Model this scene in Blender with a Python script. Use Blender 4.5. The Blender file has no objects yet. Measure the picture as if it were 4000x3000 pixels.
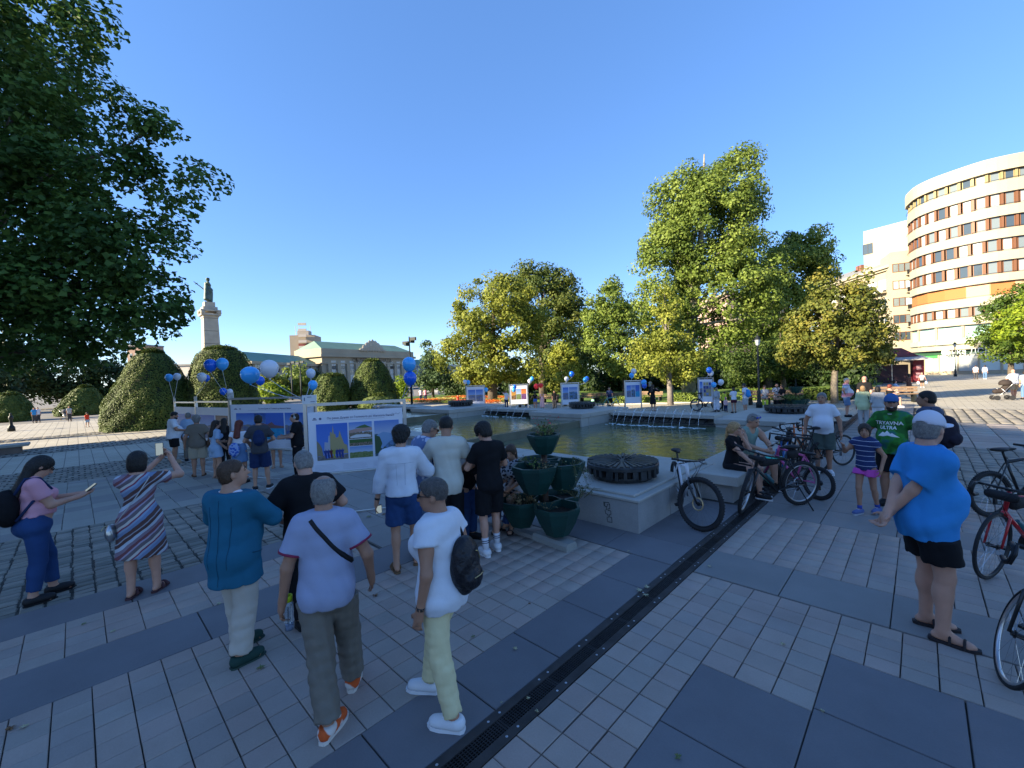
import bpy, math, random
import numpy as np
from mathutils import Vector, Matrix
rnd = random.Random(7)
RN = np.random.RandomState(5)
scene = bpy.context.scene
COL = scene.collection
# ---------------------------------------------------------------- camera
FPX, PITCH, ROLL, YAW, EYE = 1650.0, .0173, -.038, .769, 2.2
def _axes():
    f = np.array([0, math.cos(PITCH), -math.sin(PITCH)]); rt = np.array([1., 0, 0]); up = np.cross(rt, f)
    R = rt*math.cos(ROLL)+up*math.sin(ROLL); U = up*math.cos(ROLL)-rt*math.sin(ROLL)
    M = np.array([[math.cos(YAW), -math.sin(YAW), 0], [math.sin(YAW), math.cos(YAW), 0], [0, 0, 1]])
    return M@R, M@U, M@f
CR, CU, CF = _axes()
CP = np.array([0, 0, EYE])
cam = bpy.data.cameras.new('camera'); camo = bpy.data.objects.new('camera', cam); COL.objects.link(camo)
cam.sensor_width = 36; cam.lens = 36*FPX/4000; cam.clip_start = .05; cam.clip_end = 3000
camo.matrix_world = Matrix(((CR[0], CU[0], -CF[0], 0), (CR[1], CU[1], -CF[1], 0), (CR[2], CU[2], -CF[2], EYE), (0, 0, 0, 1)))
scene.camera = camo
# ---------------------------------------------------------------- sun and sky
SUN_EL = math.radians(20)
SUN_CAM = (-.94, -.34)                      # towards the sun, seen from the camera (right, forward)
_sx = SUN_CAM[0]*math.cos(YAW)-SUN_CAM[1]*math.sin(YAW); _sy = SUN_CAM[0]*math.sin(YAW)+SUN_CAM[1]*math.cos(YAW)
SUN_DIR = Vector((_sx, _sy, 0)).normalized()*math.cos(SUN_EL)+Vector((0, 0, math.sin(SUN_EL)))
w = bpy.data.worlds.new('World'); scene.world = w; w.use_nodes = True
nt = w.node_tree; nt.nodes.clear()
sky = nt.nodes.new('ShaderNodeTexSky'); sky.sky_type = 'NISHITA'; sky.sun_disc = False
sky.sun_elevation = SUN_EL; sky.sun_rotation = math.atan2(SUN_DIR.x, SUN_DIR.y)
sky.air_density = .75; sky.dust_density = .1; sky.ozone_density = 4.5; sky.altitude = 50
bg = nt.nodes.new('ShaderNodeBackground'); bg.inputs['Strength'].default_value = .145
wo = nt.nodes.new('ShaderNodeOutputWorld')
gm = nt.nodes.new('ShaderNodeGamma'); gm.inputs[1].default_value = .60; hs = nt.nodes.new('ShaderNodeHueSaturation'); hs.inputs['Saturation'].default_value = 1.34; hs.inputs['Hue'].default_value = .512   # the phone's softer sky gradient, whole sky alike
nt.links.new(sky.outputs[0], gm.inputs[0]); nt.links.new(gm.outputs[0], hs.inputs['Color']); nt.links.new(hs.outputs[0], bg.inputs['Color']); nt.links.new(bg.outputs[0], wo.inputs[0])
sl = bpy.data.lights.new('sun', 'SUN'); sl.energy = 4.4; sl.angle = math.radians(.5); sl.color = (1, .86, .62)
slo = bpy.data.objects.new('sun', sl); COL.objects.link(slo)
slo.rotation_euler = SUN_DIR.to_track_quat('Z', 'Y').to_euler()
scene.view_settings.view_transform = 'Standard'; scene.view_settings.look = 'None'
scene.view_settings.gamma = 1; scene.view_settings.exposure = 2.0
# ---------------------------------------------------------------- pixel <-> place
def zg(v):
    t = min(max((-6-v)/16, 0), 1)
    return -.45*t*t*(3-2*t)
def ray(px, py): return CF+CR*(px-2000)/FPX+CU*(1500-py)/FPX
def at(px, py, z=0.0):
    d = ray(px, py); t = (z-EYE)/d[2]; return CP+d*t
def gnd(px, py):
    g = at(px, py)
    for _ in range(15): g = at(px, py, zg(g[0]))
    return g
def proj(X):
    X = np.array(X, float)-CP; d = X@CF; return 2000+FPX*(X@CR)/d, 1500-FPX*(X@CU)/d, d
def top_z(g, py):
    lo, hi = g[2]-2, g[2]+80
    for _ in range(50):
        m = (lo+hi)/2
        if proj([g[0], g[1], m])[1] > py: lo = m
        else: hi = m
    return lo
def cam2w(X, Y):                           # metres right / forward of the camera -> world
    return X*math.cos(YAW)-Y*math.sin(YAW), X*math.sin(YAW)+Y*math.cos(YAW)
def depth_pt(px, Y, z=0):                  # point at forward distance Y on picture column px
    X = (px-2000)/FPX*Y; x, y = cam2w(X, Y); return np.array([x, y, z])
def head_rot(x, y, a):                     # rotation about z: a = 0 turns local +y away from the camera, 90 to picture right, 180 to camera
    return math.atan2(y, x)-math.pi/2-math.radians(a)
# ---------------------------------------------------------------- materials
MATS = {}
def mat(name, col, rough=.7, metal=0., bump=0., bscale=20., var=0., vscale=4., spec=.3, trans=0., emit=None, coat=0., col2=None, detail=6):
    if name in MATS: return MATS[name]
    m = bpy.data.materials.new(name); m.use_nodes = True; n = m.node_tree; b = n.nodes['Principled BSDF']
    c = tuple(col)+(1,)
    b.inputs['Base Color'].default_value = c; b.inputs['Roughness'].default_value = rough; b.inputs['Metallic'].default_value = metal
    b.inputs['Specular IOR Level'].default_value = spec
    if coat: b.inputs['Coat Weight'].default_value = coat
    if trans: b.inputs['Transmission Weight'].default_value = trans
    if emit: b.inputs['Emission Color'].default_value = tuple(emit[:3])+(1,); b.inputs['Emission Strength'].default_value = emit[3]
    if var or bump or col2:
        tc = n.nodes.new('ShaderNodeTexCoord')
    if var or col2:
        nz = n.nodes.new('ShaderNodeTexNoise'); nz.inputs['Scale'].default_value = vscale; nz.inputs['Detail'].default_value = detail
        n.links.new(tc.outputs['Object'], nz.inputs['Vector'])
        cr = n.nodes.new('ShaderNodeValToRGB'); n.links.new(nz.outputs['Fac'], cr.inputs[0])
        cr.color_ramp.elements[0].position = .3; cr.color_ramp.elements[1].position = .7
        a = col2 if col2 else tuple(min(1, x*(1-var)) for x in col); d = col if col2 else tuple(min(1, x*(1+var)) for x in col)
        cr.color_ramp.elements[0].color = tuple(a)+(1,); cr.color_ramp.elements[1].color = tuple(d)+(1,)
        n.links.new(cr.outputs[0], b.inputs['Base Color'])
    if bump:
        nb = n.nodes.new('ShaderNodeTexNoise'); nb.inputs['Scale'].default_value = bscale; nb.inputs['Detail'].default_value = 5
        n.links.new(tc.outputs['Object'], nb.inputs['Vector'])
        bp = n.nodes.new('ShaderNodeBump'); bp.inputs['Strength'].default_value = min(1, bump); bp.inputs['Distance'].default_value = .02
        n.links.new(nb.outputs['Fac'], bp.inputs['Height']); n.links.new(bp.outputs[0], b.inputs['Normal'])
    MATS[name] = m
    return m
def nodes_of(m): return m.node_tree, m.node_tree.nodes['Principled BSDF']
# ---------------------------------------------------------------- objects
def tag(o, label=None, cat=None, group=None, kind=None):
    if label: o['label'] = label
    if cat: o['category'] = cat
    if group: o['group'] = group
    if kind: o['kind'] = kind
    return o
def empty(name, loc=(0, 0, 0), rz=0, label=None, cat=None, group=None, scale=1.0):
    o = bpy.data.objects.new(name, None); COL.objects.link(o); o.location = loc; o.rotation_euler = (0, 0, rz); o.empty_display_size = .1
    if scale != 1: o.scale = (scale,)*3
    return tag(o, label, cat, group)
def mesh_obj(name, V, Fc, m, parent=None, smooth=False, mi=None, loc=None):
    me = bpy.data.meshes.new(name)
    if isinstance(Fc, np.ndarray) and Fc.ndim == 2:
        k = Fc.shape[1]; V = np.asarray(V, np.float32)
        me.vertices.add(len(V)); me.vertices.foreach_set('co', V.ravel())
        me.loops.add(Fc.size); me.loops.foreach_set('vertex_index', Fc.ravel().astype(np.int32))
        me.polygons.add(len(Fc)); me.polygons.foreach_set('loop_start', (np.arange(len(Fc))*k).astype(np.int32))
        me.polygons.foreach_set('loop_total', np.full(len(Fc), k, np.int32))
        me.update(calc_edges=True)
    else:
        me.from_pydata([tuple(map(float, v)) for v in V], [], [tuple(map(int, f)) for f in Fc]); me.update()
    for x in (m if isinstance(m, (list, tuple)) else [m]): me.materials.append(x)
    if mi is not None: me.polygons.foreach_set('material_index', np.asarray(mi, np.int32))
    if smooth: me.polygons.foreach_set('use_smooth', np.ones(len(me.polygons), bool))
    o = bpy.data.objects.new(name, me); COL.objects.link(o)
    if parent: o.parent = parent
    if loc is not None: o.location = loc
    return o
def inst(o, name=None, parent=None, loc=None):
    c = bpy.data.objects.new(name or o.name.split('.')[0], o.data); COL.objects.link(c)
    if parent: c.parent = parent
    if loc is not None: c.location = loc
    return c
def copy_tree(o, parent=None):
    c = o.copy(); COL.objects.link(c); c.parent = parent
    for ch in list(o.children): copy_tree(ch, c)
    return c
class MB:                                   # gathers shapes into one mesh
    def __init__(s): s.V = []; s.F = []; s.I = []; s.n = 0
    def add(s, V, F, i=0):
        s.V += [tuple(v) for v in V]; s.F += [tuple(x+s.n for x in f) for f in F]; s.I += [i]*len(F); s.n += len(V); return s
    def box(s, x0, y0, z0, x1, y1, z1, i=0, M=None):
        V = [(x0, y0, z0), (x1, y0, z0), (x1, y1, z0), (x0, y1, z0), (x0, y0, z1), (x1, y0, z1), (x1, y1, z1), (x0, y1, z1)]
        if M is not None: V = [tuple(M@Vector(v)) for v in V]
        return s.add(V, [(0, 3, 2, 1), (4, 5, 6, 7), (0, 1, 5, 4), (1, 2, 6, 5), (2, 3, 7, 6), (3, 0, 4, 7)], i)
    def bar(s, a, b, r, n=8, r2=None, i=0, cap=True):
        a = Vector(a); b = Vector(b); d = (b-a)
        if d.length < 1e-6: return s
        q = d.to_track_quat('Z', 'Y').to_matrix(); r2 = r if r2 is None else r2; V = []
        for c, rr in ((a, r), (b, r2)):
            for k in range(n):
                t = 2*math.pi*k/n; V.append(tuple(c+q@Vector((rr*math.cos(t), rr*math.sin(t), 0))))
        F = [(k, (k+1) % n, n+(k+1) % n, n+k) for k in range(n)]
        if cap: F += [tuple(range(n-1, -1, -1)), tuple(range(n, 2*n))]
        return s.add(V, F, i)
    def tube(s, pts, r, n=8, i=0, closed=False):
        pts = [Vector(p) for p in pts]; R = r if isinstance(r, (list, tuple)) else [r]*len(pts); V = []; m = len(pts); F = []
        up = None
        for k, p in enumerate(pts):
            d = (pts[(k+1) % m]-pts[k-1]) if closed else (pts[min(k+1, m-1)]-pts[max(k-1, 0)])
            if d.length < 1e-9: d = Vector((0, 0, 1))
            d.normalize()
            if up is None: up = Vector((0, 0, 1)) if abs(d.z) < .9 else Vector((1, 0, 0))
            sx = d.cross(up)
            if sx.length < 1e-5: sx = d.orthogonal()
            sx.normalize(); up = sx.cross(d)
            for j in range(n):
                t = 2*math.pi*j/n; V.append(tuple(p+(sx*math.cos(t)+up*math.sin(t))*R[k]))
        for k in range(m if closed else m-1):
            for j in range(n):
                a = k*n+j; b = k*n+(j+1) % n; c = ((k+1) % m)*n+(j+1) % n; d = ((k+1) % m)*n+j; F.append((a, b, c, d))
        if not closed: F += [tuple(range(n-1, -1, -1)), tuple(range((m-1)*n, m*n))]
        return s.add(V, F, i)
    def lathe(s, prof, n=24, c=(0, 0, 0), i=0, M=None):
        V = []; F = []
        for r, z in prof:
            for k in range(n):
                t = 2*math.pi*k/n; v = Vector((r*math.cos(t), r*math.sin(t), z))
                if M is not None: v = M@v
                V.append((v.x+c[0], v.y+c[1], v.z+c[2]))
        for a in range(len(prof)-1):
            for k in range(n): F.append((a*n+k, a*n+(k+1) % n, (a+1)*n+(k+1) % n, (a+1)*n+k))
        F += [tuple(range(n-1, -1, -1)), tuple(range((len(prof)-1)*n, len(prof)*n))]
        return s.add(V, F, i)
    def prism(s, poly, z0, z1, i=0, M=None):
        n = len(poly); V = [(x, y, z0) for x, y in poly]+[(x, y, z1) for x, y in poly]
        if M is not None: V = [tuple(M@Vector(v)) for v in V]
        return s.add(V, [tuple(range(n-1, -1, -1)), tuple(range(n, 2*n))]+[(k, (k+1) % n, n+(k+1) % n, n+k) for k in range(n)], i)
    def ball(s, c, r, n=10, i=0):
        rx, ry, rz = r if isinstance(r, (tuple, list)) else (r, r, r); V = []; F = []
        for a in range(n//2+1):
            ph = math.pi*a/(n//2)
            for k in range(n):
                t = 2*math.pi*k/n; V.append((c[0]+rx*math.sin(ph)*math.cos(t), c[1]+ry*math.sin(ph)*math.sin(t), c[2]-rz*math.cos(ph)))
        for a in range(n//2):
            for k in range(n): F.append((a*n+k, a*n+(k+1) % n, (a+1)*n+(k+1) % n, (a+1)*n+k))
        return s.add(V, F, i)
    def build(s, name, m, parent=None, smooth=False, loc=None): return mesh_obj(name, s.V, s.F, m, parent, smooth, s.I if isinstance(m, (list, tuple)) else None, loc)
def text_mesh(name, body, size, m, parent, M, extrude=.003, align='CENTER', bold=0.):
    cu = bpy.data.curves.new('txt', 'FONT'); cu.body = body; cu.size = size; cu.extrude = extrude; cu.align_x = align; cu.offset = bold; cu.resolution_u = 3
    t = bpy.data.objects.new('txt', cu); COL.objects.link(t)
    dg = bpy.context.evaluated_depsgraph_get(); me = bpy.data.meshes.new_from_object(t.evaluated_get(dg))
    bpy.data.objects.remove(t); me.materials.clear(); me.materials.append(m); me.transform(M)
    o = bpy.data.objects.new(name, me); COL.objects.link(o)
    if parent: o.parent = parent
    return o
# ---------------------------------------------------------------- smooth bodies (distance field -> one closed surface)
def surface(prims, h, folds=None, clips=()):
    """prims: dicts. Returns verts, quads of the zero level."""
    lo = np.array([1e9]*3); hi = -lo
    bb = []
    for p in prims:
        if p['t'] == 'rc':
            r = max(p['ra'], p['rb'])*max(1, p.get('sy', 1))+p.get('o', 0); a, b = p['a'], p['b']
            l = np.minimum(a, b)-r; u = np.maximum(a, b)+r
        else:
            r = np.max(p['r'])+p.get('o', 0); l = p['c']-r; u = p['c']+r
        bb.append((l, u))
        if not p.get('cut'): lo = np.minimum(lo, l); hi = np.maximum(hi, u)
    lo = lo-3*h; hi = hi+3*h
    n = np.ceil((hi-lo)/h).astype(int)+1
    F = np.full(n, .5, np.float32)
    ax = [lo[i]+h*np.arange(n[i]) for i in range(3)]
    for p, (l, u) in zip(prims, bb):
        k = p.get('k', .02); m = k+2.5*h+.03
        i0 = np.clip(np.floor((l-m-lo)/h).astype(int), 0, n-1); i1 = np.clip(np.ceil((u+m-lo)/h).astype(int)+1, 1, n)
        if np.any(i1 <= i0): continue
        X = ax[0][i0[0]:i1[0]][:, None, None]; Y = ax[1][i0[1]:i1[1]][None, :, None]; Z = ax[2][i0[2]:i1[2]][None, None, :]
        if p['t'] == 'rc':
            a, b = p['a'], p['b']; d = b-a; sy = p.get('sy', 1)
            dd = d@d+1e-9
            px, py, pz = X-a[0], Y-a[1], Z-a[2]
            t = np.clip((px*d[0]+py*d[1]+pz*d[2])/dd, 0, 1)
            qx, qy, qz = px-t*d[0], (py-t*d[1])/sy, pz-t*d[2]
            D = np.sqrt(qx*qx+qy*qy+qz*qz)-(p['ra']+(p['rb']-p['ra'])*t)
        else:
            c, r, R = p['c'], p['r'], p['R']
            px, py, pz = X-c[0], Y-c[1], Z-c[2]
            if R is None: ex, ey, ez = px, py, pz
            else:
                ex = px*R[0, 0]+py*R[1, 0]+pz*R[2, 0]; ey = px*R[0, 1]+py*R[1, 1]+pz*R[2, 1]; ez = px*R[0, 2]+py*R[1, 2]+pz*R[2, 2]
            k0 = np.sqrt((ex/r[0])**2+(ey/r[1])**2+(ez/r[2])**2); k1 = np.sqrt((ex/r[0]**2)**2+(ey/r[1]**2)**2+(ez/r[2]**2)**2)+1e-6
            D = k0*(k0-1)/k1
        D = D-p.get('o', 0)
        for (q, nn) in p.get('clip', ()): D = np.maximum(D, (X-q[0])*nn[0]+(Y-q[1])*nn[1]+(Z-q[2])*nn[2])
        S = F[i0[0]:i1[0], i0[1]:i1[1], i0[2]:i1[2]]
        if p.get('cut'): S[...] = np.maximum(S, -D)
        else:
            hh = np.clip(.5+.5*(S-D)/k, 0, 1); S[...] = S*(1-hh)+D*hh-k*hh*(1-hh)
    for (q, nn) in clips:
        np.maximum(F, ((ax[0]-q[0])*nn[0])[:, None, None]+((ax[1]-q[1])*nn[1])[None, :, None]+((ax[2]-q[2])*nn[2])[None, None, :], out=F)
    if folds:
        X = ax[0][:, None, None]; Y = ax[1][None, :, None]; Z = ax[2][None, None, :]
        amp, fr, ph = folds
        rg = lambda a: 1-1.9*np.abs(np.sin(a))
        tz = np.clip((hi[2]-Z)/(hi[2]-lo[2]), 0, 1)
        G = .9*rg(fr*.95*(X*(1+.3*np.sin(ph))+.22*Z+.75*Y)+ph+.9*np.sin(5*Z+ph))*(.35+.9*tz)+.7*rg(fr*.7*(.6*X-.9*Z-.4*Y)+2.3*ph+1.4*np.sin(7*Z+5*X))*(.5+.5*np.sin(9*X+5*Z+ph))+.6*rg(fr*1.1*Z+1.6*np.sin(5*X+ph)+2*np.sin(6*Y+ph))*(.3+.9*tz**2)
        G = np.clip(G, -1.1, 1.3)
        F += (amp*G).astype(np.float32)
    # naive surface nets
    s = F < 0
    c = np.zeros(np.array(F.shape)-1, np.int8)
    off = [(i, j, k) for i in (0, 1) for j in (0, 1) for k in (0, 1)]
    sh = c.shape
    for i, j, k in off: c += s[i:i+sh[0], j:j+sh[1], k:k+sh[2]]
    act = (c > 0) & (c < 8)
    idx = np.argwhere(act)
    if len(idx) == 0: return np.zeros((0, 3)), np.zeros((0, 4), int)
    vid = -np.ones(sh, np.int32); vid[act] = np.arange(len(idx))
    P = np.zeros((len(idx), 3)); W = np.zeros(len(idx))
    f = {o: F[idx[:, 0]+o[0], idx[:, 1]+o[1], idx[:, 2]+o[2]] for o in off}
    for o in off:
        for a in range(3):
            if o[a] == 0:
                o2 = list(o); o2[a] = 1; o2 = tuple(o2)
                A, B = f[o], f[o2]; m = (A < 0) != (B < 0)
                t = np.where(m, A/np.where(m, A-B, 1), 0)
                q = np.array(o, float)[None, :].repeat(len(idx), 0); q[:, a] = t
                P[m] += q[m]; W[m] += 1
    V = lo+h*(idx+P/W[:, None])
    Q = []
    for a in range(3):
        b, d = (a+1) % 3, (a+2) % 3
        sl0 = [slice(1, -1)]*3; sl1 = [slice(1, -1)]*3
        sl0[a] = slice(0, -1); sl1[a] = slice(1, None)
        e = s[tuple(sl0)] != s[tuple(sl1)]
        ei = np.argwhere(e)
        if len(ei) == 0: continue
        base = ei.copy(); base[:, b] += 1; base[:, d] += 1   # edge start
        ins = s[base[:, 0], base[:, 1], base[:, 2]]
        def g(db, dd):
            q = base.copy(); q[:, b] -= db; q[:, d] -= dd; return vid[q[:, 0], q[:, 1], q[:, 2]]
        q = np.stack([g(1, 1), g(0, 1), g(0, 0), g(1, 0)], 1)
        q[~ins] = q[~ins][:, ::-1]
        Q.append(q)
    Q = np.concatenate(Q); Q = Q[(Q >= 0).all(1)]
    return V, Q
def V3(*a): return np.array(a, float)
def rx(a): c, s = math.cos(a), math.sin(a); return np.array([[1, 0, 0], [0, c, -s], [0, s, c]])
def ry(a): c, s = math.cos(a), math.sin(a); return np.array([[c, 0, s], [0, 1, 0], [-s, 0, c]])
def rz(a): c, s = math.cos(a), math.sin(a); return np.array([[c, -s, 0], [s, c, 0], [0, 0, 1]])
def RC(a, b, ra, rb, **k): return dict(t='rc', a=np.array(a, float), b=np.array(b, float), ra=ra, rb=rb, **k)
def EL(c, r, R=None, **k): return dict(t='el', c=np.array(c, float), r=np.array(r, float), R=R, **k)
def ik(a, b, l1, l2, hint):
    d = b-a; L = np.linalg.norm(d); L2 = min(L, (l1+l2)*.999); d = d/max(L, 1e-6); b = a+d*L2
    x = (l1*l1-l2*l2+L2*L2)/(2*L2); y = math.sqrt(max(l1*l1-x*x, 1e-6))
    hh = hint-d*(hint@d); hh /= max(np.linalg.norm(hh), 1e-6)
    return a+d*x+hh*y, b
SKIN = {}
def skin(tone):
    c = {'fair': (.50, .27, .19), 'mid': (.44, .235, .155), 'tan': (.35, .18, .115), 'dark': (.22, .105, .065)}[tone]
    m = mat('skin_'+tone, c, .5, bump=.15, bscale=60, var=.08, vscale=9)
    if tone not in SKIN:
        SKIN[tone] = m; b = nodes_of(m)[1]; b.inputs['Subsurface Weight'].default_value = .06; b.inputs['Subsurface Radius'].default_value = (.02, .008, .004); b.inputs['Subsurface Scale'].default_value = .4
    return m
def cloth(name, col, rough=.85, var=.06, bump=.35): 
    m = mat('cloth_'+name, col, rough, var=var, vscale=3, bump=bump, bscale=9, spec=.15)
    return m
HAIRC = {'black': (.012, .01, .009), 'dark': (.03, .018, .012), 'brown': (.06, .032, .018), 'grey': (.17, .16, .15), 'white': (.42, .39, .35), 'blond': (.36, .22, .1), 'red': (.12, .025, .015), 'saltpep': (.07, .062, .058)}
def hairm(c): return mat('hair_'+c, HAIRC[c], .55, bump=.5, bscale=60, var=.3, vscale=40, spec=.35)
def hairm2(c): return mat('strand_'+c, tuple(min(1, x*1.5+.004) for x in HAIRC[c]), .5, spec=.4)
NP_ = [0]
def person(px, py, face, label, H=1.72, top=None, g=1., belly=0., bust=0., hips=0., lean=0., leany=0., twist=0., head=(0, 0), hz=.94, z=None,
           feet=None, hands=None, elb=None, tone='mid', hair='short', hc='dark', cl=(), res=.016, shoes=None, face_on=False, glasses=None, stubble=None,
           kneeh=None, sit=False, group=None, cap=None, pos=None, legs=1., sh=1., curl=.5, roll=0, beard=None, extra=None, palm=None, headk=1., bt=.0, watch=None):
    """One figure: a single closed body, hair, clothing, shoes as its parts. Local axes: x right, y the way it faces, z up; lengths for a 1.75 m body."""
    if pos is None: P0 = gnd(px, py) if z is None else at(px, py, z)
    else: P0 = np.array(pos, float)
    if top is not None: H = (top_z(P0, top)-P0[2])
    s = H/1.75
    rot = head_rot(P0[0], P0[1], face)
    root = empty('person', tuple(P0), rot, label, 'person', group, s)
    person.last_shirt = None; NP_[0] += 1; ph = NP_[0]*1.37
    res = res/s
    R = rz(twist)@rx(-lean)@ry(leany)
    pel = V3(0, 0, hz)
    def T(x, y, zz): return pel+R@V3(x, y, zz)
    sw = .150*sh*(.85+.15*g)
    S = {1: T(sw, 0, .437), -1: T(-sw, 0, .437)}
    hipj = {k: pel+rz(twist*.3)@V3(k*.088, 0, -.03) for k in (1, -1)}
    feet = feet or {}; hands = hands or {}; elb = elb or {}; kneeh = kneeh or {}
    J = {}
    lk = {1: 1., -1: 1.}
    for k in (1, -1):
        fx, fy, fz, fa = (list(feet.get(k, (k*.10, 0, 0, k*12)))+[0, 0])[:4]
        ank = V3(fx, fy, fz+.085)
        hint = np.array(kneeh.get(k, (k*.12, 1, .1)), float)
        lf = legs if sit else min(1.08, max(.93, np.linalg.norm(ank-hipj[k])*1.004/.865))
        kn, ank = ik(hipj[k], ank, .44*lf, .425*lf, hint)
        fd = rz(-math.radians(fa))@V3(0, 1, 0)
        heel = ank+V3(0, 0, -.045)-fd*.035; toe = V3(ank[0], ank[1], ank[2]-.055)+fd*.155
        hd = np.array(hands.get(k, (k*.215, .03, .85)), float)
        eh = np.array(elb.get(k, (k*.3, -1, -.2)), float)
        el, wr = ik(S[k], hd, .285, .255, eh)
        J[k] = dict(kn=kn, an=ank, heel=heel, toe=toe, fd=fd, el=el, wr=wr)
    nb = T(0, -.005, .50)
    Rh = R@rz(-math.radians(head[0]))@rx(-math.radians(head[1])+lean*.55)@ry(math.radians(roll))
    hc_ = nb+R@V3(0, .012, .055)+Rh@V3(0, .028, .10)
    def Hd(x, y, zz): return hc_+(Rh@V3(x, y, zz))*headk
    tg = .93*g
    tors = [EL(T(0, -.005, .0), V3((.155+.01*hips)*tg, .112*tg, .125), R, k=.04),
            EL(T(0, -.062*tg, -.05), V3(.135*tg, .075*tg, .095), R, k=.04),
            EL(T(0, .005+.03*belly, .16), V3(.128*tg+.02*belly, .095*tg+.045*belly, .15), R, k=.06),
            EL(T(0, .0, .345), V3(.148*(.4+.6*tg), .098*(.5+.5*tg), .160), R, k=.05),
            RC(T(0, -.01, .465), T(sw*.85, 0, .432), .058, .052, k=.05), RC(T(0, -.01, .465), T(-sw*.85, 0, .432), .058, .052, k=.05)]
    hp_i = len(tors)
    if hips: tors.append(EL(T(0, -.01, -.06), V3((.165+.02*hips)*tg, (.11+.015*hips)*tg, .11), R, k=.05))
    if belly > .3: tors.append(EL(T(0, .06+.05*belly, .12), V3(.12*tg, .08+.05*belly, .13), R, k=.06))
    if bust:
        for k in (1, -1): tors.append(EL(T(k*.068, .085*(.6+.4*tg)+.01, .30), V3(.066, .05+.035*bust, .07), R, k=.04))
    neck = [RC(nb+R@V3(0, -.01, -.03), Hd(0, -.028, -.05), .062*(.6+.4*g), .054*(.6+.4*g), k=.035)]
    hh = headk
    hdp = [EL(Hd(0, -.016, .028), V3(.077, .097, .088)*hh, Rh, k=.02), EL(Hd(0, .022, -.04), V3(.061+.006*(g-1), .072, .082)*hh, Rh, k=.03),
           EL(Hd(0, .062, -.092), V3(.027, .022, .022)*hh, Rh, k=.02)]
    if res < .02:
        hdp += [RC(Hd(0, .088, .012), Hd(0, .112, -.028), .010*hh, .0155*hh, k=.012), EL(Hd(.03, .083, .022), V3(.02, .012, .008)*hh, Rh, k=.012), EL(Hd(-.03, .083, .022), V3(.02, .012, .008)*hh, Rh, k=.012),
                EL(Hd(0, .094, -.062), V3(.024, .012, .009)*hh, Rh, k=.012)]
    for k in (1, -1): hdp.append(EL(Hd(k*.078, -.012, -.01), V3(.012, .021, .033)*hh, Rh, k=.008))
    ga = .35+.65*g; gl = .25+.75*g
    arms = {}; legp = {}
    for k in (1, -1):
        j = J[k]
        fd = j['el']-S[k]
        arms[k] = [RC(S[k], j['el'], .052*ga, .039*ga, k=.03), EL(S[k]+fd*.42, V3(.045*ga, .05*ga, .085), None, k=.03), RC(j['el'], j['wr'], .041*ga, .026*(.7+.3*ga), k=.02)]
        legp[k] = [RC(hipj[k]+V3(0, 0, -.03), j['kn'], .088*gl, .054*gl, k=.035), RC(j['kn'], j['an'], .053*gl, .036*gl, k=.02),
                   EL(j['kn']+(j['an']-j['kn'])*.3-j['fd']*.016, V3(.05*gl, .052*gl, .10), None, k=.03)]
    foot = {k: [RC(J[k]['heel']+V3(0, 0, .005), J[k]['toe']+V3(0, 0, -.005), .030, .024, k=.02), RC(J[k]['an'], J[k]['toe']-J[k]['fd']*.03, .034, .018, k=.02),
                RC(J[k]['toe']+rz(1.57)@J[k]['fd']*.018-J[k]['fd']*.02, J[k]['toe']-rz(1.57)@J[k]['fd']*.024-J[k]['fd']*.02, .022, .02, k=.02)] for k in (1, -1)}
    hp = []
    for k in (1, -1):
        j = J[k]; d = j['wr']-j['el']; d /= np.linalg.norm(d)
        pn = np.array((palm or {}).get(k, (-k*1., .15, 0)), float); pn -= d*(pn@d); pn /= max(np.linalg.norm(pn), 1e-6)
        sd = np.cross(d, pn)*k   # across the palm, thumb side
        if sd[1] < 0 and not (palm or {}).get(k): sd = -sd
        pc = j['wr']+d*.052
        RR = np.stack([sd, pn, d], 1)
        j['hand'] = pc+d*.03+pn*.03
        hp += [RC(j['wr']-d*.02, pc, .027*(.8+.2*g), .026, k=.02), EL(pc, V3(.040, .017, .05), RR, k=.015)]
        if res < .022:
            cu = (curl.get(k, .5) if isinstance(curl, dict) else curl)
            for q, (o, L) in enumerate(((.030, .072), (.010, .080), (-.010, .074), (-.029, .058))):
                a = pc+d*.045+sd*o; ang = cu*(.9+.12*q)
                m1 = a+(d*math.cos(ang*.6)+pn*math.sin(ang*.6))*L*.5; m2 = m1+(d*math.cos(ang*1.7)+pn*math.sin(ang*1.7))*L*.5
                hp += [RC(a, m1, .0092, .0085, k=.004), RC(m1, m2, .0085, .007, k=.004)]
            a = pc+sd*.032-d*.02; m1 = a+(sd*.6+d*.6+pn*.35)*.045; m2 = m1+(sd*.1+d*.85+pn*.5)*.034
            hp += [RC(a, m1, .0135, .011, k=.008), RC(m1, m2, .0105, .009, k=.004)]
        else: hp += [RC(pc, pc+d*.09, .026, .02, k=.02)]
    prims = tors+neck+hdp
    for k in (1, -1): prims += arms[k]+legp[k]+foot[k]
    prims += hp
    bclip = [(V3(0, 0, .002), V3(0, 0, -1))] if not sit else ()
    V, Q = surface(prims, res, clips=bclip)
    body = mesh_obj('body', V, Q, skin(tone), root, True)
    fo = lambda amp=.0035, fr=26: (amp, fr, ph) if res < .03 else None
    def off(ps, o, **kw): return [dict(p, o=p.get('o', 0)+o, **kw) for p in ps]
    up = R@V3(0, 0, 1)
    cres = res*1.12
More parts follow.
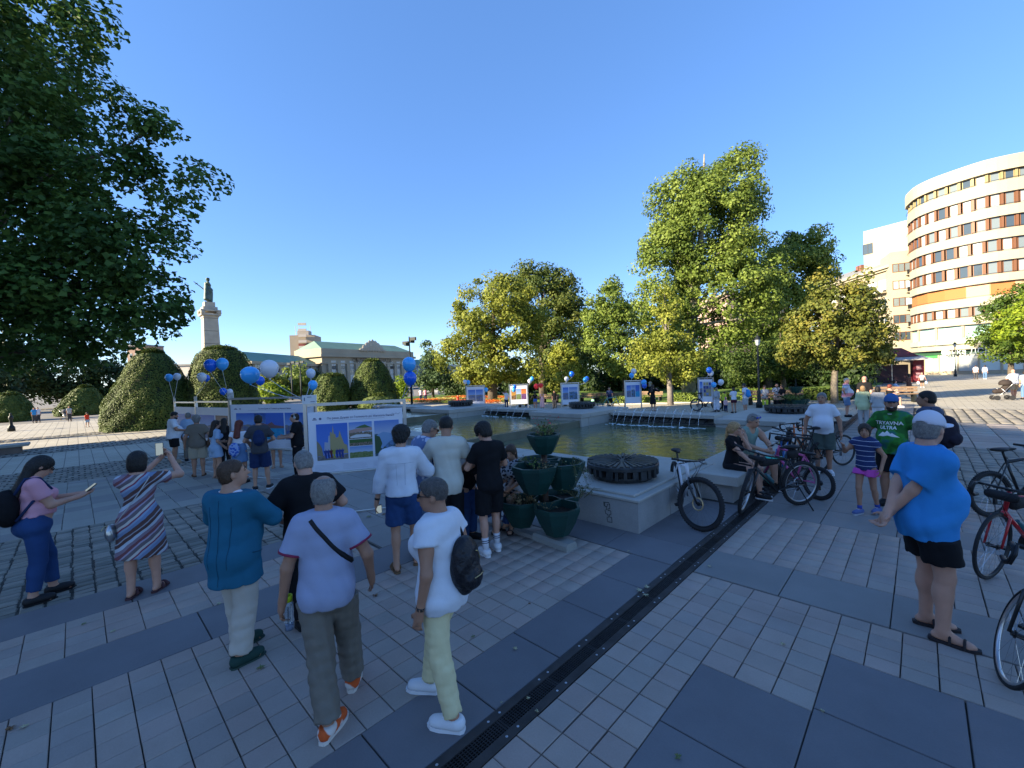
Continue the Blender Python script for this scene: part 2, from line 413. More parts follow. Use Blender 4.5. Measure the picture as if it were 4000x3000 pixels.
    for c in cl:
        kind, m = c[0], c[1]; a = c[2] if len(c) > 2 else {}
        if kind == 'shirt':
            ease = a.get('ease', .016); hem = a.get('hem', -.10); sl = a.get('sl', .62); nk = a.get('neck', .528)
            ps = off(tors, ease*.8+(.021 if hem < 0 else 0))
            if hem < .02:
                ps += [RC(T(0, .0+.02*belly, .12), T(0, -.006+.012*belly, hem-.08), .140*tg+.016*belly+.015*hips+ease*.6, (.154+.014*hips)*tg+ease*.9+a.get('flare', .004), sy=.80+.12*belly, k=.04)]
            for k in (1, -1):
                j = J[k]; d = j['el']-S[k]; L = np.linalg.norm(d); dn = d/L
                if sl <= 0: continue
                if sl <= 1:
                    e = S[k]+d*sl
                    ps += [RC(S[k]-dn*.01, e+dn*.08, .054*ga+ease*.7, (.05*ga+ease*(1.0+a.get('loose', .5))), k=.03, clip=[(e, dn)])]
                else:
                    d2 = j['wr']-j['el']; e = j['el']+d2*(sl-1); dn2 = d2/np.linalg.norm(d2)
                    ps += [RC(S[k], j['el'], .054*ga+ease, .046*ga+ease, k=.03), RC(j['el'], e+dn2*.06, .046*ga+ease, .033*ga+ease*.9, k=.02, clip=[(e, dn2)])]
            cps = [(T(0, 0, hem), -up)]
            if nk: cps.append((T(0, 0, nk+.01), up))
            if a.get('vneck'): ps = ps+[EL(T(0, .14, .52), V3(.05, .12, a['vneck']), R, cut=True)]
            if sl == 0 and a.get('tank'):
                for k in (1, -1): ps = ps+[EL(T(k*(sw+.045), 0, .44), V3(.085, .2, .13), R, cut=True)]
                ps = ps+[EL(T(0, .14, .53), V3(.075, .16, .12), R, cut=True)]
            if nk: ps += [dict(RC(nb+R@V3(0, -.01, -.05), Hd(0, -.028, -.05), .062, .062), cut=True)] if a.get('open') else []
            V, Q = surface(ps, cres, fo(a.get('fold', .004)*1.15, a.get('fr', 24)), cps)
            o = mesh_obj(a.get('name', 'shirt'), V, Q, m, root, True)
            if a.get('collar'):
                cp = [dict(RC(nb+R@V3(0, -.012, -.035), nb+R@V3(0, .0, .035), .076, .066, sy=.95), k=.01, clip=[(nb+R@V3(0, 0, .03), up)])]
                V, Q = surface(cp+[dict(RC(nb+R@V3(0, .06, -.03), nb+R@V3(0, .10, .05), .03, .035), cut=True)], cres*.8); mesh_obj('collar', V, Q, a.get('cm', m), o, True)
            if a.get('trim') and sl <= 1:
                for k in (1, -1):
                    j = J[k]; d = j['el']-S[k]; dn = d/np.linalg.norm(d); e = S[k]+d*sl
                    mb = MB(); mb.bar(e-dn*.014, e+dn*.001, .058*ga+ease*1.35, 20); mb.build('cuff', a['trim'], o, True)
            person.last_shirt = o
        elif kind in ('shorts', 'trousers'):
            ease = a.get('ease', .014); ln = a.get('len', .85 if kind == 'shorts' else 1.93); wa = a.get('waist', .10)
            hs = [q[2].get('hem', -.10) if len(q) > 2 else -.10 for q in cl if q[0] == 'shirt']
            if hs: wa = min(wa, min(hs)+.025)
            ps = [dict(tors[0], o=ease), dict(tors[1], o=ease), dict(tors[2], o=ease*.7)]+([dict(tors[hp_i], o=ease)] if hips else [])
            for k in (1, -1):
                j = J[k]; fl = a.get('flare', .012)
                A = hipj[k]+V3(0, 0, -.03); d = j['kn']-A; dn = d/np.linalg.norm(d)
                if ln <= 1:
                    e = A+d*ln; ps += [RC(A, e+dn*.07, .092*gl+ease, .066*gl+ease+fl*1.6, k=.014, clip=[(e, dn)])]
                else:
                    d2 = j['an']-j['kn']; dn2 = d2/np.linalg.norm(d2); e = j['kn']+d2*(ln-1)
                    ps += [RC(A, j['kn'], .090*gl+ease, .060*gl+ease, k=.03), RC(j['kn'], e+dn2*.07, .060*gl+ease, .042*gl+ease+fl, k=.025, clip=[(e, dn2)]),
                           EL(j['kn']+d2*.3-j['fd']*.014, V3(.052*gl, .054*gl, .10), None, k=.03, o=ease*.6)]
            V, Q = surface(ps, cres, fo(a.get('fold', .005), a.get('fr', 30)), [(T(0, 0, wa), up)])
            mesh_obj(a.get('name', kind), V, Q, m, root, True)
        elif kind == 'skirt':
            L = a.get('len', .5); r2 = a.get('r', .24); wa = a.get('waist', .2)
            bot = pel+V3(a.get('dx', 0), a.get('dy', 0), -L)
            ps = off([tors[0], tors[1], tors[2]], .014)+[RC(pel+V3(0, 0, .0), bot, .152*tg+.02*hips+.01, r2, sy=.8, k=.05)]
            V, Q = surface(ps, cres, fo(a.get('fold', .006), 34), [(bot, V3(0, 0, -1)), (T(0, 0, wa), up)])
            mesh_obj('skirt', V, Q, m, root, True)
        elif kind == 'dress':
            L = a.get('len', .48); r2 = a.get('r', .25); sl = a.get('sl', .5); ease = .012
            bot = pel+V3(a.get('dx', 0), a.get('dy', 0), -L)
            ps = off(tors, ease)+[RC(T(0, 0, -.02), bot, .158*tg+.012+.02*hips, r2, sy=.82, k=.05)]
            for k in (1, -1):
                j = J[k]; d = j['el']-S[k]; dn = d/np.linalg.norm(d)
                if sl > 0: e = S[k]+d*min(sl, 1); ps += [RC(S[k], e+dn*.08, .056*ga+ease, .055*ga+ease, k=.03, clip=[(e, dn)])]
                if sl > 1: d2 = j['wr']-j['el']; ps += [RC(j['el'], j['el']+d2*(sl-1), .045*ga+ease, .035*ga+ease, k=.02)]
            V, Q = surface(ps, cres, fo(.005, 30), [(bot, V3(0, 0, -1)), (T(0, 0, a.get('neck', .515)), up)])
            mesh_obj('dress', V, Q, m, root, True)
    # shoes
    sk = shoes or ('shoe', mat('shoe_black', (.012, .012, .014), .6))
    for k in (1, -1):
        j = J[k]; fd = j['fd']; gz = j['an'][2]-.085
        base = V3(j['an'][0], j['an'][1], gz)
        yaw = math.atan2(fd[1], fd[0])-math.pi/2; MM = Matrix.Translation(Vector(base))@Matrix.Rotation(yaw, 4, 'Z')
        sole = [(-.036, -.055), (-.04, .02), (-.048, .10), (-.04, .165), (-.01, .20), (.025, .195), (.045, .15), (.047, .08), (.038, 0), (.036, -.055), (.02, -.078), (-.02, -.078)]
        if k > 0: sole = [(-x, y) for x, y in sole][::-1]
        if sk[0] in ('shoe', 'sneaker'):
            th = .028 if sk[0] == 'sneaker' else .016
            pr = [RC(base+V3(0, 0, .052)-fd*.035, base+V3(0, 0, .042)+fd*.15, .047, .040, k=.02), RC(j['an']+V3(0, 0, -.02)-fd*.012, base+V3(0, 0, .045)+fd*.12, .052, .036, k=.03)]
            V, Q = surface(pr, max(.010, min(res, .02)), None, [(base+V3(0, 0, th-.006), V3(0, 0, -1)), (j['an']+V3(0, 0, .012), V3(0, 0, 1))])
            o = mesh_obj('shoe', V, Q, sk[1], root, True)
            mb = MB(); mb.prism(sole, .001, th, M=MM); mb.build('sole', sk[2] if len(sk) > 2 else sk[1], o)
            if len(sk) > 3:
                mb = MB(); p = MM@Vector((0, .075, .085)); 
                for q in range(4): mb.box(-.022, .05+.022*q, .098-.009*q, .022, .058+.022*q, .104-.009*q, M=MM)
                mb.build('laces', sk[3], o)
        else:   # sandal
            mb = MB(); mb.prism(sole, .001, .022, M=MM); o = mb.build('sandal', sk[1], root)
            mb = MB()
            for yy, zz, rr in ((.115, .022, .047), (.04, .04, .043)):
                pts = [MM@Vector((rr*math.cos(t), yy, .015+(zz+.025)*math.sin(t))) for t in np.linspace(0, math.pi, 9)]
                mb.tube(pts, .009 if sk[0] == 'sandal' else .02, 6)
            mb.build('strap', sk[1], o)
        if len(sk) > 4 and sk[4]:
            mb = MB(); mb.bar(j['an']+V3(0, 0, -.0), j['an']+(j['kn']-j['an'])*sk[5] if len(sk) > 5 else j['an']+(j['kn']-j['an'])*.3, .041*gl, 14, .047*gl); so = mb.build('sock', sk[4], root, True)
            if len(sk) > 6:
                mb = MB()
                for f_ in (.2, .26): q = j['an']+(j['kn']-j['an'])*f_; mb.bar(q, q+(j['kn']-j['an'])*.025, .047*gl, 14)
                mb.build('sock_band', sk[6], so, True)
    # hair
    hm = hairm(hc); hr = min(res*.8, .02) if res < .02 else res
    def hsurf(ps, name='hair', clips=(), amp=.0012, fr=80, m=None):
        V, Q = surface(ps, hr, (amp, fr, ph) if res < .02 else None, clips)
        if not len(Q): return
        o = mesh_obj(name, V, Q, m or hm, root, True)
        if res < .0165:
            n_ = 800 if name == 'hair' else 260; q = V[RN.randint(0, len(V), n_)]; c0 = Hd(0, -.01, .01); N = q-c0; N /= np.linalg.norm(N, axis=1)[:, None]; q = q+N*.0008
            dn = np.tile([0, 0, -1.], (n_, 1))+RN.normal(0, .45, (n_, 3))+(Rh@V3(0, -.3, 0)); dn -= N*(dn*N).sum(1)[:, None]*.85; dn /= np.linalg.norm(dn, axis=1)[:, None]; sd_ = np.cross(dn, N); L_ = (.022 if hair in ('short', 'fade', 'balding') else .035 if hair == 'curly' else .05)*RN.uniform(.6, 1.3, n_)[:, None]
            if hair == 'curly': q = q+N*.004
            VV = np.stack([q-sd_*.0012, q+sd_*.0012, q+dn*L_+N*.004], 1).reshape(-1, 3); st_ = mesh_obj('strands', VV, np.arange(n_*3).reshape(n_, 3), hairm2(hc if name == 'hair' else (beard or hc)), o); st_['kind'] = 'stuff'
        return o
    cran = lambda o: EL(Hd(0, -.016, .028), V3(.077, .097, .088)*hh, Rh, o=o, k=.015)
    fcut = (Hd(0, .062, .045), Rh@V3(0, .80, -.60))
    if hair in ('short', 'balding', 'fade'):
        o_ = .006
        ps = [cran(o_), EL(Hd(0, -.045, -.02), V3(.068, .062, .075)*hh, Rh, o=.008, k=.02)]
        if hair == 'balding': ps += [EL(Hd(0, .01, .118), V3(.062, .092, .062)*hh, Rh, cut=True)]
        if hair == 'fade': ps = [EL(Hd(0, -.005, .052), V3(.077, .098, .075)*hh, Rh, o=.009, k=.02), cran(.003)]
        cl_ = [fcut, (Hd(0, 0, -.065), Rh@V3(0, .15, -1))]
        hsurf(ps+[EL(Hd(k*.085, .0, -.03), V3(.03, .035, .045)*hh, Rh, cut=True) for k in (1, -1)], clips=cl_)
    elif hair == 'curly':
        ps = [EL(Hd(0, -.012, .055), V3(.088, .10, .082)*hh, Rh, o=.018, k=.03), EL(Hd(0, -.05, -.01), V3(.07, .062, .075)*hh, Rh, o=.01, k=.02)]
        hsurf(ps+[EL(Hd(0, .1, -.03), V3(.06, .06, .075)*hh, Rh, cut=True)]+[EL(Hd(k*.085, .02, -.03), V3(.03, .04, .05)*hh, Rh, cut=True) for k in (1, -1)], clips=[(Hd(0, 0, -.07), Rh@V3(0, .15, -1)), (Hd(0, .07, .03), Rh@V3(0, .9, -.45))], amp=.010, fr=95)
    elif hair in ('long', 'bob', 'pony', 'bun'):
        ps = [cran(.014), EL(Hd(0, -.05, -.025), V3(.07, .062, .08)*hh, Rh, o=.012, k=.02)]
        if hair == 'bob': ps += [EL(Hd(0, -.04, -.055), V3(.088, .07, .09)*hh, Rh, o=.008, k=.03)]
        if hair == 'long':
            e = T(0, -.125*(.6+.4*g), bt or .33)
            ps += [RC(Hd(-.03, -.06, -.03), e+R@V3(-.05, 0, 0), .05, .035, k=.03), RC(Hd(.03, -.06, -.03), e+R@V3(.05, 0, 0), .05, .035, k=.03), RC(Hd(0, -.07, -.02), e, .055, .05, k=.03)]
        if hair == 'pony': ps += [EL(Hd(0, -.115, .015), V3(.03, .03, .03), None, k=.02), RC(Hd(0, -.13, .0), T(0, -.135, .33), .033, .018, k=.015)]
        if hair == 'bun': ps += [EL(Hd(0, -.10, .06), V3(.04, .04, .04), None, k=.015)]
        cuts = [EL(Hd(0, .105, -.04), V3(.072, .075, .095)*hh, Rh, cut=True)]
        hsurf(ps+cuts, clips=[] if hair != 'bob' else [(Hd(0, 0, -.125), Rh@V3(0, 0, -1))])
    if cap:
        mcap, ang = cap
        ps = [EL(Hd(0, -.012, .04), V3(.080, .100, .098)*hh, Rh, o=.010, k=.01)]
        if len(ps) and ang == 'back':
            ps += [EL(Hd(0, -.13, .028), V3(.045, .05, .032)*hh, Rh, cut=True)]
        V, Q = surface(ps, hr, None, [(Hd(0, 0, .025), Rh@V3(0, -.12, -1))]); o = mesh_obj('cap', V, Q, mcap, root, True)
        V, Q = surface([EL(Hd(0, .125, .030), V3(.072, .095, .013)*hh, Rh@rx(.18), k=.01)], hr, None, [(Hd(0, .07, 0), Rh@V3(0, -1, 0))]); mesh_obj('brim', V, Q, mcap, o, True)
    if beard:
        hsurf([EL(Hd(0, .03, -.062), V3(.062, .073, .062)*hh, Rh, o=.004, k=.02), EL(Hd(0, .07, -.10), V3(.03, .03, .025)*hh, Rh, o=.003, k=.02), EL(Hd(0, .104, -.05), V3(.026, .02, .006), Rh, cut=True)],
              'beard', [(Hd(0, 0, -.038), Rh@V3(0, .25, 1)), (Hd(0, -.005, 0), Rh@V3(0, -1, .2))], m=hairm(beard))
    if face_on:
        Mh = Matrix(Rh.tolist()).to_4x4(); Mh.translation = Vector(hc_)
        for k in (1, -1):
            mb = MB(); mb.ball((k*.030*hh, .0835*hh, .008*hh), (.013*hh, .007*hh, .0065*hh), 8)
            V = [tuple(Mh@Vector(v)) for v in mb.V]; e = mesh_obj('eye', V, mb.F, mat('eye_dark', (.03, .02, .015), .25), root, True)
            mb = MB(); mb.tube([Mh@Vector((k*x*hh, y*hh, zz*hh)) for x, y, zz in ((.013, .0955, .026), (.03, .093, .031), (.047, .080, .026))], .0038*hh, 6); mb.build('eyebrow', hairm(hc if hc not in ('white',) else 'grey'), root, True)
        mb = MB(); mb.ball((0, .1005*hh, -.0625*hh), (.022*hh, .008*hh, .0055*hh), 8); mesh_obj('mouth', [tuple(Mh@Vector(v)) for v in mb.V], mb.F, mat('lips', (.30, .085, .075), .45), root, True)
        if face_on == 'smile':
            mb = MB(); mb.ball((0, .1045*hh, -.0615*hh), (.017*hh, .006*hh, .0045*hh), 8); mesh_obj('teeth', [tuple(Mh@Vector(v)) for v in mb.V], mb.F, mat('teeth', (.7, .68, .62), .3), root, True)
    if glasses:
        Mh = Matrix(Rh.tolist()).to_4x4(); Mh.translation = Vector(hc_); up_ = 0.0 if glasses[1] == 'on' else .085
        gy = 0 if not up_ else -.022
        mb = MB()
        for k in (1, -1):
            mb.ball((k*.032, .102+gy, .008+up_), (.026, .006, .019), 12)
        lens = mesh_obj('sunglasses', [tuple(Mh@(Vector(v)*hh)) for v in mb.V], mb.F, glasses[0], root, True)
        mb = MB()
        for k in (1, -1): mb.bar(Mh@(Vector((k*.057, .098+gy, .012+up_))*hh), Mh@(Vector((k*.084, -.01, .008+up_))*hh), .0035, 6)
        mb.bar(Mh@(Vector((-.01, .103+gy, .014+up_))*hh), Mh@(Vector((.01, .103+gy, .014+up_))*hh), .003, 6)
        mb.build('temple_frame', mat('specs_frame', (.02, .015, .015), .3), lens, True)
    if watch:
        j = J[watch]; d = j['wr']-j['el']; d /= np.linalg.norm(d); mb = MB(); mb.bar(j['wr']-d*.035, j['wr']-d*.012, .032, 14); mb.build('wristband', mat('watch', (.015, .015, .015), .4), root, True)
    ctx = dict(shirt=person.last_shirt, root=root, J=J, T=T, Hd=Hd, S=S, R=R, Rh=Rh, pel=pel, ga=ga, gl=gl, tg=tg, s=s, P0=P0, rot=rot, sw=sw, res=res)
    if extra: extra(ctx)
    return ctx
def seam(o, paths, m, r=.0028, name='seam', off=.001):
    """stitched line laid on a garment: paths of (point, direction) cast onto its surface"""
    from mathutils.bvhtree import BVHTree
    bv = BVHTree.FromPolygons([v.co[:] for v in o.data.vertices], [p.vertices[:] for p in o.data.polygons]); mb = MB()
    for path in paths:
        pts = []
        for p, d in path:
            h_ = bv.ray_cast(Vector(p), Vector(d))
            if h_[0] is not None: pts.append(h_[0]-Vector(d).normalized()*off)
        if len(pts) > 2: mb.tube(pts, r, 5)
    if mb.V: mb.build(name, m, o, True)
def back_path(c, a, b, n=14, dy=-.8, side=-1):
    A, B = np.array(a, float), np.array(b, float); return [(c['T'](*(A+(B-A)*t+V3(0, side*.8, 0))), c['R']@V3(0, -side, 0)) for t in np.linspace(0, 1, n)]
def world_pt(c, p):                          # a figure-local point in the world
    q = Vector(p)*c['s']; q.rotate(Matrix.Rotation(c['rot'], 3, 'Z')); return Vector(c['P0'])+q
def strap(c, pts, m, wd=.02, name='strap', r=None, parent=None):
    mb = MB(); mb.tube([Vector(p) for p in pts], r or wd*.5, 6); return mb.build(name, m, parent or c['root'], True)
# ---------------------------------------------------------------- ground, pavement
def brick_mat(name, c1, c2, joint, w_, h_, mort=.02, off=.5, rot=0, rough=.8, bump=.3):
    m = mat(name, c1, rough, var=.0)
    n, b = nodes_of(m); tc = n.nodes.new('ShaderNodeTexCoord'); mp = n.nodes.new('ShaderNodeMapping'); mp.inputs['Rotation'].default_value[2] = rot
    br = n.nodes.new('ShaderNodeTexBrick'); br.offset = off; br.inputs['Scale'].default_value = 1; br.inputs['Brick Width'].default_value = w_; br.inputs['Row Height'].default_value = h_
    br.inputs['Mortar Size'].default_value = mort; br.inputs['Mortar Smooth'].default_value = .1; br.inputs['Color1'].default_value = c1+(1,); br.inputs['Color2'].default_value = c2+(1,); br.inputs['Mortar'].default_value = joint+(1,)
    nz = n.nodes.new('ShaderNodeTexNoise'); nz.inputs['Scale'].default_value = .5; nz.inputs['Detail'].default_value = 8
    mx = n.nodes.new('ShaderNodeMix'); mx.data_type = 'RGBA'; mx.blend_type = 'MULTIPLY'; mx.inputs[0].default_value = .45
    rr = n.nodes.new('ShaderNodeValToRGB'); rr.color_ramp.elements[0].position = .3; rr.color_ramp.elements[1].position = .7; rr.color_ramp.elements[0].color = (.55, .55, .55, 1)
    L = n.links.new
    L(tc.outputs['Object'], mp.inputs[0]); L(mp.outputs[0], br.inputs['Vector']); L(tc.outputs['Object'], nz.inputs['Vector']); L(nz.outputs[0], rr.inputs[0])
    L(br.outputs['Color'], mx.inputs[6]); L(rr.outputs[0], mx.inputs[7]); L(mx.outputs[2], b.inputs['Base Color'])
    bp = n.nodes.new('ShaderNodeBump'); bp.inputs['Strength'].default_value = bump; bp.inputs['Distance'].default_value = .01; bp.invert = True
    L(br.outputs['Fac'], bp.inputs['Height']); L(bp.outputs[0], b.inputs['Normal'])
    return m
def sheet(name, x0, x1, y0, y1, dz, m, kind='structure', parent=None, nx=None):
    xs = sorted(set([x0, x1]+[x for x in np.arange(-24, -4, 1.0) if x0 < x < x1])); V = []; Fc = []
    for y in (y0, y1):
        for x in xs: V.append((x, y, zg(x)+dz))
    k = len(xs)
    for i in range(k-1): Fc.append((i, i+1, k+i+1, k+i))
    o = mesh_obj(name, V, Fc, m, parent)
    if kind and not parent: o['kind'] = kind
    return o
def stone_mat(name, col, sc=6, var=.16, rough=.75, bump=.25, stain=True):
    """stone with fine grain and large worn patches, told apart per object"""
    if name in MATS: return MATS[name]
    m = mat(name, col, rough); n, b = nodes_of(m); L = n.links.new
    tc = n.nodes.new('ShaderNodeTexCoord'); geo = n.nodes.new('ShaderNodeNewGeometry')
    n1 = n.nodes.new('ShaderNodeTexNoise'); n1.inputs['Scale'].default_value = 90; n1.inputs['Detail'].default_value = 4
    n2 = n.nodes.new('ShaderNodeTexNoise'); n2.inputs['Scale'].default_value = 1.7; n2.inputs['Detail'].default_value = 8; n2.inputs['Roughness'].default_value = .65
    oi = n.nodes.new('ShaderNodeObjectInfo')
    L(geo.outputs['Position'], n1.inputs['Vector']); L(geo.outputs['Position'], n2.inputs['Vector'])
    def mth(op, a, b_):
        x = n.nodes.new('ShaderNodeMath'); x.operation = op
        for i, v in enumerate((a, b_)):
            if isinstance(v, (int, float)): x.inputs[i].default_value = v
            else: L(v, x.inputs[i])
        return x.outputs[0]
    f = mth('ADD', mth('MULTIPLY', n1.outputs[0], .5), mth('MULTIPLY', n2.outputs[0], 1.1))      # ~.8
    f = mth('ADD', f, mth('MULTIPLY', oi.outputs['Random'], .22)); f = mth('ADD', mth('MULTIPLY', mth('SUBTRACT', f, .91), var*3.4), 1)
    mx = n.nodes.new('ShaderNodeVectorMath'); mx.operation = 'SCALE'; mx.inputs[0].default_value = col; L(f, mx.inputs['Scale']); L(mx.outputs[0], b.inputs['Base Color'])
    bp = n.nodes.new('ShaderNodeBump'); bp.inputs['Strength'].default_value = bump; bp.inputs['Distance'].default_value = .004; L(n1.outputs[0], bp.inputs['Height']); L(bp.outputs[0], b.inputs['Normal'])
    return m
M_TILE = [stone_mat('paver_rose', (.335, .262, .222)), stone_mat('paver_grey', (.320, .268, .228)), stone_mat('paver_warm', (.340, .270, .225)), stone_mat('paver_ash', (.305, .255, .222))]
M_SLAB = stone_mat('slab_slate', (.150, .142, .146), var=.14, rough=.6); M_SLAB2 = stone_mat('slab_grey', (.215, .200, .185), var=.12, rough=.65)
M_SLABL = stone_mat('slab_pale', (.30, .28, .24), var=.10, rough=.75)
M_JOINT = mat('joint_dirt', (.075, .068, .06), .95, var=.3, vscale=8)
M_COB = [stone_mat('cobble_a', (.21, .19, .155), var=.2), stone_mat('cobble_b', (.16, .15, .125), var=.2), stone_mat('cobble_c', (.25, .22, .18), var=.2)]
m_far = brick_mat('plaza_far', (.45, .41, .33), (.42, .38, .30), (.16, .145, .125), .6, .4, .012, .5)
m_gr = mat('ground_far', (.20, .185, .16), .9, var=.15, vscale=.3)
# ground reaching the horizon
xs = [-1200, -300, -120]+list(np.arange(-60, 4, 3.0))+[30, 120, 400, 1200]; ys = [-400, -60, -20, 0, 20, 40, 80, 200, 1500]
V = [(x, y, zg(x)-.05) for y in ys for x in xs]; k = len(xs)
Fc = [(j*k+i, j*k+i+1, (j+1)*k+i+1, (j+1)*k+i) for j in range(len(ys)-1) for i in range(k-1)]
tag(mesh_obj('ground', V, Fc, m_gr), kind='structure')
pave = sheet('pavement', -24, 60, -14, 30.2, -.022, M_JOINT)
m_bed = mat('cobble_bed', (.05, .047, .04), .95, var=.4, vscale=15, bump=.5)
for b_ in ((-10.4, -6.53, -6, 2.76), (-.27, 7.6, 9.56, 15.52), (-22.25, -17.85, -8, 8.2), (-31.8, -28.4, -9, 9.2), (-40.1, -37.6, -7, 8.2), (-.25, 14.2, 21.38, 27.52)): sheet('cobble_bed', *b_, -.0105, m_bed, None, pave)
# piece makers: top a little smaller than the foot, laid with small gaps
def piece(w_, d_, h=.022, bev=.004):
    a, b = w_/2, d_/2
    V = [(-a, -b, -h), (a, -b, -h), (a, b, -h), (-a, b, -h), (-a, -b, -bev), (a, -b, -bev), (a, b, -bev), (-a, b, -bev), (-a+bev, -b+bev, 0), (a-bev, -b+bev, 0), (a-bev, b-bev, 0), (-a+bev, b-bev, 0)]
    Fc = [(0, 1, 5, 4), (1, 2, 6, 5), (2, 3, 7, 6), (3, 0, 4, 7), (4, 5, 9, 8), (5, 6, 10, 9), (6, 7, 11, 10), (7, 4, 8, 11), (8, 9, 10, 11)]
    return V, Fc
cells = {'tile': [], 'cobble': [], 'slab': []}
def add_cell(kind, x, y, w_, d_, m, dz=0.0, tilt=.0):
    px, py, dd = proj((x, y, zg(x))); 
    vis = dd > .3 and -500 < px < 4500 and py < 3500
    cells[kind].append((dd if vis else 999, x, y, w_, d_, m, dz, tilt))
def tiles(x0, x1, y0, y1, p=.2, q=None, gap=.006, skip=None, kind='tile', mats=None, ox=0, dzj=.0015, tilt=.004):
    q = q or p
    nx = max(1, int(round((x1-x0)/p))); ny = max(1, int(round((y1-y0)/q))); px = (x1-x0)/nx; qy = (y1-y0)/ny
    for i in range(nx):
        for j in range(ny):
            x = x0+(i+.5)*px; y = y0+(j+.5)*qy+(ox*qy if i % 2 else 0)
            if skip and skip(x, y): continue
            X, Y_, D = proj((x, y, 0))
            if D < .25 or not (-260 < X < 4260) or Y_ > 3350: continue
            add_cell(kind, x, y, px-gap*rnd.uniform(.7, 1.6), qy-gap*rnd.uniform(.7, 1.6), rnd.choice(mats or M_TILE), rnd.uniform(-dzj, dzj), tilt) if kind != 'cobble' else add_cell(kind, x+rnd.uniform(-.004, .004), y+rnd.uniform(-.008, .008), px-gap*1.25*rnd.uniform(.5, 1.8), qy-gap*.8*rnd.uniform(.6, 1.8), rnd.choice(M_COB), rnd.uniform(-dzj, dzj), tilt)
DR0, DR1 = -2.05, -1.82
tiles(-4.5, -2.56, -2.0, 4.6)
tiles(-1.82, -1.22, -.4, 4.60)
tiles(-1.22, -.53, 3.18, 4.60); tiles(-.53, 4.2, 3.92, 4.60, .2, .17)
tiles(-1.82, 4.4, 5.33, 7.1)
tiles(-.25, 4.6, 7.8, 9.55)
tiles(-5.95, -5.17, -3.0, 2.7, .195, .26)
SL = [M_SLAB]
def slabs(x0, x1, y0, y1, p, q, m=M_SLAB, skip=None, ox=0): tiles(x0, x1, y0, y1, p, q, .007, skip, 'slab', [m] if not isinstance(m, list) else m, ox, .001, .001)
for k in range(9): slabs(-2.56, -2.055, -1.60+.69*k, -1.60+.69*(k+1), .6, .69)
slabs(-1.22, -.53, -2.4, 3.18, .69, .7); slabs(-.53, 4.4, -2.38, 3.92, .7, .7)
slabs(-1.82, 4.6, 4.62, 5.33, .8, .72, M_SLAB2)
slabs(-1.82, -.25, 7.1, 30, .78, .72, M_SLAB2); slabs(-.25, 5, 7.1, 7.8, .78, .7, M_SLAB2)
slabs(-5.17, -4.5, -3.1, 4.6, .67, 1.3, M_SLAB); slabs(-6.55, -5.95, -3.3, 2.75, .6, 1.2, M_SLAB)
slabs(-6.5, -2.06, 4.62, 5.24, .88, .62, M_SLAB); slabs(-2.79, -2.06, 5.24, 7.3, .73, .9, M_SLAB)
slabs(-10.3, -5.17, 2.75, 4.62, .86, .62, M_SLAB2); slabs(-10.3, -4.3, 4.62, 6.8, .86, .73, M_SLAB2)
tiles(-10.36, -6.55, -4.5, 2.74, .125, .19, .016, None, 'cobble', M_COB, 0, .006, .05)
tiles(-.25, 7.5, 9.6, 15.5, .20, .14, .012, None, 'cobble', M_COB, .5, .006, .05)
tiles(-17.8, -10.36, -7.4, 6.5, .57, .4, .007, None, 'slab', [M_SLABL, M_SLAB2, M_SLABL], 0, .002, .001)
tiles(-.25, 10, 15.5, 21.4, .6, .6, .015, None, 'slab', [M_SLABL, M_SLAB2, M_TILE[1]], 0, .002, .001)
tiles(-22.2, -17.9, -7.5, 8, .30, .27, .04, None, 'cobble', M_COB, .5, .006, .03)
tiles(-31.7, -28.5, -8, 9, .5, .35, .07, None, 'cobble', M_COB, .5, .006, .03)
tiles(-40, -37.7, -6, 8, .6, .4, .09, None, 'cobble', M_COB, .5, .006, .03)
tiles(-.2, 14, 21.4, 27.5, .30, .2, .03, None, 'cobble', M_COB, .5, .006, .03)
sheet('plaza', -60, -22.3, -60, 14, -.028, m_far); sheet('plaza', -28.4, -17.85, -40, 10, -.012, m_far)
sheet('plaza', -60, -2, 20.6, 30.2, -.008, m_far); sheet('plaza', -1, 60, 27.6, 100, -.01, m_far); sheet('plaza', -60, -2.4, 16.6, 20.6, -.012, m_far)
cache = {}
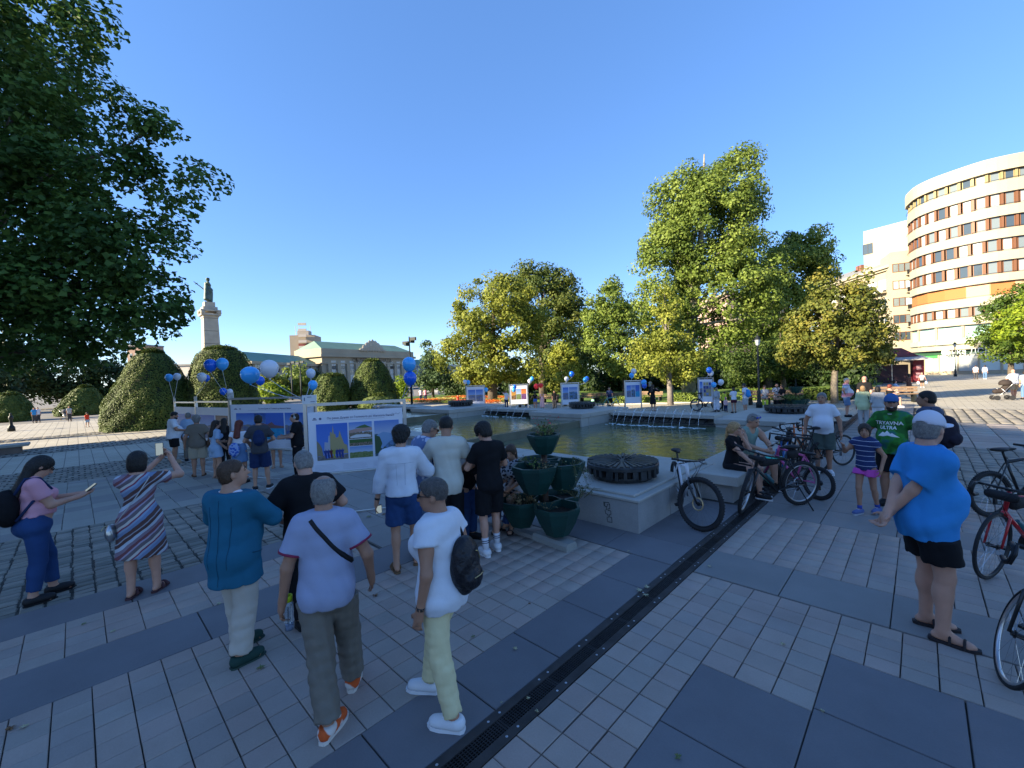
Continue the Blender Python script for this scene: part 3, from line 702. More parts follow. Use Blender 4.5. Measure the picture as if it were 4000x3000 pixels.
for kind, lst in cells.items():
    lst.sort(key=lambda c: c[0]); LIM = {'tile': 296, 'cobble': 290, 'slab': 290}[kind]
    for (dd, x, y, w_, d_, m, dz, tilt) in lst[:LIM]:
        key = (kind, round(w_, 2), round(d_, 2), m.name)
        if key not in cache:
            h = .022; V, Fc = piece(w_, d_, h, .004 if kind != 'cobble' else .012)
            me = bpy.data.meshes.new(kind); me.from_pydata(V, [], Fc); me.materials.append(m); me.update(); cache[key] = me
        o = bpy.data.objects.new(kind, cache[key]); COL.objects.link(o); o.parent = pave
        o.location = (x, y, zg(x)+dz); o.rotation_euler = (rnd.uniform(-tilt, tilt), rnd.uniform(-tilt, tilt), rnd.uniform(-tilt, tilt)*.8)
    rest = lst[LIM:]
    if rest:
        VV = []; FF = []; MI = []; ml = list({c[5].name: c[5] for c in rest}.values()); mi = {m.name: i for i, m in enumerate(ml)}
        base = None
        for n_, (dd, x, y, w_, d_, m, dz, tilt) in enumerate(rest):
            V, Fc = piece(w_, d_, .022, .004 if kind != 'cobble' else (.008 if w_ < .25 else .02)); V = np.array(V)
            a = rnd.uniform(-tilt, tilt); V[:, 2] += V[:, 0]*a+V[:, 1]*rnd.uniform(-tilt, tilt)
            V += (x, y, zg(x)+dz); VV.append(V); FF.append(np.array(Fc)+12*n_); MI += [mi[m.name]]*9
        o = mesh_obj({'tile': 'far_tiles', 'cobble': 'far_cobbles', 'slab': 'far_slabs'}[kind], np.concatenate(VV), np.concatenate(FF), ml, pave, mi=MI); o['kind'] = 'stuff'
# drain with iron grating
dr = empty('drain_channel', (0, 0, 0), 0, 'long dark cast iron drain grating crossing the pavement beside the fountain', 'drain')
m_iron = mat('cast_iron', (.035, .032, .032), .55, .6, bump=.3, bscale=40, var=.3, vscale=12); m_rust = mat('iron_frame', (.055, .048, .045), .7, .3, var=.3, vscale=5, bump=.2)
mb = MB()
for a, b in ((DR0+.001, DR0+.062), (DR1-.064, DR1-.001)): mb.box(a, -1.5, -.02, b, 30, .003)
mb.build('frame', m_rust, dr)
mb = MB(); mb.box(DR0+.04, -1.5, -.12, DR1-.04, 30, -.1); mb.build('channel', mat('black_void', (.006, .006, .006), .9), dr)
gr0 = None
mg = MB(); 
for i in range(7): x = DR0+.064+i*(.104/6)*.99; mg.box(x-.003, 0, -.022, x+.003, .495, -.001)
for j in range(23): y = .004+j*.0222; mg.box(DR0+.063, y-.0035, -.020, DR0+.169, y+.0035, -.0025)
mg.box(DR0+.063, 0, -.022, DR0+.169, .014, 0); mg.box(DR0+.063, .482, -.022, DR0+.169, .495, 0)
for k in range(46):
    if gr0 is None: gr0 = mg.build('grate', m_iron, dr, loc=(0, -1.2, 0)); o = gr0
    else: o = inst(gr0, 'grate', dr, (0, -1.2+k*.5, 0))
ms = MB(); ms.lathe([(.007, -.002), (.009, .001), (.0, .003)], 8); st0 = None
mst = mat('bolt_steel', (.5, .5, .52), .35, .9)
for k in range(26):
    for x in (DR0+.032, DR1-.032):
        for q in (.05, .45):
            if st0 is None: st0 = ms.build('bolt', mst, dr, loc=(x, -1.2+q, .003))
            else: inst(st0, 'bolt', dr, (x, -1.2+k*.5+q, .003))
# dark seam across the near pavement
mb = MB(); mb.box(-4.5, 4.598, -.02, -2.06, 4.618, -.004); tag(mb.build('expansion_joint', M_JOINT), kind='structure')
# ---------------------------------------------------------------- fountain pools
m_gran = stone_mat('granite_pale', (.36, .34, .305), var=.14, rough=.6, bump=.3); m_gran2 = stone_mat('granite_grey', (.27, .265, .26), var=.2, rough=.7, bump=.4)
m_wet = stone_mat('granite_wet', (.13, .12, .08), var=.3, rough=.25); m_dark = mat('fountain_iron', (.02, .022, .024), .5, .4)
def water(name, x0, x1, y0, y1, z):
    m = MATS.get('pool_water')
    if not m:
        m = mat('pool_water', (.095, .115, .065), .03, spec=.5); n, b = nodes_of(m); L = n.links.new
        b.inputs['IOR'].default_value = 1.4
        tc = n.nodes.new('ShaderNodeTexCoord'); mp = n.nodes.new('ShaderNodeMapping'); mp.inputs['Scale'].default_value = (1.0, 1.0, 1); mp.inputs['Rotation'].default_value[2] = -YAW
        nz = n.nodes.new('ShaderNodeTexNoise'); nz.inputs['Scale'].default_value = 2.6; nz.inputs['Detail'].default_value = 5; nz.inputs['Distortion'].default_value = .4
        L(tc.outputs['Object'], mp.inputs[0]); L(mp.outputs[0], nz.inputs['Vector']); bp = n.nodes.new('ShaderNodeBump'); bp.inputs['Strength'].default_value = .5; bp.inputs['Distance'].default_value = .05
        L(nz.outputs[0], bp.inputs['Height']); L(bp.outputs[0], b.inputs['Normal'])
    o = mesh_obj(name, [(x0, y0, z), (x1, y0, z), (x1, y1, z), (x0, y1, z)], [(0, 1, 2, 3)], m); return tag(o, kind='structure')
water('pool_water', -9.8, -3.05, 7.0, 16.3, .10); water('pool_water', -16.2, -9.8, 6.8, 14.9, .33); water('pool_water', -26, -16.2, 6.8, 12.9, .55)
foun = empty('fountain_basin', (0, 0, 0), 0, 'stepped pale granite fountain basin with low walls and wide copings', 'fountain')
def block(x0, y0, z0, x1, y1, z1, m=m_gran, name='stone_block', bev=.012):
    mb = MB(); b = bev
    V = [(x0, y0, z0), (x1, y0, z0), (x1, y1, z0), (x0, y1, z0), (x0, y0, z1-b), (x1, y0, z1-b), (x1, y1, z1-b), (x0, y1, z1-b), (x0+b, y0+b, z1), (x1-b, y0+b, z1), (x1-b, y1-b, z1), (x0+b, y1-b, z1)]
    mb.add(V, [(0, 1, 5, 4), (1, 2, 6, 5), (2, 3, 7, 6), (3, 0, 4, 7), (4, 5, 9, 8), (5, 6, 10, 9), (6, 7, 11, 10), (7, 4, 8, 11), (8, 9, 10, 11)])
    return mb.build(name, m, foun)
def course(x0, y0, z0, x1, y1, z1, m=m_gran, step=1.2, name='coping_stone', g=.008):
    if x1-x0 > y1-y0:
        n = max(1, round((x1-x0)/step)); d = (x1-x0)/n
        for i in range(n): block(x0+i*d+g/2, y0, z0, x0+(i+1)*d-g/2, y1, z1+rnd.uniform(-.002, .002), m, name)
    else:
        n = max(1, round((y1-y0)/step)); d = (y1-y0)/n
        for i in range(n): block(x0, y0+i*d+g/2, z0, x1, y0+(i+1)*d-g/2, z1+rnd.uniform(-.002, .002), m, name)
# near pedestal and its coping
course(-4.25, 5.24, -.01, -2.78, 6.24, .42, m_gran2, 1.0, 'pedestal_stone'); block(-4.25, 6.25, -.01, -2.78, 7.28, .42, m_gran2, 'pedestal_stone')
block(-4.27, 5.22, .425, -2.76, 8.1, .462, m_gran, 'pedestal_slab'); block(-4.20, 5.31, .465, -2.87, 8.05, .50, m_gran, 'pedestal_slab')
course(-9.8, 6.6, -.01, -4.28, 7.1, .42, m_gran2, 1.1, 'wall_stone'); course(-9.8, 6.5, .425, -4.28, 7.25, .50)
course(-30, 6.4, -.5, -9.82, 6.9, .62, m_gran2, 1.1, 'wall_stone'); course(-30, 6.3, .625, -9.82, 6.95, .70)
# bench-like edge where the couple sits
course(-2.95, 7.42, -.01, -2.24, 16.0, .29, m_gran2, 1.3, 'wall_stone'); course(-3.05, 7.31, .295, -2.13, 16.0, .45, m_gran, 1.7)
# inner walls between the pools, wet faces
course(-10.1, 7.0, -.3, -9.78, 13.95, .355, m_wet, 2.2, 'weir_wall'); course(-16.5, 6.9, -.3, -16.2, 12.3, .575, m_wet, 2.0, 'weir_wall')
# far blocks
def far_block(x0, y0, x1, y1, z1):
    course(x0, y0, -.45, x1, y0+.5, z1-.17, m_gran, 1.1, 'wall_stone'); block(x0, y0+.51, -.45, x1, y1, z1-.17, m_gran, 'wall_stone')
    course(x0-.04, y0-.04, z1-.165, x1+.04, y0+.62, z1, m_gran, 1.1); block(x0-.04, y0+.63, z1-.165, x1+.04, y1, z1, m_gran, 'coping_stone')
far_block(-12.4, 13.9, -9.7, 17.6, .62); far_block(-5.35, 16.0, -2.3, 20.6, .40); far_block(-19.2, 12.2, -16.0, 15.9, .75)
# far weirs: rim slab on brackets, jets under it
def weir(x0, x1, y, z, zw, n):
    course(x0, y, z-.13, x1, y+.9, z, m_gran, 1.3); course(x0, y+.45, -.45, x1, y+.9, z-.135, m_gran2, 2, 'wall_stone')
    t = empty('fountain_weir', (0, 0, 0), 0); t.parent = foun; t.name = 'weir_pipework'
    mb = MB(); mb.bar((x0, y+.12, z-.17), (x1, y+.12, z-.17), .03, 8); mb.bar((x0, y-.1, zw+.10), (x1, y-.1, zw+.10), .018, 8)
    k = int((x1-x0)/.34)
    for i in range(k): x = x0+.2+i*.34; mb.bar((x, y+.3, z-.15), (x-.02, y-.1, zw+.1), .02, 6); mb.box(x-.05, y+.05, z-.24, x+.05, y+.2, z-.15)
    mb.build('pipe', m_dark, t)
weir(-9.65, -5.38, 16.0, .52, .1, 12); weir(-15.9, -12.45, 14.5, .64, .33, 8); weir(-24, -19.3, 12.6, .78, .55, 8)
m_jet = mat('water_jet', (.75, .8, .85), .1, spec=.5, trans=.8); m_foam = mat('foam', (.72, .80, .84), .4, bump=1, bscale=25)
def jets(x0, x1, y, z, zw, n, hgt=.30, reach=.95, label=''):
    t = empty('water_jets', (0, 0, 0), 0, label, 'water jets', 'arched fountain jets')
    for i in range(n):
        x = x0+(i+.5)*(x1-x0)/n; pts = []; R_ = reach*rnd.uniform(.8, 1.15); hh_ = hgt*rnd.uniform(.8, 1.2)
        for q in range(13):
            a = q/12; pts.append((x+rnd.uniform(-.004, .004), y+.25-R_*a, z+4*hh_*a*(1-a)-(z-zw)*a*a))
        mb = MB(); mb.tube(pts, [.0042+.004*q/12 for q in range(13)], 5); mb.build('jet', m_jet, t, True)
        mb = MB()
        for q in range(9): mb.ball((x+rnd.gauss(0, .16), y+.25-R_+rnd.gauss(0, .07), zw+.004), (rnd.uniform(.03, .10), rnd.uniform(.02, .05), rnd.uniform(.004, .010)), 6)
        mb.build('foam', m_foam, t, True)
jets(-9.4, -5.6, 16.0, .54, .1, 12, label='row of thin arching water jets falling from the rim into the near pool')
jets(-15.7, -12.7, 14.5, .66, .33, 6, label='short row of water jets falling into the middle pool by two granite blocks')
jets(-23.5, -19.6, 12.6, .80, .55, 7, label='row of water jets falling into the farthest sunlit pool on the left')
# carved iron discs
m_disc = mat('disc_iron', (.038, .042, .045), .45, .35, bump=.35, bscale=18, var=.35, vscale=5)
def disc(x, y, z, r, label, near=False):
    t = empty('fountain_disc', (x, y, z), rnd.uniform(0, 6), label, 'sculpture', 'carved iron discs of the fountain')
    mb = MB(); mb.lathe([(r*.80, 0), (r*.82, .05), (r*.82, .075), (r*.74, .08)], 36); mb.build('base', m_disc, t)
    mb = MB(); mb.lathe([(r*.78, .08), (r*.78, .2), (r*.5, .21), (0, .212)], 36); mb.build('core', mat('disc_core', (.012, .013, .014), .6), t)
    mb = MB(); mb.lathe([(r*.80, .195), (r*.995, .195), (r, .205), (r, .245), (r*.98, .262), (0, .262)], 48); mb.build('plate', m_disc, t)
    N = 26
    for i in range(N):                       # rim pillars with arched gaps
        a0 = 2*math.pi*i/N; wd = rnd.choice([.35, .5, .62, .8]); mb = MB(); a1 = a0+2*math.pi/N*wd
        lo = rnd.choice([.06, .075, .09]); ri, ro = r*.8, r*(rnd.choice([.97, .985, .995]))
        V = []
        for zz in (lo, .197):
            for (rr, aa) in ((ri, a0), (ro, a0), (ro, (a0+a1)/2), (ro, a1), (ri, a1)): V.append((rr*math.cos(aa), rr*math.sin(aa), zz))
        mb.add(V, [(4, 3, 2, 1, 0), (5, 6, 7, 8, 9), (0, 1, 6, 5), (1, 2, 7, 6), (2, 3, 8, 7), (3, 4, 9, 8), (4, 0, 5, 9)])
        if wd > .55: 
            pass
        mb.build('pillar', m_disc, t)
    for i in range(34):                      # radial ribs on the top, uneven lengths
        a = 2*math.pi*(i+.2*rnd.random())/34; r0 = r*rnd.choice([.10, .12, .3, .45, .15]); r1 = r*rnd.choice([.97, .98, .99, .80, .985]); mb = MB()
        V = []
        for zz, sh_ in ((.26, 1), (.285, .75)):
            for rr, hw in ((r0, r0*.055), (r1, r1*.062)):
                for s_ in (-1, 1): V.append((rr*math.cos(a)-s_*hw*sh_*math.sin(a), rr*math.sin(a)+s_*hw*sh_*math.cos(a), zz))
        mb.add(V, [(0, 1, 3, 2), (4, 6, 7, 5), (0, 4, 5, 1), (2, 3, 7, 6), (0, 2, 6, 4), (1, 5, 7, 3)]); mb.build('rib', m_disc, t)
    return t
disc(-3.52, 6.15, .50, .57, 'large carved iron disc with radial ribs on the granite pedestal nearest the bicycle')
disc(-11.3, 16.3, .62, .62, 'dark carved disc in front of a photo board across the pool')
disc(-17.6, 14.2, .75, .66, 'dark carved disc beside the person in a red shirt')
disc(-3.75, 19.2, .40, .78, 'dark carved disc behind the seated cyclists with a green planter beyond it')
g = mb = None
# tag sprayed on the pedestal
mb = MB(); gx, gz = -3.30, .335
P = [(0, 0), (.0, -.05), (.035, -.055), (.045, -.02), (.085, -.02), (.085, -.075), (.05, -.085), (.05, -.105), (.10, -.105), (.10, -.16), (.07, -.165), (.075, -.20), (.11, -.20), (.115, -.27), (.04, -.275), (.03, -.215), (.055, -.21), (.045, -.165), (.01, -.16), (0, -.11), (.03, -.10), (.02, -.055), (-.015, -.05), (-.02, .005), (.07, .01), (.085, -.02)]
mb.tube([(gx+x*.95, 5.2385, gz+z_*.98) for x, z_ in P], .0055, 4); gf = mb.build('graffiti', mat('spray_black', (.008, .008, .01), .5), foun); gf.scale = (1, 1, 1)
# ---------------------------------------------------------------- buildings
M_CREAM = mat('render_cream', (.38, .335, .245), .85, var=.05, vscale=.4, bump=.15, bscale=3); M_CREAM2 = mat('render_old', (.36, .30, .21), .85, var=.08, vscale=.4, bump=.15)
M_GL = [mat('glass_dark', (.05, .07, .09), .08, spec=.8), mat('glass_curtain', (.42, .45, .44), .35, spec=.8), mat('glass_grey', (.16, .19, .2), .12, spec=.8)]
M_WOOD = mat('window_wood', (.17, .078, .042), .5); M_WFR = mat('window_frame_pale', (.55, .52, .45), .6); M_DK = mat('dark_metal', (.03, .03, .032), .5, .5)
def local_along(a, b):
    """matrix: x along a->b, y out towards the camera side, origin a"""
    a = Vector((a[0], a[1], 0)); b = Vector((b[0], b[1], 0)); x = (b-a).normalized(); y = Vector((-x.y, x.x, 0))
    if y.dot(-a) < 0: y = -y; 
    z = Vector((0, 0, 1)); M = Matrix(((x.x, y.x, 0, a.x), (x.y, y.y, 0, a.y), (0, 0, 1, 0), (0, 0, 0, 1))); return M, (b-a).length
def strip_band(path, z0, z1, out=0., th=.4):
    """band following a plan path; out = how far it stands forward"""
    mb = MB(); n = len(path); N = []
    for i in range(n):
        a = Vector(path[max(i-1, 0)]); b = Vector(path[min(i+1, n-1)]); d = (b-a).normalized(); q = Vector((-d.y, d.x))
        if q.dot(-Vector(path[i])) < 0: q = -q
        N.append(q)
    V = []
    for i in range(n):
        p = Vector(path[i]); f = p+N[i]*out; k = p+N[i]*(out-th)
        V += [(f.x, f.y, z0), (f.x, f.y, z1), (k.x, k.y, z1), (k.x, k.y, z0)]
    F = []
    for i in range(n-1):
        a = 4*i; b = 4*(i+1)
        for j in range(4): F.append((a+j, a+(j+1) % 4, b+(j+1) % 4, b+j))
    F += [(0, 1, 2, 3), tuple(4*(n-1)+j for j in (3, 2, 1, 0))]
    return mb.add(V, F)
def resample(path, step):
    P = [Vector(p) for p in path]; L = [0]
    for a, b in zip(P, P[1:]): L.append(L[-1]+(b-a).length)
    n = max(1, round(L[-1]/step)); out = []
    for i in range(n+1):
        s = L[-1]*i/n; k = max(j for j in range(len(L)) if L[j] <= s+1e-9); k = min(k, len(P)-2)
        t = (s-L[k])/(L[k+1]-L[k]); out.append(P[k]*(1-t)+P[k+1]*t)
    return out
_wc = {}
def window(root, M, x, z, w_, h, fr=M_WFR, gl=None, y=-.18, mull=True, sill=True, fw=.07):
    key = (round(w_, 1), round(h, 1), fr.name, mull, fw)
    if key not in _wc:
        mb = MB()
        for b in ((-w_/2, 0, -w_/2+fw, h), (w_/2-fw, 0, w_/2, h), (-w_/2+fw, 0, w_/2-fw, fw), (-w_/2+fw, h-fw, w_/2-fw, h)): mb.box(b[0], -.04, b[1], b[2], .04, b[3])
        if mull: mb.box(-fw/2, -.035, fw, fw/2, .035, h-fw)
        o = mb.build('window', fr, root); mb = MB(); mb.box(-w_/2+fw, -.02, fw, w_/2-fw, -.005, h-fw); _wc[key] = (o.data, {}); me = o.data; new = o; pm = mb
        _wc[key] = (me, {}, (mb.V, mb.F))
    else: new = bpy.data.objects.new('window', _wc[key][0]); COL.objects.link(new); new.parent = root
    d = _wc[key]; g = gl or rnd.choice(M_GL)
    if g.name not in d[1]:
        p = mesh_obj('pane', d[2][0], d[2][1], g, new); d[1][g.name] = p.data
    else:
        p = bpy.data.objects.new('pane', d[1][g.name]); COL.objects.link(p); p.parent = new
    new.matrix_local = M@Matrix.Translation((x, y, z)); return new
# round-cornered block on the right
rb = empty('apartment_building', (0, 0, 0), 0, 'tall cream building with curved ribbon windows and a bank on the ground floor', 'building')
raw = [(3558, 73), (3562, 71.4), (3575, 70), (3592, 68.5), (3616, 67.2), (3665, 65.3), (3724, 63.6), (3790, 61.9), (3851, 60.5), (3925, 59.3), (4000, 58.4), (4120, 57.2), (4300, 55)]
path = [tuple(depth_pt(p, d)[:2]) for p, d in raw]; path = [tuple(v) for v in resample(path, 1.0)]
rows = [(27.0, 28.3, M_DK), (23.5, 25.3, M_WOOD), (20.3, 22.1, M_WOOD), (17.2, 19.0, M_WOOD), (14.1, 15.9, M_WOOD), (11.1, 13.0, 'blind'), (8.4, 9.9, M_WOOD), (4.4, 7.3, 'green')]
zz = 30.2; bands = []
for z0, z1, _ in rows: bands.append((z1, zz)); zz = z0
bands.append((3.7, zz))
for i, (a, b) in enumerate(bands):
    strip_band(path if i < 3 else path[2:], a, b, .0 if i else .25).build('wall', M_CREAM, rb)
    strip_band(path if i < 3 else path[2:], a-.09, a-.003, .06, .2).build('ledge', M_DK, rb)
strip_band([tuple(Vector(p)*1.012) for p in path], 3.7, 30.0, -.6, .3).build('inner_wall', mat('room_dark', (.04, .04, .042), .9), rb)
m_bl = mat('blind_orange', (.36, .14, .045), .7); m_bl2 = mat('blind_pale', (.55, .33, .2), .7); m_grn = mat('glass_green', (.30, .48, .44), .12, spec=.8)
for ri, (z0, z1, fr) in enumerate(rows):
    pr_ = resample(path if ri < 3 else path[2:], 1.45 if fr not in ('green', 'blind') else (3.4 if fr == 'green' else 2.4))
    for a, b in zip(pr_, pr_[1:]):
        if ri == 0 and (b-a).length < .5: continue
        M, L = local_along(a, b)
        if fr == 'blind':
            mb = MB(); mb.box(.01, -.3, z0, L-.01, -.24, z1, M=M); mb.build('blind', m_bl if rnd.random() < .8 else m_bl2, rb)
        elif fr == 'green':
            window(rb, M, L/2, z0+.0, L-.35, z1-z0, M_WFR, m_grn, -.25, False, fw=.09); mb = MB(); mb.box(-.16, -.34, z0, .16, -.02, z1, M=M); mb.build('pier', M_CREAM2, rb)
            mb = MB(); mb.box(0, .05, z0+.95, L, .09, z0+1.0, M=M); mb.box(0, .06, z0+.05, L, .08, z0+.93, M=M); mb.build('railing', mat('rail_glass', (.36, .40, .30), .3), rb)
        else:
            wood = fr if ri else rnd.choice([mat('frame_ochre', (.30, .24, .12), .6)]*6+[mat('frame_yellow', (.75, .62, .02), .5)])
            window(rb, M, L*.5+.05, z0, L-.48, z1-z0, wood, M_GL[rnd.choice([0, 1, 1, 2])] if ri else M_GL[rnd.choice([0, 2, 2])], -.22, False, fw=.09)
            mb = MB(); mb.box(-.14, -.36, z0, .14, -.08, z1, M=M); mb.build('pier', wood, rb)
    strip_band(path if ri < 3 else path[2:], z0+.1, z0+.16, .14, .05).build('rail', M_DK, rb)
# bank at street level
gp = [tuple(Vector(p)*1.008) for p in path[2:]]; strip_band(gp, 3.0, 3.68, .05, .3).build('fascia', mat('bank_green_dark', (.025, .075, .04), .5), rb)
strip_band(gp, 0, .45, .0, .5).build('plinth', M_CREAM2, rb); strip_band([tuple(Vector(p)*1.006) for p in gp], .45, 3.0, -.5, .2).build('back_wall', M_GL[0], rb)
pr_ = resample(gp, 2.3)
m_fr = mat('shop_film', (.50, .58, .56), .4)
for k, (a, b) in enumerate(zip(pr_, pr_[1:])):
    M, L = local_along(a, b); window(rb, M, L/2, .5, L-.2, 2.45, M_WFR, [m_fr, M_GL[1], m_fr][k % 3], -.1, k % 2 == 0, fw=.08)
    mb = MB(); mb.box(-.1, -.2, 0, .1, .06, 3.0, M=M); mb.build('pier', M_CREAM2, rb)
    if k < 3: mb = MB(); mb.box(.15, -.02, 2.55, L-.15, .03, 2.95, M=M); mb.build('sign_band', mat('bank_green', (.06, .5, .08), .4), rb)
a, b = depth_pt(3695, 64.4), depth_pt(3830, 61.0); M, L = local_along(a, b)
flip = Matrix.Scale(-1, 4, (1, 0, 0))
def sign_text(root, name, body, size, m, pa, pb, z, align='CENTER', ext=.03, out=.2, xs=None):
    """lettering on the wall line pa->pb, read from the camera side"""
    M, L = local_along(pa, pb); x = M.to_3x3()@Vector((1, 0, 0)); y = M.to_3x3()@Vector((0, 1, 0))
    right = x if proj(Vector(pb)[:])[0] > proj(Vector(pa)[:])[0] else -x
    o = Vector((pa[0], pa[1], 0))+(Vector((pb[0], pb[1], 0))-Vector((pa[0], pa[1], 0)))*(.5 if xs is None else xs)+y*out
    W = Matrix(((right.x, 0, y.x, o.x), (right.y, 0, y.y, o.y), (0, 1, 0, z), (0, 0, 0, 1))); return text_mesh(name, body, size, m, root, W, ext, align)
m_wlet = mat('letters_pale', (.62, .66, .6), .4)
sign_text(rb, 'lettering', 'банка ДСК', 1.0, m_wlet, a, b, 3.05, out=.35, xs=.62)
M, L = local_along(a, b); mb = MB(); mb.tube([(L*.06+.33*math.cos(t), .38, 3.35+.33*math.sin(t)) for t in np.linspace(.5, 5.8, 14)], .06, 6); mb.tube([(L*.06+.12*math.cos(t), .38, 3.35+.14*math.sin(t)) for t in np.linspace(0, 6.28, 8)], .05, 6)
lg = mb.build('logo', m_wlet, rb); lg.matrix_local = M
# link wall and older wing beside it
def wall_seg(root, p0, d0, p1, d1, z0, z1, th, m, name='wall'):
    a, b = depth_pt(p0, d0), depth_pt(p1, d1); M, L = local_along(a, b); mb = MB(); mb.box(0, -th, z0, L, 0, z1, M=M); mb.build(name, m, root); return M, L, a, b
lk = rb
M, L, a, b = wall_seg(rb, 3490, 75, 3584, 73.5, 3.2, 21.6, 6, M_CREAM, 'link_wall')
for z in (18.0, 15.0, 12.0, 9.0, 6.0): window(rb, M, L*.32, z, 1.7, 1.5, M_WOOD, rnd.choice(M_GL), .02, True, fw=.1); window(rb, M, L*.75, z, 1.3, 1.5, M_WOOD, rnd.choice(M_GL), .02, False, fw=.1)
for z in (17.2, 14.2, 11.2, 8.2): mb = MB(); mb.box(L*.60, .01, z, L*.98, .9, z+.12, M=M); mb.build('balcony', M_CREAM, rb); mb = MB(); mb.box(L*.60, .86, z+.12, L*.98, .9, z+.9, M=M); mb.build('balcony_rail', M_DK, rb)
M, L, a, b = wall_seg(rb, 3386, 84, 3560, 78, 15, 28.2, 8, M_CREAM, 'penthouse_wall'); window(rb, M, L*.10, 23.6, 1.6, 2.0, M_DK, M_GL[0], .02, True)
M, L, a, b = wall_seg(rb, 3588, 74, 3606, 71.5, 3.2, 3.6, 5, M_CREAM, 'soffit')
ow = empty('corner_house', (0, 0, 0), 0, 'old cream wing with grey roof and wide cornice beside the curved building', 'building')
M, L, a, b = wall_seg(ow, 3200, 97, 3498, 76, 0, 19.2, 8, M_CREAM2)
mb = MB(); mb.box(-1, -8, 19.25, L+.3, .9, 19.75, M=M); mb.box(-.6, -8, 18.9, L+.2, .45, 19.24, M=M); mb.build('cornice', M_CREAM, ow)
mb = MB(); Vr = [(-1, .5, 19.76), (L+.2, .5, 19.76), (L+.2, -5, 22.4), (-1, -5, 22.4), (-1, -9, 19.76), (L+.2, -9, 19.76)]; mb.add([tuple(M@Vector(v)) for v in Vr], [(0, 1, 2, 3), (3, 2, 5, 4), (0, 3, 4), (1, 5, 2)]); mb.build('roof', mat('roof_grey', (.22, .22, .22), .7), ow)
for k in range(2): mb = MB(); mb.box(L*.42+k*.9, -3, 20.8, L*.42+.6+k*.9, -2.3, 22.3, M=M); mb.build('chimney', mat('chimney_brick', (.18, .08, .06), .9), ow)
for z in (15.4, 12.0, 8.6, 5.2):
    for q in range(7): window(ow, M, L*(.12+.13*q), z, 2.1, 2.0, M_WFR, rnd.choice(M_GL), .03, True, fw=.12)
    mb = MB(); mb.box(L*.62, .05, z-.5, L*.95, 1.1, z-.3, M=M); mb.build('balcony', M_CREAM, ow); mb = MB(); mb.box(L*.62, 1.0, z-.3, L*.95, 1.08, z+.5, M=M); mb.build('balcony_rail', M_WFR, ow)
# pinkish house seen through the trees
ph_ = empty('pink_house', (0, 0, 0), 0, 'pale pink house half hidden behind the tall plane tree', 'building')
M, L, a, b = wall_seg(ph_, 2850, 75, 3090, 78, 0, 15.5, 8, mat('render_pink', (.38, .27, .23), .85, var=.06, vscale=.4))
for z in (3, 7, 11):
    for q in range(4): window(ph_, M, L*(.14+.24*q), z, 1.5, 1.9, M_WFR, rnd.choice(M_GL), .03)
# palace with green roofs
M_STONE = mat('palace_stone', (.34, .29, .21), .85, var=.08, vscale=.25, bump=.2, bscale=2); M_CU = mat('copper_green', (.15, .25, .18), .7, var=.08, vscale=.3)
pj = empty('court_building', (0, 0, 0), 0, 'long stone palace with green copper roofs and a columned centre', 'building')
def pz(px, d, py): return top_z(np.array(depth_pt(px, d)), py)
D0, D1 = 112., 146.
def dat(px): return D0+(D1-D0)*(px-1225)/(1630-1225)
zc = pz(1230, dat(1230), 1392)
M, L, a, b = wall_seg(pj, 1262, dat(1262), 1615, dat(1615), 0, zc, 12, M_STONE); zt = zc+1.8
mb = MB(); mb.box(-.8, -12, zc, L+.8, .9, zc+.7, M=M); mb.box(-.3, -12, zc+.71, L+.3, .3, zt+.5, M=M); mb.box(-.8, -12, zc-1.9, L+.6, .35, zc-1.6, M=M); mb.build('cornice', M_STONE, pj)
mb = MB(); mb.add([tuple(M@Vector(v)) for v in [(0, 0, zt+.5), (L, 0, zt+.5), (L-2, -6, zt+3.0), (2, -6, zt+3.0), (0, -12, zt+.5), (L, -12, zt+.5)]], [(0, 1, 2, 3), (3, 2, 5, 4), (0, 3, 4), (1, 5, 2)]); mb.build('roof', M_CU, pj)
n = 11
for i in range(n):
    x = L*(.06+.88*i/(n-1)); mb = MB(); mb.box(x-.55, .01, 1.5, x+.55, .55, zc-1.92, M=M); mb.build('pilaster', M_STONE, pj)
    if i < n-1:
        for z, h in ((2.2, 2.4), (6.0, 2.6), (zc-5.2, 2.8)): window(pj, M, x+L*.044, z, 1.5, h, M_WFR, M_GL[rnd.choice([0, 1, 1])], .03, True, fw=.14)
mb = MB()   # crest over the centre
cx = L*.5
for k in range(9): t = -1+k/4; hgt = 2.8*(1-abs(t)**1.6); mb.ball((cx+t*4.2, .4, zt+.5+hgt*.5), (1.0, .5, .5+hgt*.55), 8)
cr_ = mb.build('crest', mat('crest_stone', (.40, .35, .27), .9, bump=1, bscale=1.5), pj); cr_.matrix_local = M
sign_text(pj, 'inscription', 'СЪДЕБНА ПАЛАТА', 1.6, mat('bronze_letters', (.10, .07, .04), .5), a, b, zc-1.35, out=.32, xs=.5)
M, L, a, b = wall_seg(pj, 985, dat(985)-2, 1260, dat(1260)+3, 0, zc-2.6, 12, M_STONE, 'wing_wall')
mb = MB(); mb.box(-.5, -12, zc-2.6, L+.5, .6, zc-2.0, M=M); mb.build('wing_cornice', M_STONE, pj)
mb = MB(); mb.add([tuple(M@Vector(v)) for v in [(0, 0, zc-2), (L, 0, zc-2), (L-1, -6, zc+.6), (5, -6, zc+.6), (0, -12, zc-2), (L, -12, zc-2)]], [(0, 1, 2, 3), (3, 2, 5, 4), (0, 3, 4), (1, 5, 2)]); mb.build('wing_roof', M_CU, pj)
for q in range(8):
    for z in (1.5, 5.2, zc-5.6): window(pj, M, L*(.07+.12*q), z, 1.6, 2.3, M_WFR, rnd.choice(M_GL), .03, True, fw=.14)
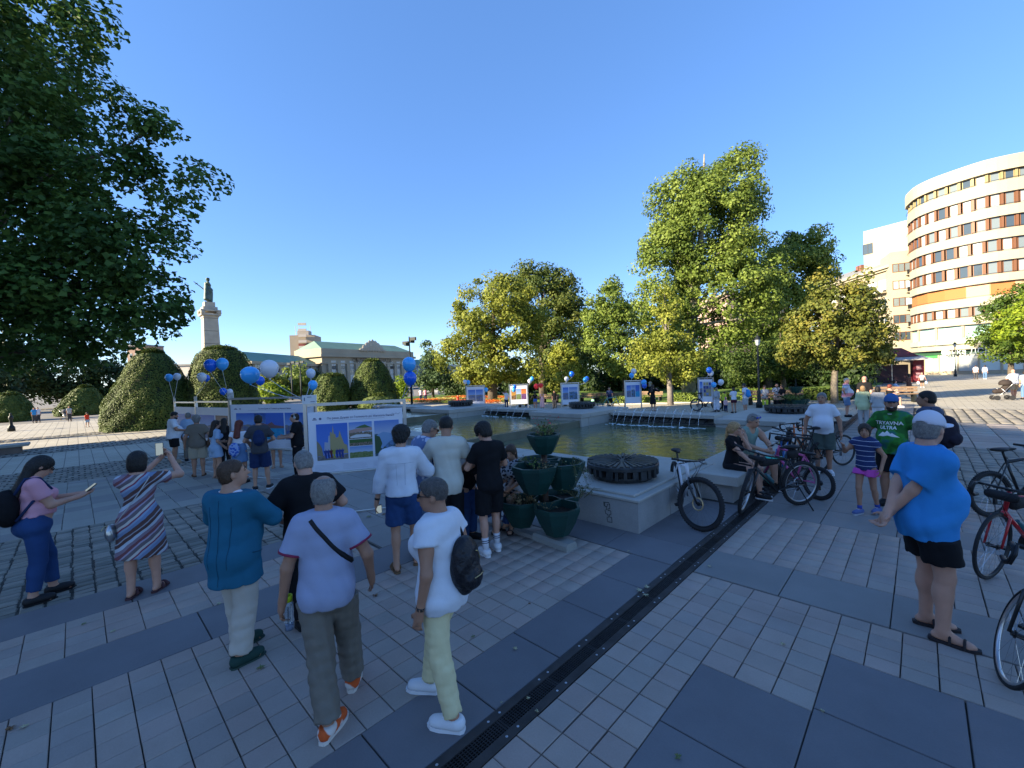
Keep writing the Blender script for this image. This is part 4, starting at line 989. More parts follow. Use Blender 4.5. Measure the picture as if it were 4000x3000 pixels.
M, L, a, b = wall_seg(pj, 1618, dat(1618), 1800, dat(1800)-10, 0, zc-2.6, 12, M_STONE, 'wing_wall')
for q in range(6):
    for z in (1.5, 5.2, zc-5.6): window(pj, M, L*(.1+.15*q), z, 1.6, 2.3, M_WFR, rnd.choice(M_GL), .03, True, fw=.14)
mb = MB(); mb.add([tuple(M@Vector(v)) for v in [(0, 0, zc-2.6), (L, 0, zc-2.6), (L-1, -6, zc), (1, -6, zc)]], [(0, 1, 2, 3)]); mb.build('wing_roof', M_CU, pj)
tb = empty('tower_block', (0, 0, 0), 0, 'beige high-rise block with red balconies behind the green roofs', 'building')
zt_ = pz(1190, 220, 1308); M, L, a, b = wall_seg(tb, 1140, 220, 1238, 222, 0, zt_, 12, mat('tower_beige', (.33, .27, .20), .9, var=.05, vscale=.2))
mb = MB(); mb.box(L*.36, .02, 10, L*.72, .6, zt_-4.5, M=M); mb.build('stair_panel', mat('tower_red', (.22, .07, .055), .9), tb)
for k in range(8): mb = MB(); mb.box(L*.38, .62, 12+k*3, L*.70, 1.2, 13.3+k*3, M=M); mb.build('balcony', mat('tower_beige2', (.48, .42, .36), .9), tb)
mb = MB(); mb.box(L*.3, -6, zt_, L*.75, -.5, zt_+2.4, M=M)
for q in (.2, .35, .8): mb.bar(M@Vector((L*q, -2, zt_)), M@Vector((L*q, -2, zt_+5)), .12, 5)
mb.build('roof_structure', mat('tower_grey', (.4, .36, .32), .9), tb)
for (p0, p1, d, y1, nm, lb, colr) in ((505, 576, 150, 1352, 'apartment_house', 'far brown block half hidden behind the first clipped yew', (.33, .22, .17)), (696, 776, 120, 1428, 'corner_building', 'small pale house with mansard roof between the two big clipped yews', (.46, .42, .38))):
    q = empty(nm, (0, 0, 0), 0, lb, 'building'); zt_ = pz((p0+p1)/2, d, y1); M, L, a, b = wall_seg(q, p0, d, p1, d, 0, zt_, 8, mat('wall_'+nm, colr, .9))
    for i in range(3):
        for z in np.arange(2, zt_-1.5, 3): window(q, M, L*(.2+.3*i), z, 1.0, 1.6, M_WFR, rnd.choice(M_GL), .03)
    mb = MB(); mb.box(-.3, -8, zt_, L+.3, .4, zt_+.5, M=M); mb.build('roof', mat('roof_grey', (.22, .22, .22), .7), q)
# unseen buildings added left of the view to throw shade on the square
for (x0, x1, y0, y1, h, lb) in ((-54, -39, -14, 8.5, 21, 'long cream house added unseen left of the square to cast shade'), (-56, -41, -48, -14.5, 24, 'higher house added unseen left of the square for its shade, farther back')):
    th_ = empty('shade_house', (0, 0, -.45), YAW, lb, 'building'); mb = MB(); mb.box(x0, y0, 0, x1, y1, h); mb.build('wall', M_CREAM2, th_)
    mb = MB(); mb.box(x0-.4, y0-.3, h, x1+.4, y1+.2, h+.4); mb.build('cornice', M_CREAM, th_)
    M = Matrix.Translation((x1, y0, 0))@Matrix.Rotation(math.pi/2, 4, 'Z')@Matrix.Scale(-1, 4, (0, 1, 0))
    for i in range(int((y1-y0)/3.4)):
        for z in np.arange(1.2, h-2, 3.4): window(th_, M, 2+i*3.4, z, 1.5, 2.0, M_WFR, rnd.choice(M_GL), .03)
# ---------------------------------------------------------------- monument
mo_b = depth_pt(833, 60, zg(-60)); mon = empty('monument', tuple(mo_b), 0, 'stone column monument topped by a bronze figure with a raised sword', 'monument')
MS = mat('monument_stone', (.40, .36, .29), .85, var=.12, vscale=1.2, bump=.3); MBZ = mat('monument_bronze', (.07, .10, .085), .5, .5, var=.3, vscale=3, bump=.3)
def mz(py): return top_z(np.array(mo_b), py)-mo_b[2]
zs = mz(1245); mb = MB(); zlo = 0
segs = 7
for i in range(segs):
    z0, z1 = zs*i/segs, zs*(i+1)/segs-.04; w0 = 1.12-.27*i/segs; w1 = 1.12-.27*(i+1)/segs
    V = [(sx*w0, sy*w0, z0) for sx, sy in ((-1, -1), (1, -1), (1, 1), (-1, 1))]+[(sx*w1, sy*w1, z1) for sx, sy in ((-1, -1), (1, -1), (1, 1), (-1, 1))]
    b = MB(); b.add(V, [(0, 3, 2, 1), (4, 5, 6, 7), (0, 1, 5, 4), (1, 2, 6, 5), (2, 3, 7, 6), (3, 0, 4, 7)]); b.build('shaft_block', MS, mon)
b = MB(); b.box(-.9, -.9, zs, .9, .9, zs+.35); b.box(-1.15, -1.15, zs+.36, 1.15, 1.15, zs+.6); b.box(-1.2, -1.2, zs+.95, 1.2, 1.2, zs+1.15)
for sx in (-1, 1):
    for sy in (-1, 1): b.ball((sx*.95, sy*.95, zs+.75), (.32, .32, .34), 10)
b.build('capital', MS, mon); b = MB(); b.box(-.85, -.85, zs+1.16, .85, .85, zs+1.6); b.box(-.62, -.62, zs+1.61, .62, .62, zs+2.3); b.build('pedestal', MS, mon)
b = MB(); b.box(.90, -.5, zs*.42, 1.04, .1, zs*.42+.7); b.build('plaque', mat('plaque', (.42, .40, .34), .6), mon)
def statue():
    z = zs+2.3; Hh = mz(1086)-z; k = Hh/1.78
    pr2 = [EL((0, 0, .95), (.17, .14, .14), None, k=.05), EL((0, 0, 1.25), (.17, .13, .2), None, k=.05), RC((0, 0, 1.4), (0, 0, 1.55), .06, .055, k=.03), EL((0, 0, 1.66), (.085, .095, .12), None, k=.02),
           RC((0, .02, .92), (.02, .04, .12), .19, .14, k=.08), RC((.08, -.06, 1.35), (.14, -.12, .2), .12, .13, k=.08), RC((-.17, 0, 1.42), (-.30, .10, 1.28), .06, .05, k=.03), RC((-.30, .10, 1.28), (-.36, .2, 1.36), .05, .035, k=.02),
           RC((.17, 0, 1.42), (.30, -.06, 1.38), .06, .05, k=.03), RC((.3, -.06, 1.38), (.26, .05, 1.2), .045, .035, k=.02), EL((.02, 0, 1.75), (.10, .10, .05), None, k=.02)]
    V, Q = surface(pr2, .045, (.012, 24, 1.)); V = V*k; V[:, :2] *= 1.35; V[:, 2] += z; o = mesh_obj('bronze_figure', V, Q, MBZ, mon, True); 
    b = MB(); b.bar((-.10*k, -.25*k, z+.95*k), (-.52*k, -.75*k, z+1.52*k), .045*k, 6, .025*k); b.bar((-.50*k, -.55*k, z+1.42*k), (-.36*k, -.68*k, z+1.32*k), .03*k, 6); b.build('sword', MBZ, mon)
statue()
# ---------------------------------------------------------------- vegetation
def leaf_mat(name, dark, mid, lite, pos=(.0, .5, 1.), transl=.35, rough=.6):
    if name in MATS: return MATS[name]
    m = bpy.data.materials.new(name); m.use_nodes = True; n = m.node_tree; b = n.nodes['Principled BSDF']; L = n.links.new
    at_ = n.nodes.new('ShaderNodeAttribute'); at_.attribute_name = 'tint'; cr = n.nodes.new('ShaderNodeValToRGB'); e = cr.color_ramp.elements
    e[0].color = tuple(dark)+(1,); e[0].position = pos[0]; e[1].color = tuple(lite)+(1,); e[1].position = pos[2]; x = e.new(pos[1]); x.color = tuple(mid)+(1,)
    L(at_.outputs['Fac'], cr.inputs[0]); L(cr.outputs[0], b.inputs['Base Color']); b.inputs['Roughness'].default_value = rough; b.inputs['Specular IOR Level'].default_value = .25
    tr = n.nodes.new('ShaderNodeBsdfTranslucent'); L(cr.outputs[0], tr.inputs[0]); mx = n.nodes.new('ShaderNodeMixShader'); mx.inputs[0].default_value = transl
    L(b.outputs[0], mx.inputs[1]); L(tr.outputs[0], mx.inputs[2]); L(mx.outputs[0], n.nodes['Material Output'].inputs[0]); MATS[name] = m; return m
LSHAPE = {'quad': np.array([(-.5, 0, 0), (0, -.32, .06), (.5, 0, 0), (0, .32, .06)]),
          'maple': np.array([(-.5, 0, 0), (-.20, -.46, .05), (.08, -.22, .02), (.5, 0, -.05), (.08, .22, .02), (-.20, .46, .05)])}
def leaves(name, P, N, size, m, parent, shape='quad', tint=None, sv=.35, up=.25, nz=.5):
    """P leaf places, N outward directions -> one mesh of leaf faces"""
    n = len(P); S = LSHAPE[shape]; k = len(S)
    Z = N+RN.normal(0, nz, (n, 3)); Z[:, 2] += up; Z /= np.linalg.norm(Z, axis=1)[:, None]+1e-9
    X = np.cross(Z, RN.normal(0, 1, (n, 3))); X /= np.linalg.norm(X, axis=1)[:, None]+1e-9; Y = np.cross(Z, X)
    s = size*(1+RN.uniform(-sv, sv, n))
    V = P[:, None, :]+s[:, None, None]*(S[None, :, 0, None]*X[:, None, :]+S[None, :, 1, None]*Y[:, None, :]+S[None, :, 2, None]*Z[:, None, :])
    o = mesh_obj(name, V.reshape(-1, 3), np.arange(n*k).reshape(n, k), m, parent)
    a = o.data.attributes.new('tint', 'FLOAT', 'FACE'); t = RN.uniform(0, 1, n) if tint is None else np.clip(tint+RN.normal(0, .16, n), 0, 1)
    a.data.foreach_set('value', t.astype(np.float32)); return o
def rand_dir(n):
    d = RN.normal(0, 1, (n, 3)); return d/np.linalg.norm(d, axis=1)[:, None]
def crown(ells, nclump, rc, nleaf, lsize, shell=(.62, 1.0), droop=.0):
    """ells: (cx,cy,cz,rx,ry,rz). Clumps of leaves spread through the outer part of the crown"""
    vol = np.array([e[3]*e[4]*e[5] for e in ells])**.72; idx = RN.choice(len(ells), nclump, p=vol/vol.sum()); E_ = np.array(ells)[idx]
    d = rand_dir(nclump); r = RN.uniform(shell[0], shell[1], nclump)**.6; C = E_[:, :3]+d*E_[:, 3:]*r[:, None]
    keep = C[:, 2] > .5; C = C[keep]; D = d[keep]; nc = len(C)
    per = max(1, nleaf//nc); R_ = rc*RN.uniform(.6, 1.35, nc); ld = rand_dir(nc*per); lr = RN.uniform(.35, 1, nc*per)**.5
    ci = np.repeat(np.arange(nc), per); P = C[ci]+ld*(R_[ci]*lr)[:, None]*np.array([1, 1, .72]); N = ld*.7+D[ci]*.5
    tint = np.repeat(RN.uniform(.15, .85, nc), per); return C, P, N, tint
M_BARK = mat('bark', (.10, .08, .06), .95, var=.3, vscale=6, bump=.8, bscale=12); M_BARKP = mat('bark_plane', (.36, .33, .26), .85, var=.35, vscale=3, bump=.4, col2=(.16, .14, .10))
def limb(mb, a, b, r0, r1, wob=.08, n=6):
    a = Vector(a); b = Vector(b); L = (b-a).length; pts = []
    for i in range(n+1):
        t = i/n; p = a.lerp(b, t)+Vector((rnd.gauss(0, 1), rnd.gauss(0, 1), 0))*L*wob*math.sin(math.pi*t)*.6; p.z += L*.05*math.sin(math.pi*t); pts.append(p)
    mb.tube(pts, [r0+(r1-r0)*(i/n) for i in range(n+1)], 7)
def tree(base, ells, label, m, nclump=140, rc=1.1, nleaf=20000, lsize=.24, tr=.3, bark=None, name='tree', group=None, shape='quad', shell=(.55, 1.), fork=.35, lean=(0, 0), nl=14, up=.25, inner=True):
    base = np.array(base, float); root = empty(name, tuple(base), 0, label, 'tree', group)
    E_ = [(e[0]-base[0], e[1]-base[1], e[2]-base[2], e[3], e[4], e[5]) for e in ells]
    C, P, N, tint = crown(E_, nclump, rc, nleaf, lsize, shell)
    leaves('crown', P, N, lsize, m, root, shape, tint, up=up)
    mb = MB(); top = max(e[2]+e[5]*.55 for e in E_); cx = E_[0][0]; cy = E_[0][1]
    pts = [(0, 0, -.3), (lean[0]*.3, lean[1]*.3, top*.15), (cx*.35+lean[0], cy*.35+lean[1], top*.4), (cx*.8, cy*.8, top*.7), (cx, cy, top)]
    mb.tube([Vector(p) for p in pts], [tr*1.15, tr, tr*.72, tr*.4, tr*.1], 9); mb.build('trunk', bark or M_BARK, root, True)
    mb = MB(); far = C[RN.permutation(len(C))[:nl]]
    for c in far:
        z0 = max(top*fork, min(c[2]*.7, top*.75))*rnd.uniform(.8, 1.05); t = z0/top; p0 = np.array([cx*t*.9+lean[0]*(t < .6), cy*t*.9+lean[1]*(t < .6), z0])
        limb(mb, p0, c, tr*.33*(1.15-t), tr*.05)
    mb.build('branches', bark or M_BARK, root, True); return root
def pe(px, py, rpx, rpy, d, dr=None, dd=0):
    """crown ellipsoid from its picture outline at forward distance d"""
    t = d+dd; c = CP+ray(px, py)*t/(ray(px, py)@CF); k = t/FPX; return (c[0], c[1], c[2], rpx*k, (dr or rpx)*k, rpy*k)
LM_OAK = leaf_mat('leaf_plane', (.07, .115, .018), (.155, .215, .036), (.24, .30, .06), transl=.36)
LM_YEL = leaf_mat('leaf_yellowish', (.11, .14, .02), (.21, .24, .036), (.31, .32, .05), transl=.36)
LM_DRK = leaf_mat('leaf_dark', (.012, .028, .008), (.028, .055, .014), (.06, .09, .022), transl=.25)
LM_AUT = leaf_mat('leaf_autumn', (.07, .09, .016), (.145, .165, .03), (.23, .20, .035), transl=.3)
LM_LIME = leaf_mat('leaf_lime', (.09, .15, .012), (.20, .28, .02), (.30, .36, .03), transl=.4)
LM_NEAR = leaf_mat('leaf_maple', (.035, .075, .016), (.065, .13, .026), (.12, .20, .035), transl=.30)
# big maple at the left edge, trunk outside the picture
def c2(X, Y, z): x, y = cam2w(X, Y); return (x, y, z)
b0 = c2(-15.6, 10.5, 0); b0 = (b0[0], b0[1], zg(b0[0]))
E0 = []
for (px, py, rx_, ry_, d) in ((-150, 300, 480, 420, 10.5), (120, 520, 260, 330, 9.5), (100, 900, 330, 300, 9.2), (430, 790, 250, 190, 9.6), (640, 700, 150, 75, 9.6), (500, 1000, 220, 150, 9.4), (330, 1190, 300, 160, 9.6), (560, 1215, 210, 75, 9.4), (60, 1290, 330, 150, 9.8), (160, 60, 180, 190, 9.0), (-300, 900, 400, 500, 11), (310, 1330, 200, 75, 9.6), (770, 730, 100, 38, 9.6), (650, 560, 120, 70, 9.8), (700, 1235, 80, 38, 9.5), (640, 1080, 110, 50, 9.5), (330, 120, 90, 90, 9.4), (-500, 200, 500, 500, 12)):
    E0.append(pe(px, py, rx_, ry_, d, rx_*1.1 if rx_ > 260 else rx_*.9))
rootL = empty('maple_tree', b0, 0, 'large dark green maple whose crown fills the upper left corner', 'tree')
Ec = [(e[0]-b0[0], e[1]-b0[1], e[2]-b0[2], e[3], e[4], e[5]) for e in E0]
C_, P_, N_, t_ = crown(Ec, 760, .52, 90000, .12, (.35, 1.0)); t_ = np.clip(t_, 0, 1)
leaves('crown', P_, N_*.5, .125, LM_NEAR, rootL, 'maple', t_, up=.7)
mb = MB(); mb.tube([(0, 0, -.3), (.1, 0, 2), (.3, .2, 5), (1.2, .6, 9), (2, 1, 13)], [.42, .36, .3, .2, .06], 10); mb.build('trunk', M_BARK, rootL, True)
mb = MB()
for c in C_[RN.permutation(len(C_))[:46]]:
    z0 = min(max(2.6, c[2]*.62), 9); limb(mb, (.2+z0*.1, z0*.06, z0), c, .085, .012, .06)
mb.build('branches', M_BARK, rootL, True)
# unseen trees added left of the view to dapple the boards with shade
for (X, Y, r, zc, lb) in ((-31, 7, 3.6, 9, 'round unseen tree added for shade left of the square, nearest the added houses'), (-32, 12.5, 3.2, 9.5, 'round unseen tree added for shade left of the square, middle of its row'), (-33, 16.6, 2.2, 8, 'smaller unseen tree added for shade left of the square at the end of the row'), (-36, 22.5, 3.6, 15, 'tall thin unseen tree added for shade left of the square with a high crown')):
    x, y = cam2w(X, Y); tree((x, y, zg(x)), [(x, y, zc, r, r, 5 if zc < 12 else 3.6), (x+1, y, zc-2.5, r*.9, r, 3)], lb, LM_DRK, 90, 1.1, 4200, .5, .3, group=None)
def d_of(px, py): return proj(gnd(px, py))[2]
# trees across the fountain: (label, base px, base py, depth, ells in px, material, ...)
def ptree(label, bx, d, ells, m, nclump, rc, nleaf, ls, tr, bark=None, lean=(0, 0), **k):
    b = depth_pt(bx, d); b[2] = zg(b[0]); return tree(b, [pe(e[0], e[1], e[2], e[3], d, e[2]*.8, e[4] if len(e) > 4 else 0) for e in ells], label, m, nclump, rc, nleaf, ls, tr, bark, lean=lean, **k)
ptree('broad yellowish green plane tree across the fountain behind the two leftmost far boards', 1922, 46, [(1930, 1230, 170, 150), (1830, 1330, 110, 110), (2010, 1330, 130, 150), (1880, 1440, 120, 60), (1990, 1160, 110, 90), (1800, 1160, 40, 60), (2040, 1450, 90, 50), (1760, 1400, 60, 60), (2090, 1250, 60, 80)], LM_YEL, 300, 1.0, 36000, .27, .5, M_BARK, shell=(.5, 1))
ptree('tall dark green chestnut behind the yellowish plane tree', 2120, 56, [(2120, 1180, 130, 140), (2190, 1300, 120, 180), (2080, 1090, 80, 60), (2230, 1430, 80, 90), (2180, 1120, 70, 60)], leaf_mat('leaf_chestnut', (.04, .07, .014), (.09, .125, .024), (.17, .19, .04)), 240, 1.3, 28000, .33, .5)
ptree('small bright yellow-green young tree behind the fountain', 2205, 36, [(2200, 1440, 58, 90), (2205, 1380, 35, 55), (2185, 1490, 50, 40)], leaf_mat('leaf_bright', (.10, .13, .015), (.22, .25, .03), (.34, .34, .05)), 70, .55, 7000, .2, .12)
ptree('crooked slim tree with sparse crown right of the young yellow tree', 2440, 38, [(2390, 1180, 70, 80), (2330, 1220, 55, 60), (2420, 1280, 80, 90), (2440, 1400, 90, 80), (2390, 1120, 40, 40), (2340, 1330, 60, 70)], LM_OAK, 190, .7, 18000, .22, .22, lean=(-.5, 1.2))
ptree('towering plane tree with pale trunk and two peaks, tallest in the park', 2690, 42, [(2760, 900, 190, 240), (2640, 830, 100, 150), (2620, 1080, 130, 230), (2860, 780, 110, 190), (2900, 660, 60, 110), (2810, 1150, 220, 210), (2920, 1000, 110, 200), (2700, 690, 50, 50), (2570, 1250, 80, 180), (2680, 1380, 140, 100), (2560, 960, 50, 80), (2640, 700, 40, 30)], LM_OAK, 640, 1.15, 84000, .27, .62, M_BARKP, nl=34)
ptree('slender tree with grey trunk in front of the towering plane tree', 2617, 29, [(2600, 1290, 90, 100), (2540, 1400, 90, 80), (2660, 1420, 90, 70), (2600, 1180, 50, 60)], LM_YEL, 130, .6, 11000, .18, .2, mat('bark_grey', (.16, .14, .125), .9, var=.3, vscale=8, bump=.5))
ptree('wide green tree between the towering plane and the autumn tree', 3000, 46, [(3080, 1060, 140, 130), (3150, 960, 80, 80), (3020, 1200, 120, 150), (3190, 1080, 60, 100), (2960, 1350, 130, 120)], leaf_mat('leaf_green2', (.08, .13, .02), (.17, .23, .036), (.25, .30, .055)), 280, 1.1, 34000, .28, .4)
ptree('autumn-tinted maple with forked trunk right of the park lamp', 3258, 24, [(3280, 1200, 100, 90), (3190, 1260, 90, 80), (3370, 1200, 60, 70), (3270, 1340, 130, 70), (3420, 1300, 60, 70), (3130, 1370, 80, 60), (3370, 1120, 30, 50), (3230, 1110, 60, 50), (3400, 1390, 70, 40), (3300, 1400, 90, 40)], LM_AUT, 300, .55, 25000, .17, .17, mat('bark_light', (.20, .17, .13), .9, var=.3, vscale=8, bump=.5), nl=22)
ptree('dark leafy tree left of the autumn maple behind the lamp', 3060, 34, [(3050, 1400, 110, 80), (2930, 1420, 90, 70), (3110, 1330, 60, 60)], leaf_mat('leaf_mid', (.025, .05, .01), (.06, .10, .02), (.12, .16, .03)), 120, .8, 11000, .2, .2)
ptree('green square tree at the right edge in front of the bank', 3950, 33, [(3960, 1250, 110, 110), (3880, 1330, 60, 60), (3990, 1160, 70, 60), (3920, 1370, 60, 40), (4080, 1300, 120, 130)], leaf_mat('leaf_square', (.035, .075, .012), (.085, .14, .02), (.15, .20, .03)), 170, .6, 15000, .19, .18)
ptree('bright lime tree at the right edge, sunlit', 4050, 24, [(3990, 1260, 75, 80), (3965, 1320, 45, 40), (4080, 1250, 100, 130)], LM_LIME, 90, .42, 8500, .15, .14)
ptree('slender grey-green tree beside the court building', 1690, 60, [(1690, 1420, 50, 55), (1660, 1490, 45, 40), (1675, 1360, 18, 40), (1720, 1480, 50, 50)], leaf_mat('leaf_greygreen', (.03, .06, .025), (.07, .12, .045), (.13, .18, .07)), 80, .9, 6000, .36, .2)
ptree('low bright shrub tree beside the flower bed', 1568, 62, [(1567, 1500, 25, 35), (1560, 1530, 30, 25)], LM_LIME, 30, .7, 2200, .32, .12)
for (px, py, r1, r2, d, lb, mm) in ((1060, 1510, 60, 50, 80, 'round yellowish tree in front of the court building wing', LM_YEL), (1160, 1490, 65, 62, 84, 'yellow-green tree left of the court centre', LM_OAK), (1060, 1540, 50, 32, 66, 'bright bushy tree below the white balloon', LM_LIME), (1215, 1500, 40, 50, 88, 'darker tree beside the small clipped yew', LM_DRK), (980, 1530, 60, 50, 90, 'dark tree left of the wing', LM_DRK)):
    ptree(lb, px, d, [(px, py, r1, r2), (px+r1*.3, py+r2*.4, r1*.7, r2*.6)], mm, 60, 1.2, 4000, .5, .25)
for (px, py, r1, r2, d, lb) in ((60, 1430, 130, 120, 75, 'dark park tree at the far left under the maple'), (260, 1450, 130, 110, 80, 'dark park tree left of the clipped yews'), (430, 1490, 90, 80, 85, 'dark park tree behind the clipped yews'), (-80, 1480, 120, 110, 60, 'dark park tree cut by the left edge')):
    ptree(lb, px, d, [(px, py, r1, r2), (px-40, py+60, r1, 50)], LM_DRK, 90, 1.8, 6500, .6, .4)
# dense park beyond: dark shrubs and conifers behind the trunks
BG = [(1790, 1500, 60, 40, 70), (1870, 1490, 70, 50, 66), (2010, 1500, 80, 60, 64), (2120, 1470, 70, 80, 68), (2290, 1420, 60, 110, 66), (2370, 1470, 90, 80, 62), (2480, 1440, 80, 110, 60), (2580, 1460, 90, 80, 64), (2700, 1470, 90, 70, 58), (2800, 1460, 80, 80, 56), (2900, 1470, 80, 70, 52), (3010, 1470, 80, 70, 48), (3110, 1450, 70, 70, 46), (3210, 1450, 70, 80, 44), (3310, 1450, 70, 60, 42), (2260, 1330, 70, 100, 72), (2480, 1300, 70, 120, 72), (3390, 1420, 80, 70, 62)]
TL = ['dark thicket tree behind the %s' % q for q in ('leftmost far board', 'yellowish plane tree trunk, left of it', 'three-picture far board', 'woman in blue shorts', 'disc board', 'toddler', 'crooked slim tree', 'fourth far board, right side', 'woman in the black dress', 'pale plane trunk', 'person with a grey rucksack', 'park lamp', 'bearded man on the bench', 'autumn maple, left side', 'autumn maple, right side')]+['taller dark thicket tree above the young yellow tree', 'taller dark thicket tree left of the towering plane', 'dark thicket tree beside the kiosk']
for i, (px, py, r1, r2, d) in enumerate(BG):
    ptree(TL[i], px, d, [(px, py, r1, r2), (px, 1530-(px-2000)*.038-20, r1*.9, 45)], LM_DRK, 80, 1.3, 4600, .40, .3, name='thicket_tree', group='dark trees of the park beyond the fountain', nl=5)
# clipped yews
LM_YEW = leaf_mat('leaf_yew', (.05, .08, .014), (.08, .115, .02), (.115, .145, .028), transl=.15)
M_CORE = mat('yew_core', (.012, .02, .008), .9)
def yew(label, px, d, prof, squash=1.0, n=24000, ls=.10, m=LM_YEW, asym=0.):
    """prof: (half width px, picture y) from the foot up"""
    b = depth_pt(px, d); b[2] = zg(b[0]); k = d/math.hypot(FPX, px-2000); pr_ = [(w_*k, top_z(b, y)-b[2]) for w_, y in prof]; pr_[0] = (pr_[0][0], 0)
    root = empty('clipped_yew', tuple(b), 0, label, 'topiary')
    H_ = pr_[-1][1]; zz = np.array([p[1] for p in pr_]); rr = np.array([p[0] for p in pr_])
    # area-weighted samples
    z = RN.uniform(0, H_, n*3); r = np.interp(z, zz, rr); keep = RN.uniform(0, rr.max(), n*3) < r; z = z[keep][:n]; r = r[keep][:n]; a = RN.uniform(0, 2*math.pi, len(z))
    lump = 1+.035*np.sin(a*5+z*1.7)+.03*np.sin(a*11-z*3.1)+RN.normal(0, .012, len(z)); R_ = r*lump
    nrm = np.stack([np.cos(a), np.sin(a), np.full(len(z), .3)], 1); ca, sa = np.cos(a)*R_, np.sin(a)*R_*squash
    sh = asym*(1-z/H_)
    P = np.stack([ca, sa, z], 1); P[:, 0] += sh*CR[0]; P[:, 1] += sh*CR[1]
    nt_ = n//5; rt = pr_[-1][0]; q = np.sqrt(RN.uniform(0, 1, nt_))*rt; a2 = RN.uniform(0, 6.28, nt_); P2 = np.stack([q*np.cos(a2), q*np.sin(a2)*squash, H_+RN.normal(0, .08, nt_)+.25*(1-(q/rt)**2)], 1)
    tint = np.clip(.45+.3*np.sin(a*3+z)+RN.normal(0, .2, len(z)), 0, 1)
    leaves('foliage', np.concatenate([P, P2]), np.concatenate([nrm, np.tile([0, 0, 1.], (nt_, 1))]), ls, m, root, 'quad', np.concatenate([tint, np.full(nt_, .6)]), up=.2, nz=.42)
    mb = MB(); mb.lathe([(max(.05, p[0]*.95), p[1]) for p in pr_]+[(.01, H_+.15)], 24); o = mb.build('core', M_CORE, root, True)
    if asym:
        for v in o.data.vertices: s_ = asym*(1-v.co.z/H_); v.co.x += s_*CR[0]; v.co.y += s_*CR[1]
    return root
yew('large clipped yew with a long sloping left side beside the boards', 600, 30.5, [(206, 1655), (196, 1600), (175, 1550), (145, 1500), (106, 1440), (76, 1400), (54, 1381)], asym=-.0, n=36000)
yew('large dark clipped yew in front of the stone column', 870, 32, [(150, 1640), (150, 1580), (140, 1500), (118, 1430), (95, 1385), (70, 1368)], n=26000)
yew('small flat-topped clipped yew in front of the court building', 1298, 43, [(62, 1592), (72, 1570), (68, 1520), (60, 1488), (50, 1470)], n=10000, ls=.16)
yew('pointed clipped yew in front of the court building centre', 1458, 45, [(88, 1590), (100, 1565), (85, 1510), (62, 1450), (42, 1420), (34, 1414)], n=13000, ls=.16)
yew('low sprawling clipped yew right of the pointed one', 1480, 41, [(75, 1595), (80, 1580), (60, 1556), (30, 1548)], n=5000, ls=.18)
yew('clipped yew with sunlit left slope behind the child in red', 335, 52, [(105, 1640), (108, 1600), (80, 1560), (50, 1525), (30, 1515)], n=9000, ls=.25, asym=-.6)
yew('dark clipped yew by the bollard at the left edge', 40, 44, [(100, 1665), (105, 1620), (80, 1575), (45, 1545)], n=9000, ls=.22)
# low hedges, lawn, flower beds
M_LAWN = mat('lawn', (.10, .17, .025), .9, var=.25, vscale=1.2, bump=.8, bscale=30)
sheet('lawn', -60, -2.9, 30.6, 70, .04, M_LAWN); m_kerb = stone_mat('kerb', (.34, .32, .28))
kb = MB()
for i in range(40): kb.box(-60+i*1.42, 30.22, -.5, -60+i*1.42+1.4, 30.55, .10+zg(-60+i*1.42))
tag(kb.build('park_kerb', m_kerb), kind='structure')
mb = MB(); mb.box(-2.9, 30.22, -.1, -2.6, 52, .12); tag(mb.build('park_kerb', m_kerb), kind='structure')
def hedge(x0, x1, y0, y1, h, n, label, m=None, ls=.13):
    c = ((x0+x1)/2, (y0+y1)/2, zg((x0+x1)/2)); root = empty('hedge', c, 0, label, 'hedge'); a, b = (x1-x0)/2, (y1-y0)/2
    P = np.stack([RN.uniform(-a, a, n), RN.uniform(-b, b, n), RN.uniform(.02, h, n)], 1); f = RN.randint(0, 4, n); P[f == 0, 1] = -b; P[f == 1, 2] = h; P[f == 2, 0] = np.sign(P[f == 2, 0])*a
    P += RN.normal(0, .04, P.shape); N = np.zeros((n, 3)); N[f == 0, 1] = -1; N[f == 1, 2] = 1; N[f == 2, 0] = np.sign(P[f == 2, 0])
    leaves('foliage', P, N, ls, m or LM_OAK, root); mb = MB(); mb.box(-a+.06, -b+.06, 0, a-.06, b-.06, h-.07); mb.build('core', M_CORE, root)
hedge(-8.6, -3.4, 30.8, 31.8, .75, 4500, 'clipped low hedge behind the rightmost board'); hedge(-13.5, -9.6, 30.8, 31.6, .6, 3000, 'low sunlit hedge behind the woman in black'); hedge(-19.5, -15.5, 30.8, 31.6, .55, 2500, 'low hedge behind the cyclist')
hedge(-28.5, -26.2, 29.0, 30.0, .9, 2200, 'pale round-edged box hedge between the two leftmost far boards', LM_YEL); hedge(-3.2, -2.95, 31, 40, .8, 2600, 'dark hedge running away beside the square', LM_DRK)
fb = empty('flower_bed', (0, 0, 0), 0, 'long flower bed with orange and cream bands before the pointed yew', 'flower bed')
for j, (y0, y1, cc, ls) in enumerate(((27.2, 27.9, (.20, .25, .04), .14), (28.2, 30.2, (.75, .16, .02), .16), (31.0, 33.5, (.60, .50, .14), .18), (34.0, 37.0, (.80, .20, .03), .2))):
    n = 3200; P = np.stack([RN.uniform(-46, -30.5, n), RN.uniform(y0, y1, n), RN.uniform(.1, .38, n)-.45], 1); mm = leaf_mat('bloom%d' % j, tuple(c*.5 for c in cc), cc, tuple(min(1, c*1.3) for c in cc), transl=.2)
    leaves('blooms', P, np.tile([0, 0, 1.], (n, 1)), ls, mm, fb, up=1).__setitem__('kind', 'stuff')
